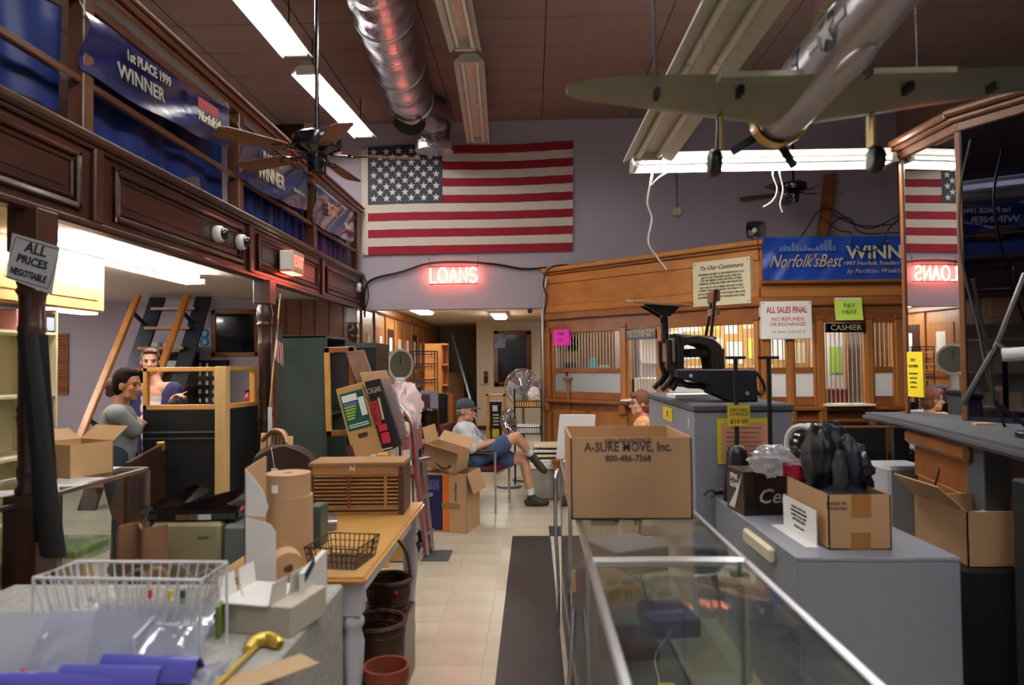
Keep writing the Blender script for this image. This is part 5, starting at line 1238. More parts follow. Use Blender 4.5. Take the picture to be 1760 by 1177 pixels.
# ---- black counter with pine framed glass screen
YK = 5.6
zk = W(310, 704, YK).z
kx0 = W(245, 700, YK).x; kx1 = W(390, 700, YK).x
kt = thing('black_counter', 'black counter with a chrome trim line below the pine glass screen', 'counter', ((kx0 + kx1) / 2, YK + .3, 0))
MB().box(kx0, kx1 - .06, YK, YK + .35, 0, zk).build('front_body', m_matblk, kt, bevel=.004, world=True)
ex, ey = W(443, 694, 6.08).x, 6.08
fk = Face((kx1 - .02, YK + .02), (ex, ey))
MB().box(0, fk.L, 0, .05, 0, zk, fk.M).build('side_body', m_matblk, kt, bevel=.004, world=True)
zc = W(310, 742, YK).z
MB().box(kx0, kx1 - .07, YK - .008, YK, zc - .01, zc + .004).build('chrome_trim', m_steel, kt, world=True)
MB().box(kx0, kx1 - .07, YK - .006, YK, zc - .06, zc - .05).build('chrome_trim', m_steel, kt, world=True)
sc = thing('pine_glass_screen', 'pine-framed glass screen standing on the black counter', 'screen', ((kx0 + kx1) / 2, YK + .02, zk))
zt_ = W(310, 631, YK).z; fw = .035
def rail(f, x0, x1, z0, z1, d=.05, nm='rail'): MB().box(x0, x1, -.0, d, z0, z1, f.M).build(nm, m_pinex, sc, bevel=.003, world=True)
fk1 = Face((kx0, YK), (kx1, YK))
px1 = fk1.hit(372, 660)[0]; px2 = fk1.hit(391, 660)[0]
rail(fk1, 0, px1, zt_ - fw, zt_); rail(fk1, 0, px1, zk, zk + .04); rail(fk1, 0, fw, zk, zt_, nm='stile'); rail(fk1, px1 - .02, px1, zk, zt_, nm='stile')
MB().box(fw, px1, .022, .027, zk + .04, zt_ - fw, fk1.M).build('glass_pane', m_pane, sc, world=True)
rail(fk, .03, fk.L, zt_ - fw, zt_); rail(fk, .03, fk.L, zk, zk + .04); rail(fk, fk.L - .05, fk.L, zk, zt_, nm='stile')
MB().box(.04, fk.L - .05, .022, .027, zk + .04, zt_ - fw, fk.M).build('glass_pane', m_pane, sc, world=True)
o = solo(MB().box(px1 + kx0, px2 + kx0, YK - .03, YK + .05, 0, zt_ + .005), 'pine_post', m_pine, 'raw pine post beside the black counter rising to the glass screen', 'post', bevel=.003)
# things behind the screen
fe_ = W(408, 668, 6.0)
ex_ = thing('fire_extinguisher', 'small red fire extinguisher standing behind the pine glass screen', 'extinguisher', (fe_.x - .0, 6.25, 1.15))
MB().lathe([(.04, 0), (.042, .01), (.042, .15), (.03, .18), (.012, .2)], 16).build('cylinder', mat('extinguisher_red', (170, 24, 30), .35), ex_, smooth=True)
MB().box(-.04, .02, -.01, .01, .2, .225).build('valve_handle', m_black, ex_); MB().tube([(.02, 0, .2), (.05, 0, .16), (.048, 0, .05)], .006, 6).build('hose', m_black, ex_)
ic = thing('inner_counter', 'black inner counter shelf behind the pine screen', 'counter', (-2.95, 6.4, 0))
MB().box(-.1, .45, -.2, .25, 1.1, 1.15).build('counter_top', m_matblk, ic)
for q in (-.08, .4): MB().box(q, q + .04, -.18, .2, 0, 1.1).build('leg', m_matblk, ic)
bxthing('pine_block', 'short pine board on the inner counter behind the screen', 'board', (-2.72, 6.25, 1.15), (.26, .12, .06), m_pinex)
bxthing('black_tray', 'black tray on the inner counter beside the fire extinguisher', 'tray', (-2.6, 6.5, 1.15), (.12, .2, .1), m_black)
# dark half gate with brass latch
g0, g1 = WZ(222, 795, .98), WZ(300, 758, .98)
gt = thing('half_gate', 'dark brown half-height gate leaf with brass latch before the black counter', 'gate', ((g0.x + g1.x) / 2, (g0.y + g1.y) / 2, 0))
gf = Face((g0.x, g0.y), (g1.x, min(g1.y, YK - .1)))
MB().box(0, gf.L, 0, .03, .08, .98, gf.M).build('leaf', m_mahogz, gt, bevel=.004, world=True)
MB().box(gf.L - .07, gf.L, -.02, .04, .93, 1.0, gf.M).build('brass_latch', mat('brass', (180, 150, 80), .35, metal=.8), gt, bevel=.006, world=True)
MB().box(gf.L - .02, gf.L + .03, -.01, .05, 0, 1.0, gf.M).build('gate_post', m_mahogz, gt, world=True)
# left showcase and what is on it
showcase('aluminium-edged glass showcase beside the sign column under the mezzanine', -2.98, -2.40, 2.5, 4.32, shelves=(.55,))
cbp = WZ(160, 808, .97)
t = thing('brown_carton', 'open brown carton on the showcase beside the woman in grey', 'box', (-2.68, 4.02, .97), R_(-24))
shell(t, .3, .26, .19, m_cardl, m_cardin)
MB().prism([(-.13, 0), (.13, 0), (.13, .14), (-.13, .14)], .004, frame((-.15, 0, .19), (0, 1, 0), (-.75, 0, .35))).build('flap', m_card, t)
MB().prism([(-.15, 0), (.15, 0), (.15, .12), (-.15, .12)], .004, frame((0, .13, .19), (1, 0, 0), (0, .6, .5))).build('flap', m_cardl, t)
for k, (u_, v_, rz) in enumerate(((100, 832, .3), (140, 825, -.2), (75, 845, .6), (205, 795, .15))):
    p = WZ(u_, v_, .971 + .002 * k); p.x = max(-2.9, min(-2.55, p.x)); p.y = min(p.y, 4.15)
    solo(MB().box(-.14, .14, -.1, .1, 0, .0015, Matrix.Translation(p) @ Matrix.Rotation(rz, 4, 'Z')), 'loose_paper', m_paper, 'white loose paper sheet lying on the showcase by the brown carton', 'paper', 'papers on the showcase')
for k, (x, y, z, s, m, n_) in enumerate(((-2.62, 3.9, .556, (.25, .3, .04), mat('grass_green_card', (120, 150, 90), .6), 'green folded bag'), (-2.7, 3.4, .556, (.3, .3, .1), m_card, 'brown carton'), (-2.65, 3.0, .556, (.25, .25, .12), mat('olive_case', (84, 84, 62), .6), 'olive case'), (-2.7, 3.9, .222, (.35, .4, .2), m_card, 'large carton'), (-2.7, 3.3, .222, (.3, .3, .16), m_whitecard, 'white box'))):
    bxthing('stored_item', n_ + ' inside the showcase under the mezzanine', 'box', (x, y, z), s, m, .2 * k)
# black coat hung on the column
cf = lambda u, v: (XF + .085 + .03 * math.sin(u * 9) + .05 * v + (-.02 + .13 * u) * (.3 + .7 * v), 3.12 + .09 * math.sin(u * 6.3) + .02 * v, 1.75 - .95 * v - .06 * u * v)
solo(MB().grid(cf, 14, 18), 'black_coat', mat('black_cloth', (8, 8, 9), .95), 'black cloth hanging from the sign column', 'cloth', smooth=True, thick=.015)
# prices sign
TL, TR, BR, BL = (W(*p, 3.175) for p in ((21, 400), (102, 424), (88, 506), (10, 477)))
ps = thing('prices_sign', 'grey hand-lettered ALL PRICES NEGOTIABLE board tied to the column', 'sign', ((TL + BR) / 2).to_tuple()[:2] + (BL.z,))
Mx = frame((TL + TR + BR + BL) / 4, TR - TL, TL - BL); w = (TR - TL).length; h = (TL - BL).length
slabq((BL, BR, TR, TL), (0, .006, 0)).build('board', mat('grey_board', (172, 174, 178), .6), ps, world=True)
for s_, sz, z in (('ALL', .32, .3), ('PRICES', .25, .02), ('NEGOTIABLE', .21, -.28)): text(s_, sz * h, m_ltx, ps, Mx @ Matrix.Translation((0, z * h, .002)), world=True, bold=.0012, sx=.95 if s_ != 'NEGOTIABLE' else .68)
bd = MB()
for x0, x1, y0, y1 in ((-.47, .47, .44, .455), (-.47, .47, -.455, -.44), (-.47, -.46, -.45, .45), (.46, .47, -.45, .45)): bd.box(x0 * w, x1 * w, y0 * h, y1 * h, .0005, .0015, Mx)
bd.build('border_line', m_ltx, ps, world=True)
# EXIT sign on the fascia
ep = WX(510, 470, XF + .14)
t = thing('exit_sign', 'white box EXIT sign with red letters on the mezzanine fascia', 'exit sign', (XF + .03, ep.y, 2.47))
MB().box(0, .13, -.16, .16, 0, .2).build('housing', m_beige, t, bevel=.006)
text('EXIT', .15, emit('exit_red', (1, .06, .04), 3.0), t, frame((.132, 0, .1), (0, 1, 0), (0, 0, 1)), bold=.004, sx=.85)
MB().box(.01, .12, -.15, .15, -.006, 0).build('red_downlight', emit('exit_glow', (1, .05, .03), 9.0), t)
MB().box(.01, .12, -.168, -.16, .02, .18).build('side_lens', mat('white_lens', (225, 215, 205), .4), t)
# dome cameras
for u_, v_, lb in ((375, 402, 'white dome camera on the fascia panel, farther from the exit sign'), (414, 416, 'white dome camera on the fascia panel beside the exit sign'), (616, 494, 'white dome camera at the fascia end near the flag wall')):
    p = WX(u_, v_, XF + .03)
    t = thing('dome_camera', lb, 'camera', (XF + .01, p.y, p.z), 0, None)
    Mr = Matrix.Rotation(R_(90), 4, 'Y')
    MB().lathe([(.062, 0), (.066, .02), (.06, .05), (.048, .06)], 22, Mr).build('base', m_white, t, smooth=True)
    MB().sphere((.058, 0, 0), (.045, .045, .045)).build('dome', m_blackg, t, smooth=True)
# banners on the balcony
def banner(name, lab, cs_, lines, sag=.05):
    P = [WX(u_, v_, XF + .03) for u_, v_ in cs_]
    t = thing(name, lab, 'banner', (XF + .03, (P[0].y + P[1].y) / 2, min(p.z for p in P)))
    def fn(u, v):
        a = P[0] * (1 - u) + P[1] * u; b = P[3] * (1 - u) + P[2] * u; p = a * (1 - v) + b * v
        return p + Vector((.012 * math.sin(u * 14 + v * 7) + .02 * math.sin((u + v) * 5), 0, -sag * math.sin(u * math.pi)))
    MB().grid(fn, 40, 12).build('vinyl_sheet', m_navy, t, smooth=True, thick=.002, world=True)
    Mx = frame((P[0] + P[1] + P[2] + P[3]) / 4 + Vector((.036, 0, -sag * .8)), (P[1] - P[0] + P[2] - P[3]), (0, 0, 1)); w = ((P[1] - P[0]).length + (P[2] - P[3]).length) / 2; h = ((P[0] - P[3]).length + (P[1] - P[2]).length) / 2
    for s_, sz, x, z, m, kw in lines: text(s_, sz * h, m, t, Mx @ Matrix.Translation((x * w, z * h, 0)), world=True, **kw)
    for q in (P[0], P[1]): MB().tube([q, q + Vector((-.03, 0, .06))], .003, 4).build('tie_cord', m_whitecard, t, world=True)
    return t, Mx, w, h
m_sil2 = mat('dull_silver_print', (150, 146, 128), .45)
t, Mx, w, h = banner('award_banner', 'glossy navy 1999 winner banner along the longest balcony bay', [(146, 20), (394, 186), (392, 256), (142, 118)], [('1st PLACE 1999', .26, -.17, .24, m_sil2, dict(sx=.9, bold=.003)), ('WINNER', .36, -.22, -.12, m_sil2, dict(bold=.002, sx=1.1)), ("Norfolk'sBest", .3, .3, -.06, mat('cream_print', (216, 206, 176), .5), dict(shear=.4, bold=.003, sx=.8))], .04)
MB().box(.18 * w, .36 * w, .1 * h, .34 * h, -.004, -.001, Mx).build('red_emblem', mat('red_emblem', (150, 30, 40), .5), t, world=True)
banner('award_banner', 'navy PLACE 2000 WINNER banner on the balcony behind the ceiling fan', [(413, 222), (528, 296), (526, 362), (412, 305)], [('PLACE 2000', .24, -.12, .28, m_sil2, dict(bold=.003, sx=.9)), ('WINNER', .44, -.14, -.1, mat('cream_print', (216, 206, 176), .5), dict(bold=.003, sx=.9)), ("Norfolk's Best", .14, .3, -.1, m_sil2, dict(shear=.3))], .04)
banner('award_banner', 'navy and red BEST banner on the balcony bay against the flag wall', [(541, 318), (608, 364), (606, 416), (540, 382)], [('BEST', .46, -.14, .1, mat('rose_print', (206, 150, 130), .5), dict(bold=.003)), ('Winner', .3, .25, -.1, m_tan, dict(shear=.4, sx=.7))], .03)
# small flag on a stick tied to the column
a, b = W(482, 505, 5.8), W(463, 705, 5.8)
t = thing('stick_flag', 'small American flag on a stick tied beside the turned column', 'flag', (b.x, 5.8, b.z))
MB().cyl(b, a, .006, n=6).build('stick', m_pine, t, world=True)
def sf(u, v):
    p0 = W(476, 545, 5.76); p1 = W(469, 605, 5.76); q0 = W(482, 560, 5.76); q1 = W(487, 632, 5.76)
    p = (p0 * (1 - u) + q0 * u) * (1 - v) + (p1 * (1 - u) + q1 * u) * v
    return p + Vector((0, .03 * math.sin(u * 7 + v * 2), -.05 * u * (1 - u)))
for k in range(13): MB().grid(lambda u, v: sf((k + u) / 13, (.42 if k > 5 else 0) + (1 - (.42 if k > 5 else 0)) * v), 1, 12).build('stripe', m_fr if k % 2 == 0 else m_fw, t, smooth=True, world=True)
MB().grid(lambda u, v: sf(6 / 13 + u * 7 / 13, v * .42), 6, 4).build('canton', m_fb, t, smooth=True, world=True)
p = W(464, 755, 5.8)
solo(MB().cyl((p.x, 5.8, 0), (p.x, 5.8, W(464, 700, 5.8).z), .018, n=10), 'white_pipe', m_white, 'upright white pipe beside the turned column', 'pipe', smooth=True)
# ================================================================== CENTRE
m_green = mat('dark_green_enamel', (62, 74, 70), .38, var=.05, scale=2)
gc0, gc1 = W(476, 600, 5.85).x, W(560, 600, 5.85).x
gz = W(520, 577, 5.85).z
lk = thing('green_locker', 'dark green steel locker with open dark side beside the turned column', 'locker', ((gc0 + gc1) / 2, 6.2, 0))
hw = (gc1 - gc0) / 2
MB().box(-hw, hw - .02, -.35, -.33, 0, gz).build('back_sheet', m_green, lk, bevel=.003); MB().box(-hw, -hw + .02, -.33, .33, 0, gz).build('side_sheet', m_green, lk)
MB().box(-hw, hw, -.35, .35, gz - .02, gz).build('top_sheet', m_green, lk, bevel=.003); MB().box(-hw, hw - .02, .33, .35, 0, gz).build('side_sheet', m_green, lk)
for z in (.05, .6, 1.15): MB().box(-hw + .02, hw - .03, -.33, .33, z, z + .02).build('shelf_sheet', m_green, lk)
MB().box(hw - .02, hw, -.35, -.31, 0, gz).build('door_jamb', m_green, lk)
dz = W(640, 590, 7.0).z
t = thing('dark_locker', 'second dark steel locker behind the green one', 'locker', (W(622, 640, 7.0).x, 7.05, 0))
MB().box(-.2, .2, -.3, .3, 0, dz).build('body', mat('black_green_enamel', (34, 38, 38), .4), t, bevel=.004); MB().box(-.205, .205, -.305, -.29, dz - .05, dz).build('top_lip', m_green, t)
t = thing('brown_wardrobe', 'dark brown wardrobe beside the passage panelling', 'wardrobe', (W(650, 640, 8.6).x, 8.8, 0))
MB().box(-.15, .09, -.25, -.05, 0, W(650, 592, 8.6).z).build('body', m_mahogz, t, bevel=.006); MB().sphere((.03, -.26, 1.35), .02).build('knob', mat('brass', (180, 150, 80), .35, metal=.8), t, smooth=True)
# upholstered brown chair
def padded_chair(lab, loc, rz, m, wid=.42):
    t = thing('upholstered_chair', lab, 'chair', loc, rz)
    def bk(u, v):
        a = u * 2 - 1; z = .56 + .52 * v; wdt = wid / 2 * (1 if v < .75 else math.sqrt(max(0, 1 - ((v - .75) / .25) ** 2 * .75)))
        return (a * wdt, .2 + .05 * v - .03 * (1 - a * a), z)
    MB().grid(bk, 16, 16).build('backrest', m, t, smooth=True, thick=.05)
    MB().box(-wid / 2, wid / 2, -.25, .2, .42, .5).build('seat', m, t, bevel=.03, seg=2)
    for x in (-.18, .18):
        for y in (-.2, .18): MB().cyl((x, y, 0), (x, y, .43), .013, n=8).build('leg', m_black, t)
        MB().beam((x, .2, .4), (x, .23, .7), .03, .015).build('back_strut', m_black, t)
    return t
p = W(527, 752, 4.95)
t = padded_chair('brown upholstered chair with a white price tag behind the slatted crate', (p.x, 4.75, 0), R_(180), mat('dark_brown_fabric', (72, 50, 42), .9, bump=.3, bscale=120))
t.scale = (1, 1, p.z / 1.08)
MB().box(.02, .06, .31, .315, .88, .94).build('price_tag', m_paper, t); MB().tube([(.04, .312, .94), (.05, .31, 1.0), (.07, .29, 1.07)], .002, 4).build('tag_string', m_paper, t); 
# rattan spindle chair
p = W(427, 757, 4.9)
t = thing('spindle_chair', 'brown wooden spindle-back chair beside the pine post', 'chair', (p.x - .1, 5.05, 0), R_(-42))
m_rat = wood('rattan_brown', (120, 72, 38), (150, 96, 54), 'Z', .4)
zt_ = p.z
for x in (-.2, .2):
    MB().cyl((x, -.2, 0), (x, -.2, .45), .018, n=8).build('leg', m_rat, t); MB().cyl((x, .2, 0), (x * 1.02, .26, zt_), .018, n=8).build('back_post', m_rat, t, smooth=True)
    MB().cyl((x * 1.02, .255, zt_ - .12), (x * 1.02, .262, zt_ + .005), .021, n=8).build('pale_binding', m_pine, t, smooth=True)
MB().tube(crv([(-.2, .25, zt_ - .05), (-.1, .27, zt_ + .02), (0, .275, zt_ + .035), (.1, .27, zt_ + .02), (.2, .25, zt_ - .05)]), .02, 8).build('crest_rail', m_rat, t, smooth=True)
for k in range(6): x = -.14 + .056 * k; MB().cyl((x, .19, .45), (x, .262, zt_ - .0), .007, n=6).build('spindle', m_rat, t)
MB().box(-.22, .22, -.22, .22, .43, .46).build('seat', m_rat, t, bevel=.01)
# leaning boards: a box whose face is given by pixels, tilted, and reaching the floor
def leaning(nm, lab, cat, cs_, Y, th, m, floor=False, parts=()):
    P = [W(u_, v_, Y) for u_, v_ in cs_]       # TL TR BR BL
    if floor:
        for i, j in ((3, 0), (2, 1)):
            d = P[i] - P[j]; P[i] = P[j] + d * ((P[j].z - .012) / -d.z)
        mz = min(P[2].z, P[3].z)
    c = sum(P, Vector()) / 4
    t = thing(nm, lab, cat, (c.x, Y, min(p.z for p in P)))
    slabq((P[3], P[2], P[1], P[0]), (0, th, 0)).build('body', m, t, bevel=.003, world=True)
    Mx = frame(P[0], P[1] - P[0], P[0] - P[3]); w = (P[1] - P[0]).length
    return t, Mx, w
t, Mx, w = leaning('slim_carton', 'tall slim brown carton with a green label leaning on the locker', 'box', [(577, 669), (621, 657), (660, 780), (609, 792)], 5.62, .1, mat('tan_cardboard', (190, 148, 92), .8, var=.05), True)
u = w  # panel width
lb = MB().box(.08 * u, .97 * u, -.36, -.05, .001, .003, Mx).build('green_label', mat('label_green', (24, 84, 72), .5), t, world=True)
MB().box(.13 * u, .7 * u, -.125, -.07, .003, .004, Mx).build('white_patch', m_paper, lb, world=True)
MB().box(.72 * u, .94 * u, -.26, -.11, .003, .004, Mx).build('white_patch', m_paper, lb, world=True)
for k in range(5): MB().box(.14 * u, (.6 - .04 * k) * u, -.175 - .024 * k, -.16 - .024 * k, .003, .004, Mx).build('print_line', mat('lime_print', (150, 190, 70), .6), lb, world=True)
MB().box(.14 * u, .66 * u, -.152, -.138, .003, .004, Mx).build('print_line', mat('blue_print', (96, 120, 200), .6), lb, world=True)
for k in range(2): MB().box(.14 * u, .9 * u, -.32 - .018 * k, -.312 - .018 * k, .003, .004, Mx).build('print_line', m_paper, lb, world=True)
MB().box(.38 * u, .74 * u, -.43, -.395, .0005, .002, Mx).build('hand_hole', mat('dark_hole', (70, 46, 26), .9), t, bevel=0, world=True)
for x, y in ((.28, -.6), (.72, -.585)): MB().box((x - .1) * u, (x + .1) * u, y - .05, y, .001, .002, Mx).build('recycling_sticker', m_paper, t, world=True)
t, Mx, w = leaning('poster_carton', 'slim black and red cigar poster on cardboard leaning beside the slim carton', 'poster', [(626, 656), (652, 650), (690, 765), (660, 778)], 5.6, .05, mat('black_poster', (34, 30, 32), .35), False)
m_pr = mat('poster_red', (190, 40, 56), .5)
text('CIGAR', .062, m_cream2, t, Mx @ Matrix.Translation((.5 * w, -.085, .002)), world=True, sx=.62)
for x0, x1, y0, y1 in ((.08, .52, -.36, -.17), (.25, .8, -.42, -.365), (.3, .85, -.52, -.435)): MB().box(x0 * w, x1 * w, y0, y1, .001, .003, Mx).build('red_lettering', m_pr, t, world=True)
text('SMOKE', .05, m_ltx, t, Mx @ Matrix.Translation((.3 * w, -.26, .004)) @ Matrix.Rotation(R_(90), 4, 'Z'), world=True)
MB().box(.6 * w, .75 * w, -.33, -.15, .001, .003, Mx).build('pale_figure', m_tan, t, world=True)
for k in range(3): MB().box(.1 * w, .85 * w, -.57 - .022 * k, -.56 - .022 * k, .001, .003, Mx).build('print_line', m_cream2, t, world=True)
P4 = [W(*q, 5.62) for q in ((666, 775), (700, 752), (676, 650), (652, 650))]
solo(slabq(P4, (0, .01, 0)), 'plastic_sleeve', glass('plastic_sleeve', (.86, .86, .94), .08, 1.5, milk=.18, milk_rgb=(190, 186, 210), bump=.4, bscale=12), 'clear plastic sleeve hanging off the cigar poster', 'sleeve')
t, Mx, w = leaning('gilt_frame', 'large wooden picture frame with red corner leaning behind the cartons', 'frame', [(557, 597), (609, 595), (652, 735), (604, 742)], 5.86, .04, mat('dark_mirror', (50, 46, 46), .1, coat=.5))
h = (W(557, 597, 5.86) - W(604, 742, 5.86)).length
for x0, x1, y0, y1 in ((0, w, -.05, 0), (0, .05, -h, 0), (w - .05, w, -h, 0), (0, w, -h, -h + .05)): MB().box(x0, x1, y0, y1, 0, .02, Mx).build('frame_member', m_pinex if x1 < .06 else m_oakd, t, bevel=.006, world=True)
leaning('brown_picture', 'brown painted panel leaning in front of the picture frame', 'picture', [(594, 605), (625, 601), (660, 700), (632, 712)], 5.78, .02, mat('brown_painting', (110, 78, 62), .45, rgb2=(160, 122, 104), scale=5))
leaning('cardboard_sheet', 'plain brown cardboard sheet leaning behind the cigar poster', 'cardboard', [(618, 640), (664, 636), (702, 745), (664, 780)], 5.7, .012, m_card)
leaning('maroon_board', 'maroon board with white edge leaning at the foot of the slim carton', 'board', [(594, 768), (604, 765), (640, 880), (622, 890)], 5.55, .02, mat('maroon_board', (88, 40, 44), .5), True)
bxthing('pine_offcut', 'pine offcut standing at the foot of the cigar poster', 'wood', (W(656, 800, 5.45).x, 5.5, 0), (.09, .06, W(656, 780, 5.45).z), m_pinex)
# pink foam wrap
def pf(u, v):
    a = W(668 + 30 * u, 655 + 12 * u, 5.82); b = W(690 + 34 * u, 745 - 8 * u, 5.82); p = a * (1 - v) + b * v
    return p + Vector((.03 * math.sin(v * 8 + u * 3), -.1 * math.sin(u * 3) * math.sin(v * 3) + .04 * mnoise.noise((u * 5, v * 5, 2)), .03 * mnoise.noise((u * 4, v * 4, 9))))
solo(MB().grid(pf, 18, 18), 'foam_wrap', mat('pale_pink_foam', (226, 200, 198), .6, bump=.3, bscale=20), 'sheet of pale pink foam wrap slumped over the hand truck', 'foam', smooth=True, thick=.012)
blob('foam_bundle', 'crumpled pale pink foam bundle hanging beside the cigar poster', 'foam', (W(695, 690, 5.95).x, 5.98, W(695, 700, 5.95).z), (.15, .1, .2), mat('pale_pink_foam', (226, 200, 198), .6), .3, 2.2, 11)
blob('work_glove', 'pale work glove hanging at the poster edge', 'glove', (W(698, 742, 5.7).x, 5.72, W(698, 738, 5.7).z), (.03, .02, .06), m_beige, .2, 3, 12)
# hand truck
ht = thing('hand_truck', 'chrome hand truck with red-lined rails standing by the cartons', 'hand truck', (W(735, 945, 5.8).x, 5.8, 0))
HY = 5.75
for k, (pts, r) in enumerate((([(676, 690), (690, 700), (704, 722), (711, 745), (716, 800), (724, 870), (733, 948)], .026), ([(724, 785), (728, 800), (733, 870), (742, 946)], .028))):
    P = crv([W(u_, v_, HY + .12 * k) for u_, v_ in pts]); P[-1].z = .03
    MB().tube(P, r, 10).build('rail', m_alu, ht, smooth=True, world=True)
    MB().tube([p + Vector((.0, -.028, 0)) for p in P[8:]], .007, 6).build('red_stripe', m_red, ht, world=True)
for f_ in (.2, .5, .8): z = f_ * 1.0; MB().beam((W(712 + 14 * (1 - f_), 0, HY).x, HY, z), (W(728 + 10 * (1 - f_), 0, HY).x, HY + .12, z), .02, .03).build('cross_bar', m_alu, ht, world=True)
q = W(748, 944, HY)
MB().box(q.x - .1, q.x + .12, HY - .1, HY + .2, 0.003, .015).build('toe_plate', m_steel, ht, world=True)
for k, y in enumerate((HY - .03, HY + .2)):
    c = W(702, 930, HY); c.z = .1
    MB().lathe([(.03, -.02), (.07, -.022), (.1, -.016), (.1, .016), (.07, .022), (.03, .02)], 22, Matrix.Translation((c.x, y, .1)) @ Matrix.Rotation(R_(90), 4, 'X')).build('wheel', m_black, ht, smooth=True, world=True)
    MB().cyl((c.x, y - .025, .1), (c.x, y + .025, .1), .045, n=16).build('wheel_hub', m_alu, ht, world=True)
MB().beam((c.x, HY, .1), (W(733, 0, HY).x, HY + .05, .1), .03, .03).build('axle_bracket', m_steel, ht, world=True)
# boxes on the floor
bp = WZ(797, 918, 0)
t = thing('large_carton', 'large brown carton with navy and orange printed panels on the floor', 'box', (bp.x - .13, bp.y + .26, 0), R_(-13))
bhh = W(797, 815, bp.y).z
shell(t, .42, .4, bhh, m_card, m_cardin)
m_nv = mat('navy_print', (26, 30, 84), .5); m_or = mat('orange_print', (222, 112, 30), .5)
MB().box(-.208, -.03, -.203, -.2, .02, bhh - .02).build('navy_panel', m_nv, t); MB().box(-.03, .035, -.203, -.2, .02, bhh - .02).build('orange_band', m_or, t)
for k in range(5): MB().box(-.165 + .022 * k, -.155 + .022 * k, -.2035, -.203, bhh - .16, bhh - .06 - .01 * (k % 2)).build('print_line', mat('pale_print', (120, 124, 170), .6), t)
text('HomeDepot', .035, m_nv, t, at(.1, -.2015, bhh * .7) @ Matrix.Rotation(R_(90), 4, 'Z'))
MB().box(-.04, .14, -.2035, -.2, bhh * .42, bhh * .5).build('packing_tape', mat('clear_tape', (150, 120, 84), .2), t)
MB().prism([(-.2, 0), (.2, 0), (.2, .2), (-.2, .2)], .005, frame((.21, 0, bhh), (0, -1, 0), (.35, 0, -1))).build('flap', m_card, t)
t = thing('smile_arrow_carton', 'open brown carton with a black curved arrow resting on the large carton', 'box', (bp.x - .2, bp.y + .2, bhh + .045), 0, rot=(R_(4), R_(13), R_(-20)))
shell(t, .36, .26, .2, m_card, m_cardin)
MB().tube([Vector((-.03 + .15 * k / 10, -.1315, .055 - .03 * math.sin(math.pi * k / 10))) for k in range(11)], [.004 + .004 * math.sin(math.pi * k / 10) for k in range(11)], 6).build('curved_arrow', m_ltx, t)
MB().prism([(.11, .045), (.135, .075), (.098, .07)], .002, frame((0, -.131, 0), (1, 0, 0), (0, 0, 1))).build('arrow_head', m_ltx, t)
for nm, M_ in (('flap', frame((0, -.13, .2), (1, 0, 0), (0, -.8, .35))), ('flap', frame((0, .13, .2), (1, 0, 0), (0, .6, .6)))): MB().prism([(-.18, 0), (.18, 0), (.17, .12), (-.17, .12)], .005, M_).build(nm, m_card, t)
MB().prism([(-.13, 0), (.13, 0), (.12, .16), (-.12, .16)], .005, frame((-.18, 0, .2), (0, 1, 0), (-.3, 0, .7))).build('flap', m_cardl, t)
# stacked pink chairs, bin, slim bins
pk = mat('dusty_rose_fabric', (168, 100, 100), .85)
for k in range(3):
    z = .5 + .12 * k; c = W(735, 760, 7.6)
    t = thing('rose_stool', 'dusty rose padded stool in the stack behind the brown cartons', 'stool', (c.x, 7.75, z - .5 if k == 0 else z - .06), 0, 'rose stools in a stack')
    MB().box(-.19, .24, -.2, .2, .44 if k == 0 else .0, .5 if k == 0 else .06).build('seat_pad', pk, t, bevel=.025, seg=2)
    for x in (-.16, .18):
        for y in (-.16, .16): MB().cyl((x, y, 0 if k == 0 else -.055), (x, y, .45 if k == 0 else .01), .011, n=8).build('leg', m_chrome, t)
t = thing('rose_chair_back', 'curved dusty rose chair back beside the stacked stools', 'chair', (W(712, 760, 7.4).x, 7.3, 0), R_(30))
MB().grid(lambda u, v: (.13 * math.sin((u - .5) * 2.4), .1 * math.cos((u - .5) * 2.4), .7 + .27 * v), 12, 6).build('backrest', pk, t, smooth=True, thick=.06)
MB().box(-.16, .16, -.22, .12, .44, .52).build('seat', pk, t, bevel=.03)
for x in (-.11, .11):
    MB().cyl((x, .08, 0), (x, .08, .75), .012, n=8).build('leg', m_black, t); MB().cyl((x, -.18, 0), (x, -.18, .46), .012, n=8).build('leg', m_black, t)
p = W(727, 705, 9.9)
t = thing('waste_bin', 'round bin lined with a glossy black bag behind the rose stools', 'bin', (p.x, 10.0, 0))
MB().lathe([(.16, 0), (.18, .3), (.2, p.z - .03)], 24).build('drum', m_black, t, smooth=True)
g = MB(); n = 30
pr = [(.205, p.z - .3), (.212, p.z - .1), (.206, p.z), (.19, p.z + .005), (.17, p.z - .1)]
g.lathe(pr, n, cap=False); g.v = [Vector((v.x * (1 + .04 * math.sin(i % n * 2.7)), v.y * (1 + .04 * math.sin(i % n * 2.7)), v.z + .012 * math.sin(i % n * 1.9))) for i, v in enumerate(g.v)]
g.build('bag_liner', m_blackg, t, smooth=True)
t = thing('slim_bin', 'slim black ribbed bin beside the oak bookcase in the passage', 'bin', (W(757, 700, 10.6).x, 10.7, 0))
MB().box(-.1, .1, -.1, .1, 0, W(757, 676, 10.6).z).build('body', m_black, t, bevel=.02)
for k in range(4): MB().box(-.106, .106, -.106, .106, .3 + .2 * k, .33 + .2 * k).build('rib', m_black, t, bevel=.01)
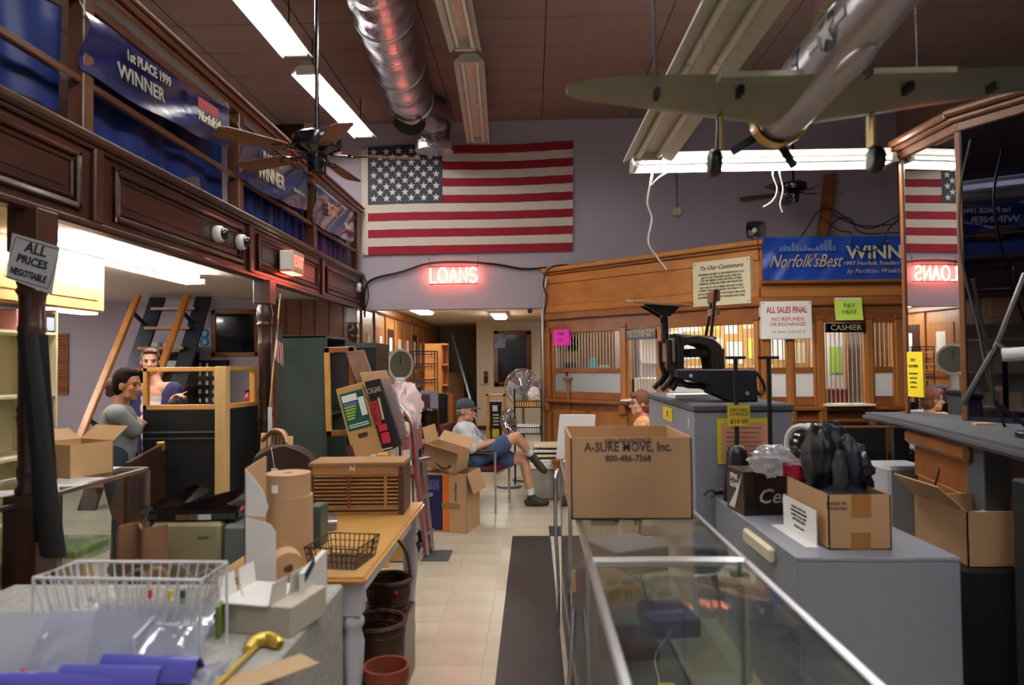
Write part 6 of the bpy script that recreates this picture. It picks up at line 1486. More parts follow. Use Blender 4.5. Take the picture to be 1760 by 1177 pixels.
# dial scale
p = W(694, 627, 10.4); hz = p.z
t = thing('dial_scale', 'white enamel column scale with round dial head at the passage mouth', 'scale', (p.x, 10.4, 0), R_(-42))
MB().box(-.22, .3, -.2, .2, 0, .12).build('platform', m_white, t, bevel=.02); MB().box(-.2, -.08, -.06, .06, .12, hz - .2).build('column', m_white, t, bevel=.03, seg=2)
Mr = Matrix.Translation((-.14, 0, hz)) @ Matrix.Rotation(R_(90), 4, 'Y')
MB().lathe([(.03, -.08), (.19, -.07), (.235, -.03), (.25, .03), (.24, .075), (.21, .08), (.205, .06)], 32, Mr, cap=False).build('dial_housing', m_white, t, smooth=True)
MB().lathe([(.0, .055), (.207, .055)], 32, Mr, cap=False).build('dial_face', mat('dial_green_grey', (120, 128, 112), .4), t)
MB().lathe([(.0, .07), (.21, .07)], 32, Mr, cap=False).build('dial_glass', m_pane, t)
MB().box(-.082, -.078, -.006, .006, hz, hz + .14).build('needle', m_ltx, t)
bxthing('white_gadget', 'small white and grey gadget in front of the dial scale', 'gadget', (W(688, 650, 9.15).x, 9.15, W(690, 650, 9.15).z - .12), (.14, .12, .13), m_white, .2, .02)
t = thing('dark_side_table', 'dark side table under the small white gadget', 'table', (W(690, 650, 9.15).x, 9.12, 0))
zz0 = W(690, 650, 9.15).z - .12
MB().box(-.22, .25, -.15, .15, zz0 - .03, zz0).build('table_top', m_matblk, t)
for x in (-.2, .22):
    for y in (-.12, .12): MB().box(x - .015, x + .015, y - .015, y + .015, 0, zz0 - .03).build('leg', m_matblk, t)
# wire basket rack, framed panel, bookcase, nook goods
a, b = W(708, 603, 10.9), W(750, 690, 10.9)
t = thing('wire_basket_rack', 'tall dark purple wire basket rack in the passage', 'rack', ((a.x + b.x) / 2, 10.9, 0))
w = (b.x - a.x) / 2; m_pwire = mat('purple_wire', (44, 36, 72), .4)
for x in (-w, w):
    for y in (-.15, .15): MB().cyl((x, y, 0), (x, y, a.z), .008, n=6).build('upright', m_pwire, t)
for z in (.75, 1.0, 1.25, 1.5, a.z - .1):
    g = MB()
    for k in range(9): x = -w + 2 * w * k / 8; g.tube([(x, -.15, z + .09), (x, -.15, z), (x, .15, z), (x, .15, z + .09)], .004, 4)
    for y in (-.15, .15): g.tube([(-w, y, z + .09), (w, y, z + .09)], .007, 4); g.tube([(-w, y, z + .045), (w, y, z + .045)], .005, 4)
    g.build('basket', m_pwire, t)
a = W(735, 672, 10.2)
t = thing('framed_panel_cart', 'grey-framed maroon panel standing before the wire rack', 'panel', (a.x, 10.3, 0))
MB().box(-.22, .14, 0, .06, .0, a.z).build('frame', m_grey, t, bevel=.005); MB().box(-.19, .02, -.01, 0, .1, a.z - .05).build('maroon_panel', mat('maroon_board', (88, 40, 44), .5), t)
a = W(752, 590, 13.0)
t = thing('oak_bookcase', 'golden oak bookcase standing in the passage beside the dark nook', 'bookcase', (a.x, 13.2, 0))
MB().box(-.25, .07, -.16, .16, 0, a.z).build('end_panel', m_oakx, t, bevel=.004); MB().box(.07, .16, .1, .16, 0, a.z).build('back_panel', m_oakd, t)
for k in range(6): z = .02 + (a.z - .05) * k / 5; MB().box(.07, .17, -.16, .12, z, z + .03).build('shelf_board', m_oakx, t)
t = thing('aluminium_ladder', 'aluminium step ladder leaning in the dark nook', 'ladder', (W(795, 690, YE + .6).x, YE + .6, 0))
for k, dx in enumerate((0, .24)):
    MB().beam(W(776, 570, YE + .9) + Vector((0, dx, 0)), (W(808, 0, YE + .4).x + .12, YE + .4 + dx, .02), .04, .16, (0, 1, 0)).build('rail', m_alu, t, world=True)
for k in range(8):
    f_ = (k + .5) / 8; p0 = W(776, 570, YE + .9); p1 = Vector((W(808, 0, YE + .4).x + .12, YE + .4, .02)); q = p0 + (p1 - p0) * f_
    MB().beam(q, q + Vector((0, .24, 0)), .07, .025).build('rung', m_alu, t, world=True)
q = W(782, 690, YE + 1.2)
bxthing('brown_crate', 'tall brown cardboard crate in the dark nook behind the ladder', 'crate', (q.x, YE + 1.5, 0), (.46, .4, W(782, 640, YE + 1.2).z), m_card)
bxthing('low_oak_box', 'low oak cabinet at the mouth of the dark nook', 'cabinet', (W(768, 700, YE - .6).x, YE - .5, 0), (.3, .4, W(768, 675, YE - .6).z), m_oakx)
# wall phone on the end wall
a, b = W(826, 637, YE), W(840, 661, YE)
t = thing('wall_timer', 'small cream wall clock-in box with dark display on the passage end wall', 'wall device', ((a.x + b.x) / 2, YE, b.z))
w, h = b.x - a.x, a.z - b.z
MB().box(-w / 2, w / 2, -.06, 0, 0, h).build('case', m_beige, t, bevel=.008); MB().box(-w * .1, w * .45, -.065, -.06, h * .1, h * .95).build('display', m_black, t); MB().box(-w * .1, w * .45, -.068, -.065, h * .62, h * .75).build('red_strip', m_red, t)
a = W(857, 578, YE - .06)
solo(MB().box(a.x - .1, a.x + .16, YE - .075, YE - .052, a.z - .28, a.z + .06), 'window_poster', mat('blue_white_print', (210, 214, 220), .6, rgb2=(40, 110, 180), scale=9), 'blue and white poster in the corner of the framed interior window', 'poster')
# oak stand with black carton
a = W(852, 678, 12.5)
t = thing('oak_stand', 'narrow oak open stand in the passage behind the seated man', 'stand', (a.x, 12.6, 0))
for x in (-.15, .15): MB().box(x - .02, x + .02, -.15, .15, 0, a.z).build('side_panel', m_pinex, t)
for z in (.05, a.z - .03): MB().box(-.17, .17, -.15, .15, z, z + .03).build('shelf_board', m_pinex, t)
p = W(852, 740, 11.0)
t = thing('black_appliance_box', 'upright black printed box with a yellow label behind the seated man', 'box', (W(852, 740, 11.0).x, 11.1, 0))
zb_ = W(852, 690, 11.0).z
MB().box(-.09, .09, -.1, .1, 0, zb_).build('body', m_black, t, bevel=.004)
MB().box(-.05, .03, -.102, -.1, zb_ - .15, zb_ - .06).build('white_label', m_paper, t); MB().box(-.055, .055, -.103, -.1, W(852, 752, 11.0).z, W(852, 737, 11.0).z).build('yellow_label', mat('yellow_card', (232, 206, 50), .7), t)
for k in range(4): MB().box(-.04, .05, -.102, -.1, zb_ - .22 - .05 * k, zb_ - .2 - .05 * k).build('print_line', m_whitecard, t)
# black wire shelf with goods and the big pedestal fan
a, b = W(884, 668, 9.1), W(930, 668, 9.1)
t = thing('wire_shelf', 'black wire shelf rack full of small goods beside the booth', 'rack', ((a.x + b.x) / 2, 9.15, 0))
w = (b.x - a.x) / 2
for x in (-w, w):
    for y in (-.16, .16): MB().cyl((x, y, 0), (x, y, a.z), .009, n=6).build('upright', m_black, t)
for z in (.3, .68, 1.02):
    g = MB()
    for k in range(12): x = -w + 2 * w * k / 11; g.tube([(x, -.16, z + .08), (x, -.16, z), (x, .16, z)], .004, 4)
    for q in (0, .08): g.tube([(-w, -.16, z + q), (w, -.16, z + q)], .006, 4)
    g.build('shelf_grid', m_black, t)
zz = 1.02
cxr = (a.x + b.x) / 2
bxthing('wooden_tray', 'pale wooden tray on the top shelf of the wire rack', 'tray', (cxr - .02, 9.12, zz + .005), (.28, .26, .07), m_pinex)
bxthing('white_box', 'flat white box on the middle shelf of the wire rack', 'box', (cxr, 9.12, .685), (.3, .26, .1), m_whitecard)
bxthing('red_box', 'flat brown box on the low shelf of the wire rack', 'box', (cxr, 9.12, .305), (.3, .26, .12), m_card)
blob('white_bundle', 'white cloth bundle on the wire rack beside the booth', 'bundle', (cxr + .08, 9.15, zz + .15), (.08, .08, .1), m_whitecard, .3, 3, 21)
def cage_fan(nm, lab, c, r, face, stand=0.0, wrap=False, base=None):
    t = thing(nm, lab, 'fan', (c[0], c[1], base if base is not None else c[2] - r))
    Mf = frame(c, Vector((-face.y, face.x, 0)), (0, 0, 1))
    g = MB()
    for k in range(24):
        a_ = 2 * math.pi * k / 24
        g.tube([Mf @ Vector((r * s_ * math.cos(a_), r * s_ * math.sin(a_), (.07 * (1 - s_ ** 3)))) for s_ in (.12, .5, .8, 1)], .0035, 4)
    for s_ in (.35, .7, 1.0): g.tube([Mf @ Vector((r * s_ * math.cos(2 * math.pi * k / 30), r * s_ * math.sin(2 * math.pi * k / 30), .07 * (1 - s_ ** 3))) for k in range(30)], .005, 4, closed=True)
    g.build('wire_cage', m_chrome, t, world=True)
    for k in range(4): 
        a_ = k * math.pi / 2
        MB().grid(lambda u, v: Mf @ Vector((r * (.15 + .75 * v) * math.cos(a_ + (u - .5) * .9), r * (.15 + .75 * v) * math.sin(a_ + (u - .5) * .9), (u - .5) * .05)), 4, 4).build('blade', mat('grey_blade', (150, 154, 158), .35, metal=.4), t, smooth=True, world=True)
    MB().sphere(Mf @ Vector((0, 0, -.04)), r * .28).build('motor', m_steel, t, smooth=True, world=True)
    if wrap: blob_ = MB().sphere(c, (r * 1.04, r * .5, r * 1.06)); blob_.build('plastic_wrap', glass('fan_wrap', (.97, .97, .97), .1, 1.45, milk=.12, bump=1, bscale=14), t, smooth=True, world=True)
    if base is not None:
        MB().cyl((c[0], c[1], base + .03), (c[0], c[1], c[2] - r * .3), .018, n=10).build('pole', m_chrome, t, smooth=True, world=True); MB().cyl((c[0], c[1], base), (c[0], c[1], base + .03), .16, n=24).build('base_disc', m_steel, t, world=True)
c = W(899, 666, 9.5)
cage_fan('pedestal_fan', 'chrome cage pedestal fan wrapped in clear plastic beside the booth', c, .25, Vector((-.2, -1, 0)), wrap=True, base=0.0)
c = W(874, 724, 9.0)
t = cage_fan('desk_fan', 'small cage fan beside the wire shelf rack', c, .17, Vector((-.75, -.6, 0)), base=0.0)
# white folding chairs pile and board
p = W(938, 760, 8.3)
for k in range(4):
    z = .42 + .055 * k
    t = thing('white_chair', 'white folding chair lying in the flat pile before the booth', 'chair', (p.x + .02 * k, 8.35, z), 0, 'white chairs in a pile')
    MB().box(-.2, .22, -.2, .2, .015, .045).build('seat', m_creamp if k % 2 else m_white, t, bevel=.008)
    MB().tube([(-.22, -.2, .02), (-.22, .2, .02)], .012, 6).build('frame_tube', m_white, t, smooth=True); MB().tube([(.23, -.2, .02), (.23, .2, .02)], .012, 6).build('frame_tube', m_white, t, smooth=True)
t = thing('concrete_planter', 'rough grey stone block supporting the white chairs pile', 'block', (p.x + .02, 8.35, 0))
MB().box(-.24, .26, -.22, .22, 0, .4).build('block', mat('rough_stone', (150, 146, 138), .9, var=.2, scale=8, bump=.8, bscale=14), t, bevel=.03); MB().box(-.26, .28, -.24, .24, .36, .43).build('cap_slab', m_whitecard, t, bevel=.01)
P4 = [W(*q, 8.05) for q in ((955, 790), (1020, 790), (1024, 712), (962, 712))]
solo(slabq(P4, (0, .03, 0)), 'plastic_sheet', m_white, 'white plastic panel standing behind the A-SURE MOVE carton', 'panel', bevel=.01)
t = thing('grey_trestle', 'low trestle under the white panel before the booth', 'trestle', (P4[0].x + .2, 8.07, 0))
MB().box(-.25, .3, -.1, .12, P4[0].z - .03, P4[0].z).build('top', m_oakd, t)
for x in (-.2, .25): MB().box(x - .02, x + .02, -.08, .1, 0, P4[0].z - .03).build('leg', m_oakd, t)
# black rubber mat
m0 = WZ(881, 922, 0); m1 = WZ(943, 920, 0)
g = MB(); g.box(m0.x - .0, .14, .5, m0.y, .0026, .007)
solo(g, 'rubber_mat', mat('black_rubber', (40, 40, 42), .4, bump=.2, bscale=140), 'long black rubber floor mat along the glass showcase', 'mat')
q = WZ(943, 905, 0)
solo(MB().box(q.x, q.x + .22, m0.y + .001, q.y, .0026, .007), 'rubber_mat', mat('black_rubber', (40, 40, 42), .4, bump=.2, bscale=140), 'short black mat piece at the far end of the long mat', 'mat')
# ================================================================== FRONT LEFT: table, block and what is on them
zT = .76
tr_ = WZ(723, 862, zT); tn = WZ(640, 993, zT)
tx1 = (tr_.x + tn.x) / 2; ty0, ty1 = tn.y, tr_.y
tx0 = tx1 - .63
tb = thing('turned_leg_table', 'honey pine table with white turned legs', 'table', ((tx0 + tx1) / 2, (ty0 + ty1) / 2, 0))
tw, td = (tx1 - tx0) / 2, (ty1 - ty0) / 2
MB().box(-tw, tw, -td, td, zT - .03, zT).build('table_top', m_honey, tb, bevel=.012, seg=2)
for x0, x1, y0, y1 in ((-tw + .06, tw - .06, -td + .06, -td + .085), (-tw + .06, tw - .06, td - .085, td - .06), (-tw + .06, -tw + .085, -td + .06, td - .06), (tw - .085, tw - .06, -td + .06, td - .06)):
    MB().box(x0, x1, y0, y1, zT - .13, zT - .03).build('apron', m_white, tb, bevel=.003)
m_leg = mat('lavender_white_paint', (206, 204, 216), .45)
lp = [(.028, 0), (.032, .05), (.024, .09), (.03, .16), (.034, .18), (.028, .2), (.036, .3), (.044, .42), (.046, .48), (.034, .53), (.046, .55), (.046, .57), (.032, .59)]
lm = MB().lathe(lp, 20).mesh('leg', m_leg, smooth=True); lb_ = MB().box(-.042, .042, -.042, .042, .59, zT - .03).mesh('leg_block', m_leg, bevel=.004)
for x in (-tw + .09, tw - .075):
    for y in (-td + .09, td - .09):
        o = link('leg', lm, tb, Matrix.Translation((x, y, 0))); link('leg_block', lb_, o)
# slatted crate
c0, c1 = WZ(529, 886, zT), WZ(690, 888, zT)
cw = c1.x - c0.x; chh = W(610, 795, c0.y).z - zT; cd = .26
cy0 = min(c0.y, ty1 - cd - .02)
cr = thing('slatted_crate', 'old wooden crate with slatted front on the honey pine table', 'crate', ((c0.x + c1.x) / 2, cy0 + cd / 2, zT), R_(2))
w = cw / 2; m_cr = wood('crate_wood', (140, 98, 58), (172, 126, 80), 'X', .6); m_crd = wood('crate_dark_wood', (64, 36, 28), (90, 52, 38), 'Z', .6)
MB().box(-w, w, -cd / 2, cd / 2, chh - .025, chh).build('lid_board', m_cr, cr, bevel=.004); MB().box(-w, w, -cd / 2, -cd / 2 + .02, chh - .07, chh - .025).build('front_rail', m_cr, cr, bevel=.003)
for x in (-w, w - .03): MB().box(x, x + .03, -cd / 2, cd / 2, 0, chh - .025).build('end_board', m_crd, cr, bevel=.003)
MB().box(-w + .03, w - .03, -cd / 2, cd / 2, 0, .02).build('bottom_board', m_cr, cr); MB().box(-w, w, cd / 2 - .015, cd / 2, .02, chh - .03).build('back_board', m_crd, cr)
ns = 9; zz0, zz1 = .05, chh - .075
for k in range(ns):
    z = zz0 + (zz1 - zz0) * k / (ns - 1)
    MB().box(-w + .03, w - .03, -cd / 2 + .004, -cd / 2 + .022, z - .006, z + .005).build('slat', m_cr, cr)
    MB().box(-w + .03, w - .03, -cd / 2 + .022, cd / 2 - .02, z - .005, z - .001).build('tray', m_crd, cr)
for f_ in (-.15, .62): MB().box(f_ * w - .008, f_ * w + .008, -cd / 2 - .004, -cd / 2 + .004, .04, chh - .07).build('cleat', mat('red_brown_cleat', (120, 60, 44), .6) if f_ < 0 else m_cr, cr)
MB().box(-w + .03, w - .03, -cd / 2 - .003, -cd / 2 + .004, .03, .045).build('lower_cleat', m_cr, cr)
text('N', .04, m_whitecard, cr, at(-.02, -cd / 2 - .001, chh - .035), bold=.001)
# wire basket on the table
def wire_basket(t, w, d, h, m, r=.003, nx=14, ny=9, flare=1.12, levels=4):
    for k in range(levels):
        f_ = k / (levels - 1); s_ = 1 + (flare - 1) * f_; z = h * f_
        MB().tube([(-w * s_, -d * s_, z), (w * s_, -d * s_, z), (w * s_, d * s_, z), (-w * s_, d * s_, z)], r * (1.6 if k == levels - 1 else 1), 5, closed=True).build('hoop_wire', m, t)
    g = MB()
    for i in range(nx + 1):
        x = -w + 2 * w * i / nx; g.tube([(x * flare, -d * flare, h), (x, -d, 0), (x, d, 0), (x * flare, d * flare, h)], r, 4)
    o = g.build('cross_wires', m, t); o['kind'] = 'stuff'
    g = MB()
    for i in range(ny + 1):
        y = -d + 2 * d * i / ny; g.tube([(-w * flare, y * flare, h), (-w, y, 0), (w, y, 0), (w * flare, y * flare, h)], r, 4)
    o = g.build('side_wires', m, t); o['kind'] = 'stuff'
p = WZ(590, 965, zT)
t = thing('brown_wire_basket', 'rusty brown wire basket on the honey pine table', 'basket', (p.x, p.y, zT + .003), R_(-8))
wire_basket(t, .1, .11, .085, mat('rusty_wire', (70, 56, 44), .5, metal=.4), .0025, 10, 9, 1.15)
p = WZ(560, 905, zT)
t = thing('grey_tin', 'flat grey metal tin on the table beside the kraft rolls', 'tin', (p.x, p.y, zT), R_(20))
MB().box(-.05, .05, -.1, .1, 0, .045).build('tin_body', m_steel, t, bevel=.004); MB().box(-.052, .052, -.102, .102, .036, .05).build('tin_lid', m_alu, t, bevel=.003)
# kraft paper rolls
m_kraft = mat('kraft_paper', (186, 148, 112), .75, var=.04, scale=3)
rp = W(497, 965, 2.98)
def roll(lab, loc, r, h, rot=(0, 0, 0)):
    t = thing('kraft_paper_roll', lab, 'paper roll', loc, 0, None, rot)
    MB().lathe([(.022, 0), (r, 0), (r, h), (.022, h), (.022, 0)], 36, cap=False).build('roll_body', m_kraft, t, smooth=35)
    MB().lathe([(.024, -.001), (.024, h + .001), (.018, h + .001), (.018, -.001), (.024, -.001)], 20, cap=False).build('core_tube', m_card, t, smooth=35)
    return t
h1 = W(497, 850, 2.98).z - zT
t = roll('wide kraft paper roll standing on the pine table under a narrower one', (rp.x, 2.98, zT), .099, h1)
h2 = W(497, 812, 2.98).z - (zT + h1)
t = roll('short kraft paper roll stacked on top of the wide one', (rp.x - .004, 2.98, zT + h1), .094, h2)
MB().box(-.035, -.01, -.0965, -.094, h2 * .25, h2 * .6).build('price_sticker', m_paper, t)
q = WZ(500, 985, zT)
t = roll('loose kraft paper roll end lying in front of the standing roll', (q.x + .0, 2.75, zT + .062), .06, .1, (R_(90), 0, R_(25)))
bxthing('teal_tin', 'dark teal tin behind the kraft paper roll', 'tin', (W(541, 930, 3.2).x, 3.25, zT), (.06, .12, W(541, 870, 3.2).z - zT), mat('dark_teal', (56, 76, 80), .4), 0, .006)
# file boxes behind, and smoked trays on them
zf_ = W(322, 893, 3.25).z
sf_ = thing('storage_bench', 'low dark bench carrying the file boxes behind the grey block', 'bench', (-1.58, 3.3, 0))
MB().box(-.45, .27, -.42, .3, .42, .46).build('bench_top', m_mahog, sf_)
for x in (-.4, .2):
    for y in (-.38, .25): MB().box(x, x + .04, y, y + .04, 0, .42).build('leg', m_mahogz, sf_)
x0, x1, x2 = W(262, 930, 3.2).x, W(381, 930, 3.2).x, W(418, 930, 3.2).x
t = thing('beige_file_box', 'beige metal file box under the smoked plastic trays', 'file box', ((x0 + x1) / 2, 3.32, .46))
MB().box(-(x1 - x0) / 2, (x1 - x0) / 2, -.14, .16, 0, zf_ - .46).build('body', mat('khaki_enamel', (150, 142, 108), .5), t, bevel=.015); MB().box(.06, .11, -.143, -.14, zf_ - .53, zf_ - .52).build('label_slot', m_steel, t)
t = thing('grey_file_box', 'grey-green metal file box beside the beige one', 'file box', ((x1 + x2) / 2 + .03, 3.32, .46))
MB().box(-(x2 - x1) / 2 - .02, (x2 - x1) / 2 + .03, -.14, .16, 0, zf_ - .47).build('body', mat('grey_green_enamel', (108, 118, 112), .5), t, bevel=.015)
m_smoke = glass('smoked_plastic', (.28, .24, .24), .08, 1.5, milk=.25, milk_rgb=(58, 46, 46))
t = thing('smoked_tray', 'glossy smoked plastic tray lying on the file boxes', 'tray', (W(340, 880, 3.3).x, 3.34, zf_), R_(4))
MB().box(-.2, .22, -.14, .14, 0, .05).build('tray_body', m_blackg, t, bevel=.012); MB().box(-.06, .1, -.145, -.14, .01, .035).build('chrome_strip', m_chrome, t)
for x, tilt in ((-.1, 25), (.1, 14)): MB().box(-.15, .15, -.003, .003, 0, .13, Matrix.Translation((x, .02, .05)) @ Matrix.Rotation(R_(-tilt), 4, 'Y') @ Matrix.Rotation(R_(62), 4, 'X')).build('lid_sheet', m_smoke, t)
# curled corrugated board
def cor(u, v):
    a_ = u * 7.0; r_ = .03 + .012 * u * 4
    return (W(232, 930, 2.95).x + (u - .5) * .2, 3.0 + .05 * math.sin(a_), .46 + (zf_ + .03 - .46) * v)
solo(MB().grid(cor, 30, 4), 'curled_cardboard', mat('dark_cardboard', (126, 90, 62), .85), 'curled strip of brown corrugated cardboard beside the beige file box', 'cardboard', smooth=True, thick=.008)
# ---- pale carpeted block
zk2 = .75
e0, e1 = WZ(597, 1003, zk2), WZ(430, 1177, zk2)
bx1 = (e0.x + e1.x) / 2; by1 = min(e0.y, ty0 - .015)
m_felt = mat('mottled_grey_carpet', (148, 148, 144), .95, rgb2=(176, 174, 166), scale=30, bump=.5, bscale=160)
bk = thing('carpeted_block', 'pale grey carpeted display block in front of the pine table', 'plinth', (bx1 - .65, by1 - .95, 0))
MB().box(-.65, .65, -.95, .95, 0, zk2).build('block', m_felt, bk, bevel=.008)
def K(u, v, z=0): return WZ(u, v, zk2 + z)
# white wire stand with basket
wn0, wn1, wf1, wf0 = (WZ(*q_, 1.0) for q_ in ((57, 993), (345, 997), (390, 966), (132, 965)))
ctr = (wn0 + wn1 + wf0 + wf1) / 4
t = thing('white_wire_basket', 'white coated wire display basket on legs standing on the grey block', 'basket', (ctr.x, ctr.y, zk2), 0)
m_ww = mat('white_coated_wire', (218, 220, 226), .4)
rim = [wn0, wn1, wf1, wf0]; bot = [ctr + (p_ - ctr) * .86 - Vector((0, 0, .13)) for p_ in rim]
MB().tube(rim, .005, 6, closed=True).build('rim_wire', m_ww, t, world=True); MB().tube(bot, .004, 6, closed=True).build('floor_wire', m_ww, t, world=True)
for i in range(4):
    a0, a1 = rim[i], rim[(i + 1) % 4]; b0_, b1_ = bot[i], bot[(i + 1) % 4]; n = 16 if i % 2 == 0 else 6
    for k in range(n): f_ = k / n; MB().tube([a0 + (a1 - a0) * f_, b0_ + (b1_ - b0_) * f_], .0025, 5).build('upright_wire', m_ww, t, world=True)
g = MB()
for k in range(26): f_ = k / 25; g.tube([bot[0] + (bot[1] - bot[0]) * f_, bot[3] + (bot[2] - bot[3]) * f_], .0016, 4)
for k in range(12): f_ = k / 11; g.tube([bot[0] + (bot[3] - bot[0]) * f_, bot[1] + (bot[2] - bot[1]) * f_], .0016, 4)
o = g.build('floor_mesh', m_ww, t, world=True); o['kind'] = 'stuff'
for i, p_ in enumerate(rim): MB().tube([p_, Vector((p_.x, p_.y, zk2))], .004, 6).build('leg', m_ww, t, world=True)
for i in (0, 1): 
    a_ = rim[i] * 1; MB().tube([Vector((rim[0].x + .1 + .25 * i, rim[0].y - .0, zk2)), Vector((rim[0].x + .1 + .25 * i, rim[0].y - .09, zk2 + .002)), Vector((rim[0].x + .1 + .25 * i, rim[0].y - .1, zk2 + .12)), Vector((rim[0].x + .1 + .25 * i, rim[0].y, zk2 + .14))], .004, 6).build('front_loop', m_ww, t, world=True)
# clear tray of odds in the basket
tp_ = thing('clear_tray', 'clear plastic tray of small odds inside the white wire basket', 'tray', (ctr.x + .06, ctr.y, 1.0 - .126))
m_clr = glass('clear_tray_plastic', (.96, .96, .95), .06, 1.5, milk=.2, milk_rgb=(226, 224, 216), bump=.6, bscale=25)
MB().grid(lambda u, v: ((u - .5) * .34, (v - .5) * .1, .06 * max(abs(u - .5) * 2, abs(v - .5) * 2) ** 4), 16, 8).build('tray_shell', m_clr, tp_, smooth=True, thick=.003)
for k in range(5): MB().tube(crv([(-.1 + .07 * k, -.03, .02), (-.09 + .07 * k, 0, .1 + .02 * (k % 3)), (-.05 + .07 * k, .02, .12), (-.03 + .07 * k, .03, .04)]), .0035, 5).build('plastic_loop', m_clr, tp_, smooth=True)
for k, (x, m) in enumerate(((-.02, m_red), (.04, mat('yellow_card', (232, 206, 50), .7)), (.08, mat('dark_green_tag', (30, 90, 70), .5)))): MB().box(x, x + .014, -.01, 0, .03, .07).build('coloured_tag', m, tp_)
# small things on the block
p = K(368, 1072)
t = thing('black_clip', 'small black plastic clip on the grey block beside the white box', 'clip', p)
MB().box(-.03, .05, -.02, .02, 0, .035).build('body', m_black, t, bevel=.01); MB().tube(crv([(-.04, -.02, .02), (-.02, -.03, .035), (.01, -.025, .02)]), .005, 6).build('white_loop', m_ww, t, smooth=True)
bxthing('green_card', 'green card standing against the white tray box', 'card', K(378, 1092), (.012, .06, .1), mat('leaf_green', (112, 140, 60), .7), .2, .001)
p = K(395, 1094)
t = thing('beige_carton_base', 'shallow beige carton on the grey block under the white tray', 'box', (K(385, 1092).x + .125, K(385, 1092).y + .1, zk2), R_(-12))
MB().box(-.12, .12, -.1, .12, 0, .095).build('carton_body', mat('pale_beige_card', (186, 178, 162), .8), t, bevel=.003)
t = thing('white_tray_box', 'open white cardboard tray with raised flaps on the beige carton', 'box', (K(385, 1092).x + .09, K(385, 1092).y + .1, zk2 + .096), R_(-12))
MB().box(-.1, .08, -.11, .11, 0, .004).build('base', m_whitecard, t)
for M_, w_, h_ in ((frame((-.1, 0, 0), (0, 1, 0), (-.1, 0, 1)), .08, .075), (frame((.08, 0, 0), (0, 1, 0), (.15, 0, 1)), .08, .07)):
    for s_ in (-.055, .055): MB().prism([(s_ - .045, 0), (s_ + .045, 0), (s_ + .042, h_), (s_ - .042, h_)], .003, M_).build('flap', m_whitecard, t)
# tall white die-cut carton flap standing behind it
Yw = 2.52
g0 = [W(*q_, Yw) for q_ in ((420, 1005), (474, 1010), (474, 915), (462, 900), (420, 888))]
t = thing('die_cut_carton', 'tall white die-cut carton panel standing in front of the kraft rolls', 'carton', (g0[0].x + .05, Yw, zk2))
def poly3(P, off): n = len(P); off = Vector(off); return MB().add([Vector(p_) for p_ in P] + [Vector(p_) + off for p_ in P], [tuple(range(n)), tuple(range(n, 2 * n))[::-1]] + [(i, (i + 1) % n, n + (i + 1) % n, n + i) for i in range(n)])
for p_ in g0[:2]: p_.z = zk2
poly3(g0, (0, .004, 0)).build('front_panel', m_whitecard, t, world=True)
poly3([W(*q_, Yw) for q_ in ((420, 886), (455, 888), (461, 872), (452, 845), (436, 822), (420, 806))], (0, .004, 0)).build('rounded_flap', m_whitecard, t, world=True)
q0, q1 = W(420, 806, Yw), W(420, 1005, Yw)
poly3([q0, q0 + Vector((.0, .2, .02)), Vector((q1.x, Yw + .2, zk2)), Vector((q1.x, Yw, zk2))], (.004, 0, 0)).build('side_panel', m_card, t, world=True)
# upright pamphlet box
a0, a1, a2, a3 = (W(*q_, 2.45) for q_ in ((524, 1040), (562, 1000), (562, 945), (526, 985)))
t = thing('pamphlet_holder', 'white and blue pamphlet holder at the edge of the grey block', 'holder', (a0.x + .03, 2.45, zk2))
P = [Vector((a0.x, 2.3, zk2)), Vector((a1.x, 2.58, zk2)), Vector((a2.x, 2.58, W(562, 945, 2.58).z)), Vector((a3.x, 2.3, W(526, 985, 2.3).z))]
P[0].x = W(524, 1030, 2.3).x; P[3].x = P[0].x; P[1].x = W(562, 1000, 2.58).x; P[2].x = P[1].x
poly3(P, (-.02, 0, 0)).build('holder_body', m_whitecard, t, world=True)
poly3([P[3] + Vector((-.001, 0, .0)), P[3] + Vector((.0, .1, .03)), P[3] + Vector((0, .1, .0)), P[3] + Vector((0, 0, -.03))], (.002, 0, 0)).build('blue_print', m_nv, t, world=True)
# brass-headed cane
t = thing('brass_cane', 'brass-headed cane lying along the edge of the grey block', 'cane', K(440, 1120))
a_, b_ = K(360, 1190, .012), K(440, 1112, .012)
MB().tube([a_ - (b_ - a_) * .5, b_], .009, 10).build('shaft', mat('golden_brass', (190, 160, 70), .3, metal=.6), t, smooth=True, world=True)
hd = [K(424, 1116, .02), K(436, 1104, .02), K(460, 1098, .02), K(476, 1104, .018), K(482, 1108, .016)]
MB().tube(crv(hd), [.012 + .012 * math.sin(k / 24 * math.pi) for k in range(25)], 10).build('handle', mat('golden_brass', (190, 160, 70), .3, metal=.6), t, smooth=True, world=True)
solo(MB().prism([(-.05, -.3), (.05, -.3), (.05, .16), (-.05, .16)], .004, Matrix.Translation(K(442, 1165)) @ Matrix.Rotation(R_(-42), 4, 'Z')), 'tan_board_strip', mat('tan_board', (168, 140, 104), .7), 'tan board strip beside the brass cane on the grey block', 'board')
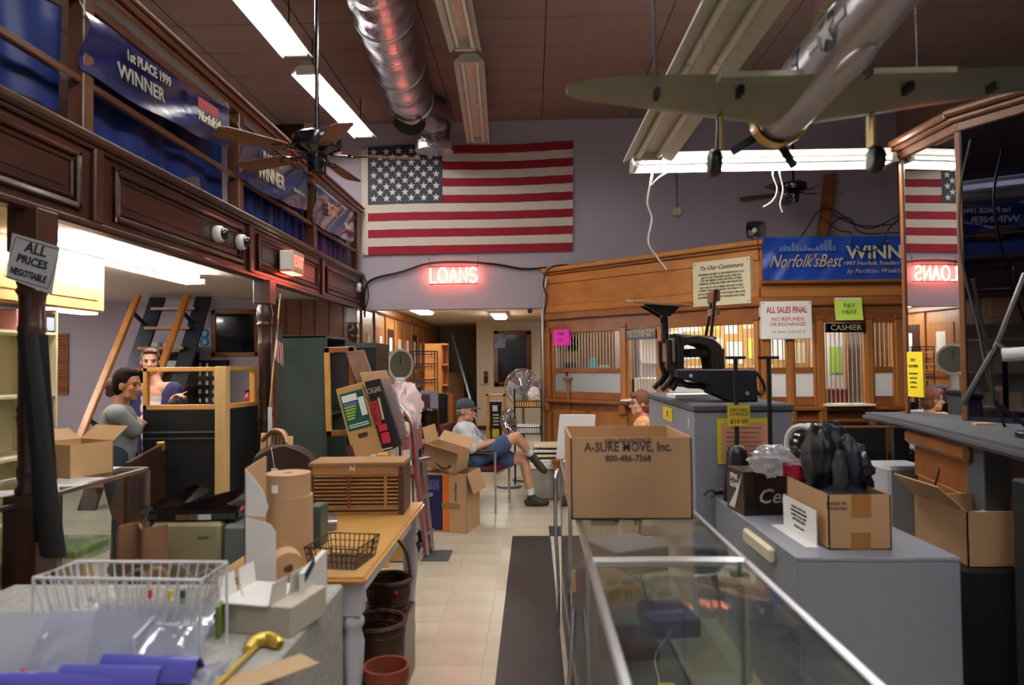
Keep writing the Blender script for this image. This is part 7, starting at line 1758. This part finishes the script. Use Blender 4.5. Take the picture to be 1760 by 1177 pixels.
# blister packs: clear card with violet-blue body and red sticker
m_bl = mat('violet_blue_plastic', (84, 84, 172), .2, coat=.5); m_clc = glass('blister_plastic', (.9, .92, .98), .05, 1.5, milk=.5, milk_rgb=(214, 218, 232), bump=.4, bscale=12)
for k, (u_, v_, dz, rz) in enumerate(((10, 1172, .0, .25), (105, 1172, .012, .2), (190, 1162, .024, .15), (258, 1146, .036, .1))):
    p = K(u_, v_ + 30)
    t = thing('blister_pack', 'violet-blue blister pack with red sticker on the grey block' if k < 2 else 'violet-blue blister pack without sticker on the grey block', 'package', (p.x, p.y, zk2 + .002 + dz * .3), rz, 'stickered blister packs' if k < 2 else 'plain blister packs')
    t.scale = (1.45, 1.45, 1.45)
    Mt = Matrix.Rotation(R_(38), 4, 'X') @ Matrix.Rotation(R_(8), 4, 'Y')
    MB().grid(lambda u, v: Mt @ Vector(((u - .5) * .15, v * .17, .012 * math.sin(u * 3.1) * math.sin(v * 3.1))), 8, 8).build('clear_front', m_clc, t, smooth=True, thick=.002)
    MB().grid(lambda u, v: ((u - .5) * .17, -.03 + .07 * v, .004 + .045 * math.sin(v * math.pi) * (1 - .3 * u)), 10, 8).build('blue_body', m_bl, t, smooth=True, thick=.003)
    if k < 2: MB().box(.01, .04, .03, .045, .005, .007, Mt @ Matrix.Translation((0, 0, .012))).build('red_sticker', m_red, t)
for k, (u_, v_) in enumerate(((330, 1090), (290, 1150), (345, 1170))):
    p = K(u_, v_)
    solo(MB().grid(lambda u, v: (p.x + (u - .5) * .13, p.y + (v - .5) * .1, zk2 + .004 + .03 * abs(mnoise.noise((u * 4 + k * 9, v * 4, k))) + .03 * u * v), 12, 12), 'clear_wrapper', m_clc, ['crumpled clear wrapper beside the wire basket leg', 'flat clear wrapper beside the blister packs', 'clear wrapper at the edge near the brass cane'][k], 'wrapper', smooth=True, thick=.0015)
# ---- under the table
def wicker(lab, c, r, h, handle=True, m=None):
    m = m or mat('dark_wicker', (70, 42, 26), .6, var=.3, scale=60, bump=.9, bscale=70)
    t = thing('wicker_basket', lab, 'basket', c)
    MB().lathe([(r * .75, 0), (r * .95, h * .5), (r, h), (r * .95, h), (r * .9, h * .5), (r * .72, .015), (0, .015)], 26, cap=False).build('basket_body', m, t, smooth=35)
    for k in range(5): MB().tube(arc((0, 0, h * (k + .5) / 5), r * (.78 + .2 * (k + .5) / 5), 0, 2 * math.pi, 26, 'XY')[:-1], .008, 6, closed=True).build('woven_band', m, t, smooth=True)
    MB().tube(arc((0, 0, h), r, 0, 2 * math.pi, 26, 'XY')[:-1], .012, 6, closed=True).build('rim_braid', m, t, smooth=True)
    if handle: MB().tube(crv([(-r, 0, h), (-r * .85, 0, h + .12), (-r * .4, 0, h + .2), (0, 0, h + .22), (r * .4, 0, h + .2), (r * .85, 0, h + .12), (r, 0, h)]), .009, 6).build('handle', m, t, smooth=True)
    return t
p = W(664, 1075, 3.5)
t = wicker('dark wicker basket with tall hoop handle under the pine table', (p.x, 3.55, .35), .115, .16)
bxthing('low_footstool', 'low dark footstool under the wicker baskets', 'stool', (p.x - .04, 3.5, 0), (.3, .4, .35), m_mahog)
for k in range(3): 
    a_ = R_(-60 + 50 * k); MB().sphere((.11 * math.cos(a_), .11 * math.sin(a_), .12), .012).build('red_berry', m_red, t, smooth=True)
wicker('shallow dark wicker basket in front of the hoop-handled one', (W(646, 1090, 3.2).x, 3.22, .0), .13, W(646, 1070, 3.2).z, False)
p = W(650, 1150, 2.75)
t = thing('terracotta_pot', 'terracotta pot on the floor under the pine table', 'pot', (p.x - .0, 2.9, 0))
hz = W(650, 1142, 2.9).z
MB().lathe([(.06, 0), (.085, hz - .05), (.095, hz - .05), (.095, hz), (.085, hz), (.07, .02), (0, .02)], 26, cap=False).build('pot', mat('terracotta', (134, 62, 40), .7), t, smooth=35)
# ================================================================== PEOPLE
def prims_to_mb(prims, grow=0.0):
    g = MB()
    for p in prims:
        if p[0] == 'cap':
            _, a, b, r0, r1 = p; a, b = Vector(a), Vector(b); r0 += grow; r1 += grow
            n = 5; d = b - a
            if d.length < 1e-5: continue
            dn = d.normalized(); pts = []; rs = []
            for k in range(4): t = (k + .3) / 4; pts.append(a - dn * r0 * (1 - t)); rs.append(r0 * math.sqrt(max(.02, 1 - (1 - t) ** 2)))
            pts += [a, b]; rs += [r0, r1]
            for k in range(1, 5): t = (k - .3) / 4; pts.append(b + dn * r1 * t); rs.append(r1 * math.sqrt(max(.02, 1 - t * t)))
            g.tube(pts, rs, 16)
        else:
            _, c, F, r = p; g.sphere(c, tuple(x + grow for x in r), 22, 14, F)
    return g
def remesh(prims, name, m, voxel, parent, grow=0.0, smooth=4, clip=None):
    me = prims_to_mb(prims, grow).mesh(name, m)
    ob = bpy.data.objects.new('tmp', me); COL.objects.link(ob)
    md = ob.modifiers.new('r', 'REMESH'); md.mode = 'VOXEL'; md.voxel_size = voxel
    ms_ = ob.modifiers.new('s', 'SMOOTH'); ms_.factor = .5; ms_.iterations = smooth
    out = bpy.data.meshes.new_from_object(ob.evaluated_get(bpy.context.evaluated_depsgraph_get()))
    bpy.data.objects.remove(ob); bpy.data.meshes.remove(me)
    out.name = name
    if clip:
        bm = bmesh.new(); bm.from_mesh(out)
        for co, no in clip: bmesh.ops.bisect_plane(bm, geom=bm.verts[:] + bm.edges[:] + bm.faces[:], plane_co=co, plane_no=no, clear_outer=True)
        bm.to_mesh(out); bm.free()
    if parent is not None: out.transform(MW[parent].inverted())
    for p in out.polygons: p.use_smooth = True
    out.materials.clear(); out.materials.append(m)
    return link(name, out, parent)
def axes(f, up=(0, 0, 1)):
    f = Vector(f).normalized(); s = Vector(up).cross(f).normalized(); u = f.cross(s)
    return f, s, u
def hand_prims(wr, d, n, side, curl=.5, point=False, sc=1.0):
    """wrist, finger direction, palm normal (towards what is held), side +-1 puts the thumb"""
    d = Vector(d).normalized(); n = Vector(n); n = (n - d * n.dot(d)).normalized(); w = d.cross(n) * side
    wr = Vector(wr); P = []
    F = Matrix((d, w, n)).transposed()
    P.append(('ell', wr + d * .045 * sc, F, (.05 * sc, .04 * sc, .016 * sc)))
    P.append(('cap', wr - d * .02, wr + d * .02, .025 * sc, .026 * sc))
    for k, (o, L) in enumerate(((.03, .07), (.01, .078), (-.01, .072), (-.029, .058))):
        c = curl if not (point and k == 0) else .05
        p = wr + d * .082 * sc + w * o * sc; dr = d.copy(); r = .0095 * sc
        for q in range(3):
            dr = (dr + n * c * .75).normalized(); p2 = p + dr * L * sc * (.42, .33, .25)[q]
            P.append(('cap', p, p2, r, r * .92)); p = p2; r *= .92
    t0 = wr + d * .025 * sc + w * .035 * sc; td = (d * .6 + w * .7 + n * .3).normalized(); t1 = t0 + td * .04 * sc; t2 = t1 + (d * .9 + n * .3 + w * .1).normalized() * .03 * sc
    P += [('cap', t0, t1, .013 * sc, .011 * sc), ('cap', t1, t2, .011 * sc, .009 * sc)]
    return P
def head_prims(c, f, up, sc=1.0):
    f, s, u = axes(f, up); c = Vector(c); F = Matrix((f, s, u)).transposed()
    L = lambda a, b, h: c + (f * a + s * b + u * h) * sc
    E = lambda a, b, h, r: ('ell', L(a, b, h), F, tuple(x * sc for x in r))
    P = [E(-.012, 0, .025, (.098, .076, .096)), E(.03, 0, -.04, (.062, .06, .08)), E(.058, 0, -.1, (.03, .034, .024)), E(.066, 0, .024, (.024, .052, .014)), E(.082, 0, -.072, (.014, .024, .012)),
         ('cap', L(.09, 0, 0), L(.113, 0, -.034), .009 * sc, .014 * sc), E(.094, .012, -.04, (.012, .01, .008)), E(.094, -.012, -.04, (.012, .01, .008))]
    for q in (-1, 1): P += [E(.056, q * .036, -.03, (.03, .028, .03)), E(-.006, q * .078, -.015, (.022, .011, .034)), E(.03, q * .05, -.08, (.035, .02, .025))]
    return P, L, F
def figure(lab, base, J, mats, up_head=(0, 0, 1), voxel=.008, sc=1.0, build=1.0, sleeve=.55, shorts=.8, shoes=True, curls=(.6, .6), points=(False, False), palm=((0, 0, -1), (0, 0, -1)), legs=True, fat=1.0):
    t = thing('person', lab, 'person', base)
    V = {k: Vector(v) for k, v in J.items()}
    hp, L, F = head_prims(V['head'], V['face'], up_head, sc)
    sm = (V['shL'] + V['shR']) / 2; hm = (V['hipL'] + V['hipR']) / 2
    lat = (V['shL'] - V['shR']).normalized(); spine = (sm - hm); upv = spine.normalized(); fw = lat.cross(upv).normalized()
    T = Matrix((fw, lat, upv)).transposed(); sw = (V['shL'] - V['shR']).length / 2
    tor = []
    for f_, ry, rx in ((0.0, .165, .125 * fat), (.2, .155, .125 * fat), (.42, .15, .12 * fat), (.65, .165, .12 * fat), (.85, .16, .105 * fat)):
        tor.append(('ell', hm + spine * f_ + fw * (.015 * math.sin(f_ * 3)), T, (rx * build, ry * build, .13)))
    for q in ('L', 'R'): tor.append(('ell', V['sh' + q] - upv * .005, T, (.062, .07, .065)))
    tor.append(('cap', V['shL'], V['shR'], .065, .065))
    neck = [('cap', L(-.03, 0, -.07), sm + upv * .03, .052 * sc, .06 * sc)]
    arms = {q: [('cap', V['sh' + q], V['el' + q], .052 * build, .041), ('cap', V['el' + q], V['wr' + q], .041, .026)] for q in 'LR'}
    body = hp + neck + tor
    for i, q in enumerate('LR'):
        d = V['fi' + q] - V['wr' + q]
        body += arms[q] + hand_prims(V['wr' + q], d, palm[i], 1 if q == 'L' else -1, curls[i], points[i], sc)
    lg = {}
    if legs:
        for q in 'LR':
            k, a = V['kn' + q], V['an' + q]; cf = a + (k - a) * .7
            lg[q] = [('cap', V['hip' + q], k, .088 * build, .056), ('cap', k, cf, .054, .058), ('cap', cf, a, .056, .036)]
            body += lg[q]
            if shoes: d = (V['to' + q] - a).normalized(); body.append(('cap', a, a - (k - a).normalized() * .03 + d * .03, .03, .02))
    remesh(body, 'body', mats['skin'], voxel, t, 0, 3)
    for q in (-1, 1):
        MB().sphere(L(.0775, q * .031, .0), (.0095, .0105, .0085), 10, 8).build('eye', m_eye, t, smooth=True, world=True)
        MB().tube([L(.094, q * .015, .022), L(.092, q * .032, .027), L(.08, q * .048, .022)], .0035, 5).build('eyebrow', mats['hair'], t, smooth=True, world=True)
    MB().tube([L(.088, .02, -.07), L(.0965, 0, -.072), L(.088, -.02, -.07)], .004, 6).build('lips', mat('lip_pink', (170, 96, 86), .5), t, smooth=True, world=True)
    # clothes
    sh = list(tor)
    for q in 'LR':
        a, b = V['sh' + q], V['el' + q]; e = a + (b - a) * min(1, sleeve * 1.25)
        sh.append(('cap', a, e, .062 * build, .058 * build))
        if sleeve > 1: sh.append(('cap', b, b + (V['wr' + q] - b) * .9, .052, .04))
    shirt = remesh(sh, 'shirt', mats['shirt'], voxel, t, .013, 4)
    if legs:
        pp = [tor[0], tor[1]]
        for q in 'LR':
            a, b = V['hip' + q], V['kn' + q]
            if shorts <= 1: pp.append(('cap', a, a + (b - a) * shorts, .1 * build, .085))
            else: pp += [('cap', a, b, .096 * build, .068), ('cap', b, V['an' + q], .066, .055)]
        remesh(pp, 'trousers', mats['trousers'], voxel, t, .012, 4)
        if shoes:
            for q in 'LR':
                a = V['an' + q]; d = (V['to' + q] - a); dn = d.normalized(); k = (V['kn' + q] - a).normalized(); dd = (dn - k * dn.dot(k) * .6).normalized()
                sl = a - k * .055
                pr = [('cap', sl - dd * .05 + k * .012, sl + dd * .15, .042, .036), ('cap', sl + dd * .0 + k * .03, sl + dd * .08 + k * .01, .042, .038), ('cap', a + k * .015, sl + k * .02, .047, .046), ('cap', a - k * .0, sl + dd * .09 + k * .008, .045, .034)]
                remesh(pr, 'shoe', mats['shoe'], .006, t, .003, 3)
                so = MB(); F_ = frame(sl + dd * .055, dd, dd.cross(k)); so.sphere(sl + dd * .05 - k * .028, (.125, .046, .014), 20, 8, F_.to_3x3() if False else Matrix((dd, k.cross(dd).normalized(), k)).transposed()); so.build('sole', m_black, t, smooth=True, world=True)
                if 'sock' in mats: MB().tube([a - k * .02, a + k * .05, a + k * .11], [.043, .041, .046], 14).build('sock', mats['sock'], t, smooth=True, world=True)
    return t, L, F, shirt
def hair_shell(t, L, F, m, prims, voxel=.006, sc=1.0):
    remesh([('ell', L(*c), F, tuple(x * sc for x in r)) for c, r in prims], 'hair', m, voxel, t, 0, 2)
# ---------------------------------------------------------------- seated man
YM = 7.72
M_ = lambda u, v, dy=0: W(u, v, YM + dy)
m_greyhair = mat('grey_hair', (120, 112, 106), .8, bump=.6, bscale=120)
ft = W(925, 862, YM + .05)
J = dict(head=M_(801, 705), face=(1, -.25, -.02), shL=M_(795, 737, .2), shR=M_(795, 738, -.2), elL=M_(815, 768, .22), wrL=M_(850, 757, .12), fiL=M_(868, 750, .02),
         elR=M_(811, 772, -.24), wrR=M_(848, 759, -.14), fiR=M_(866, 752, -.04), hipL=M_(816, 790, .11), hipR=M_(817, 789, -.11),
         knR=M_(888, 750, -.08), anR=M_(915, 785, .06), toR=M_(934, 808, .07), knL=M_(900, 788, .1), anL=M_(914, 853, .1), toL=M_(946, 862, .06))
J['anL'].z = .085; J['toL'].z = .07
m_denim = mat('blue_denim', (66, 88, 126), .85, var=.15, scale=30, bump=.3, bscale=200)
m_shoe = mat('black_olive_shoe', (34, 32, 28), .6, rgb2=(60, 58, 44), scale=40)
man, L, F, shirt = figure('seated man in grey cap, white printed T-shirt and denim shorts, legs crossed', (M_(816, 790).x, YM, 0), J,
    dict(skin=m_skin, hair=m_greyhair, shirt=mat('white_tshirt', (222, 222, 226), .85, bump=.35, bscale=18), trousers=m_denim, shoe=m_shoe, sock=mat('white_sock', (230, 230, 228), .9, bump=.4, bscale=150)),
    up_head=(.08, 0, 1), build=1.02, sleeve=.72, shorts=.68, curls=(.5, .5), palm=((.2, -.6, -.7), (.2, .6, -.7)), fat=1.25)
hair_shell(man, L, F, m_greyhair, [((-.035, 0, -.012), (.075, .079, .055)), ((-.06, 0, -.045), (.045, .06, .03))])
m_cap = mat('slate_cap_cloth', (72, 78, 86), .85, bump=.3, bscale=140)
remesh([('ell', L(-.008, 0, .06), F, (.108, .085, .075)), ('ell', L(-.02, 0, .035), F, (.1, .084, .05))], 'cap_crown', m_cap, .007, man, 0, 3)
Fh = Matrix(F)
def brim(u, v): a_ = (u - .5) * 2.0; return L(.075 + .085 * math.cos(a_) * v + .01, .078 * math.sin(a_) * (1 - .15 * v), .04 - .012 * v - .014 * math.sin(a_) ** 2)
MB().grid(brim, 16, 6).build('cap_brim', m_cap, man, smooth=True, thick=.006, world=True)
MB().sphere(L(-.008, 0, .135), .008).build('cap_button', m_cap, man, smooth=True, world=True)
# print on the chest: faces of the shirt that lie in a small chest window, lifted 2 mm
im = CR.transposed()
def pix(p): d = im @ (p - Vector((0, 0, CAMZ))); return 880 + FPX * d.x / -d.z, 588.5 - FPX * d.y / -d.z
bm = bmesh.new(); bm.from_mesh(shirt.data); mw = MW[man]
kill = []
for f_ in bm.faces:
    c = mw @ f_.calc_center_median(); u_, v_ = pix(c); a_ = (u_ - 826) * .80 + (v_ - 745) * .6; b_ = -(u_ - 826) * .6 + (v_ - 745) * .8
    if not (abs(a_) < 14 and abs(b_) < 7 and f_.normal.y < -.05): kill.append(f_)
bmesh.ops.delete(bm, geom=kill, context='FACES')
for v_ in bm.verts: v_.co += v_.normal * .002
me = bpy.data.meshes.new('shirt_print'); bm.to_mesh(me); bm.free()
me.materials.append(mat('blue_shirt_print', (224, 224, 230), .8, rgb2=(58, 62, 150), scale=24)); link('shirt_print', me, man)
MB().tube([M_(862, 762, -.16), M_(852, 766, -.17), M_(843, 763, -.17)], .012, 6).build('wrist_strap', m_black, man, world=True)
# his chair
fx = Vector((.974, -.225, 0)); lx = Vector((.225, .974, 0))
co = Vector((-.352, 7.72, 0)) - fx * .25
CH = lambda a, b, z: co + fx * a + lx * b + Vector((0, 0, z))
ch = thing('arm_chair', 'metal-framed arm chair with maroon seat under the man', 'chair', co)
m_bf = mat('champagne_metal', (176, 166, 140), .35, metal=.6); m_mar = mat('maroon_fabric', (92, 26, 34), .85)
zs_ = W(849, 805, 7.5).z; za_ = W(849, 778, 7.45).z
for b in (-.28, .28):
    MB().beam(CH(.25, b, 0), CH(.25, b, za_), .022, .022).build('front_leg', m_bf, ch, world=True); MB().beam(CH(-.25, b, 0), CH(-.22, b, za_), .022, .022).build('rear_leg', m_bf, ch, world=True)
    MB().beam(CH(-.24, b, za_), CH(.26, b, za_), .022, .018).build('arm_bar', m_bf, ch, world=True); MB().beam(CH(-.18, b, za_ + .018), CH(.24, b, za_ + .018), .045, .022).build('arm_rest', m_mahog, ch, bevel=.006, world=True)
MB().beam(CH(.25, -.28, zs_ - .05), CH(.25, .28, zs_ - .05), .02, .02).build('stretcher', m_bf, ch, world=True)
P = [CH(-.26, -.25, zs_ - .05), CH(.26, -.25, zs_ - .04), CH(.26, .25, zs_ - .04), CH(-.26, .25, zs_ - .05)]
poly3(P, (0, 0, .06)).build('seat', m_mar, ch, bevel=.02, world=True)
P = [CH(-.24, -.25, zs_ + .08), CH(-.24, .25, zs_ + .08), CH(-.36, .25, zs_ + .46), CH(-.36, -.25, zs_ + .46)]
poly3(P, fx * -.05).build('backrest', m_mar, ch, bevel=.015, world=True)
for b in (-.2, .2): MB().beam(CH(-.25, b, zs_ - .04), CH(-.33, b, zs_ + .2), .02, .02).build('back_strut', m_bf, ch, world=True)
# ---------------------------------------------------------------- woman in the grey T-shirt leaning on the counter
YW = 5.38
N_ = lambda u, v, dy=0: W(u, v, YW + dy)
m_dkhair = mat('dark_brown_hair', (30, 20, 16), .85, spec=.15, bump=.7, bscale=90)
J = dict(head=N_(221, 661), face=(1, -.12, -.08), shL=N_(206, 711, .17), shR=N_(200, 713, -.17), elL=N_(236, 735, .16), wrL=N_(250, 714, .36), fiL=N_(258, 708, .4),
         elR=N_(232, 741, -.04), wrR=N_(244, 728, .2), fiR=N_(252, 720, .3), hipL=N_(196, 785, .1), hipR=N_(193, 787, -.1),
         knL=N_(222, 880, .1), knR=N_(212, 885, -.1), anL=N_(216, 960, .1), anR=N_(205, 965, -.1), toL=N_(240, 975, .08), toR=N_(228, 980, -.12))
J['anL'].z = J['anR'].z = .085; J['toL'].z = J['toR'].z = .06
for k_ in ('knL', 'knR'): J[k_].z = .47
w1, L, F, _ = figure('woman with dark tied hair in a grey T-shirt leaning on the black counter', (J['hipL'].x, YW, 0), J,
    dict(skin=m_skin2, hair=m_dkhair, shirt=mat('heather_grey_tshirt', (140, 146, 146), .9, var=.08, scale=60), trousers=mat('dark_jeans', (48, 60, 76), .85, var=.1, scale=30), shoe=m_black),
    up_head=(.25, 0, 1), build=.97, sleeve=.7, shorts=2, sc=.97, voxel=.009, fat=1.15)
hair_shell(w1, L, F, m_dkhair, [((-.03, 0, .04), (.098, .086, .098)), ((-.055, 0, -.03), (.062, .075, .075)), ((-.0, 0, .095), (.075, .07, .04))], .007)
m_bun = mat('auburn_hair', (92, 52, 34), .6, bump=.8, bscale=70)
remesh([('ell', L(-.15, 0, -.02), F, (.05, .045, .06)), ('ell', L(-.165, .01, -.075), F, (.035, .035, .04)), ('ell', L(-.12, 0, .01), F, (.035, .035, .035))], 'tied_hair', m_bun, .006, w1, 0, 1)
# ---------------------------------------------------------------- woman behind the screen
YV = 6.3
N_ = lambda u, v, dy=0: W(u, v, YV + dy)
m_brhair = mat('brown_hair', (96, 64, 46), .6, bump=.6, bscale=90)
J = dict(head=N_(258, 621), face=(.45, -.9, -.08), shL=N_(298, 668, -.03), shR=N_(243, 670, .05), elL=N_(300, 718, -.06), wrL=N_(299, 684, -.28), fiL=N_(322, 668, -.36),
         elR=N_(248, 722, -.02), wrR=N_(272, 700, -.25), fiR=N_(286, 698, -.33), hipL=N_(287, 765, .02), hipR=N_(256, 766, .06),
         knL=N_(290, 850, 0), knR=N_(255, 850, .05), anL=N_(292, 915, 0), anR=N_(253, 915, .05), toL=N_(296, 925, -.12), toR=N_(255, 925, -.1))
J['anL'].z = J['anR'].z = .085; J['toL'].z = J['toR'].z = .06
for k_ in ('knL', 'knR'): J[k_].z = .47
w2, L, F, sh = figure('smiling woman with sunglasses on her hair pointing behind the pine glass screen', (J['hipL'].x, YV, 0), J,
    dict(skin=m_skin, hair=m_brhair, shirt=mat('white_tank_top', (226, 216, 212), .9), trousers=mat('dark_jeans', (48, 60, 76), .85), shoe=m_black),
    build=.88, sleeve=.05, shorts=2, sc=.95, voxel=.009, curls=(.9, .8), points=(True, False), palm=((0, 0, -1), (0, 0, -1)))
# lower neckline: the tank top is cut off above the bust
bm = bmesh.new(); bm.from_mesh(sh.data); zc_ = (MW[w2].inverted() @ N_(275, 680)).z
bmesh.ops.bisect_plane(bm, geom=bm.verts[:] + bm.edges[:] + bm.faces[:], plane_co=(0, 0, zc_), plane_no=(0, 0, 1), clear_outer=True); bm.to_mesh(sh.data); bm.free()
hair_shell(w2, L, F, m_brhair, [((-.03, 0, .035), (.095, .084, .093)), ((-.045, 0, -.05), (.06, .08, .08)), ((.03, 0, .1), (.05, .06, .03))], .007)
V = {k: Vector(v) for k, v in J.items()}
m_card_ = mat('navy_cardigan', (44, 46, 92), .9, bump=.3, bscale=120)
pr = []
for q in 'LR': pr += [('cap', V['sh' + q] + Vector((0, 0, -.01)), V['el' + q], .07, .062), ('cap', V['el' + q], V['el' + q] + (V['wr' + q] - V['el' + q]) * .75, .058, .046), ('cap', V['sh' + q] + (V['hip' + q] - V['sh' + q]) * .1, V['hip' + q], .085, .1)]
remesh(pr, 'cardigan', m_card_, .01, w2, .008, 4)
for q in (-1, 1): MB().sphere(L(.055, q * .036, .098), (.028, .03, .014), 14, 8, F).build('sunglass_lens', m_blackg, w2, smooth=True, world=True)
MB().tube([L(.075, -.02, .1), L(.078, 0, .104), L(.075, .02, .1)], .004, 6).build('sunglass_bridge', m_blackg, w2, world=True)
MB().tube(crv([L(.02, -.05, -.13), L(.06, 0, -.17), L(.02, .05, -.13)]), .002, 5).build('necklace', mat('brass', (180, 150, 80), .35, metal=.8), w2, world=True)
ph = N_(318, 690, -.36)
bxthing('mobile_phone', 'dark mobile phone held by the pointing woman', 'phone', (ph.x, ph.y, ph.z - .05), (.04, .012, .08), m_blackg, .3, .004)
# ---------------------------------------------------------------- woman seated beyond the tall plinth
YG = 7.0
N_ = lambda u, v, dy=0: W(u, v, YG + dy)
m_rdhair = mat('auburn_bob', (120, 70, 48), .6, bump=.6, bscale=90)
J = dict(head=N_(1099, 692), face=(-1, -.3, -.05), shL=N_(1107, 728, -.16), shR=N_(1107, 728, .16), elL=N_(1110, 772, -.2), wrL=N_(1080, 782, -.12), fiL=N_(1068, 784, -.06), elR=N_(1110, 772, .2), wrR=N_(1080, 782, .12), fiR=N_(1068, 784, .06),
         hipL=N_(1110, 800, -.1), hipR=N_(1110, 800, .1), knL=N_(1048, 797, -.1), knR=N_(1048, 797, .1), anL=N_(1048, 880, -.1), anR=N_(1048, 880, .1), toL=N_(1028, 890, -.1), toR=N_(1028, 890, .1))
J['anL'].z = J['anR'].z = .085; J['toL'].z = J['toR'].z = .06
w3, L, F, _ = figure('seated woman with auburn bob, glasses and orange floral blouse beside the tall plinth', (J['hipL'].x, YG, 0), J,
    dict(skin=m_skin, hair=m_rdhair, shirt=mat('orange_floral_blouse', (226, 120, 40), .85, rgb2=(244, 214, 160), scale=22), trousers=mat('tan_slacks', (150, 130, 110), .9), shoe=m_black),
    build=.9, sleeve=.8, shorts=2, sc=.95, voxel=.01)
hair_shell(w3, L, F, m_rdhair, [((-.03, 0, .035), (.1, .09, .1)), ((-.05, 0, -.05), (.065, .085, .075)), ((.05, 0, .08), (.05, .06, .035))], .008)
for q in (-1, 1): MB().tube([L(.1 + .0 * k, q * .032 + .02 * math.cos(k * .6), .0 + .018 * math.sin(k * .6)) for k in range(11)], .0025, 5).build('glasses_rim', m_black, w3, world=True); MB().tube([L(.1, q * .05, .004), L(.0, q * .082, .0)], .0025, 5).build('glasses_temple', m_black, w3, world=True)
sc3 = thing('plain_stool', 'dark stool under the seated woman by the plinth', 'stool', (J['hipL'].x, YG, 0))
hz_ = J['hipL'].z - .1
MB().cyl((0, 0, hz_ - .05), (0, 0, hz_), .2, n=24).build('seat', m_mar, sc3, bevel=.01)
for k in range(4): a_ = k * math.pi / 2 + .78; MB().cyl((.15 * math.cos(a_), .15 * math.sin(a_), 0), (.12 * math.cos(a_), .12 * math.sin(a_), hz_ - .04), .014, n=8).build('leg', m_black, sc3)
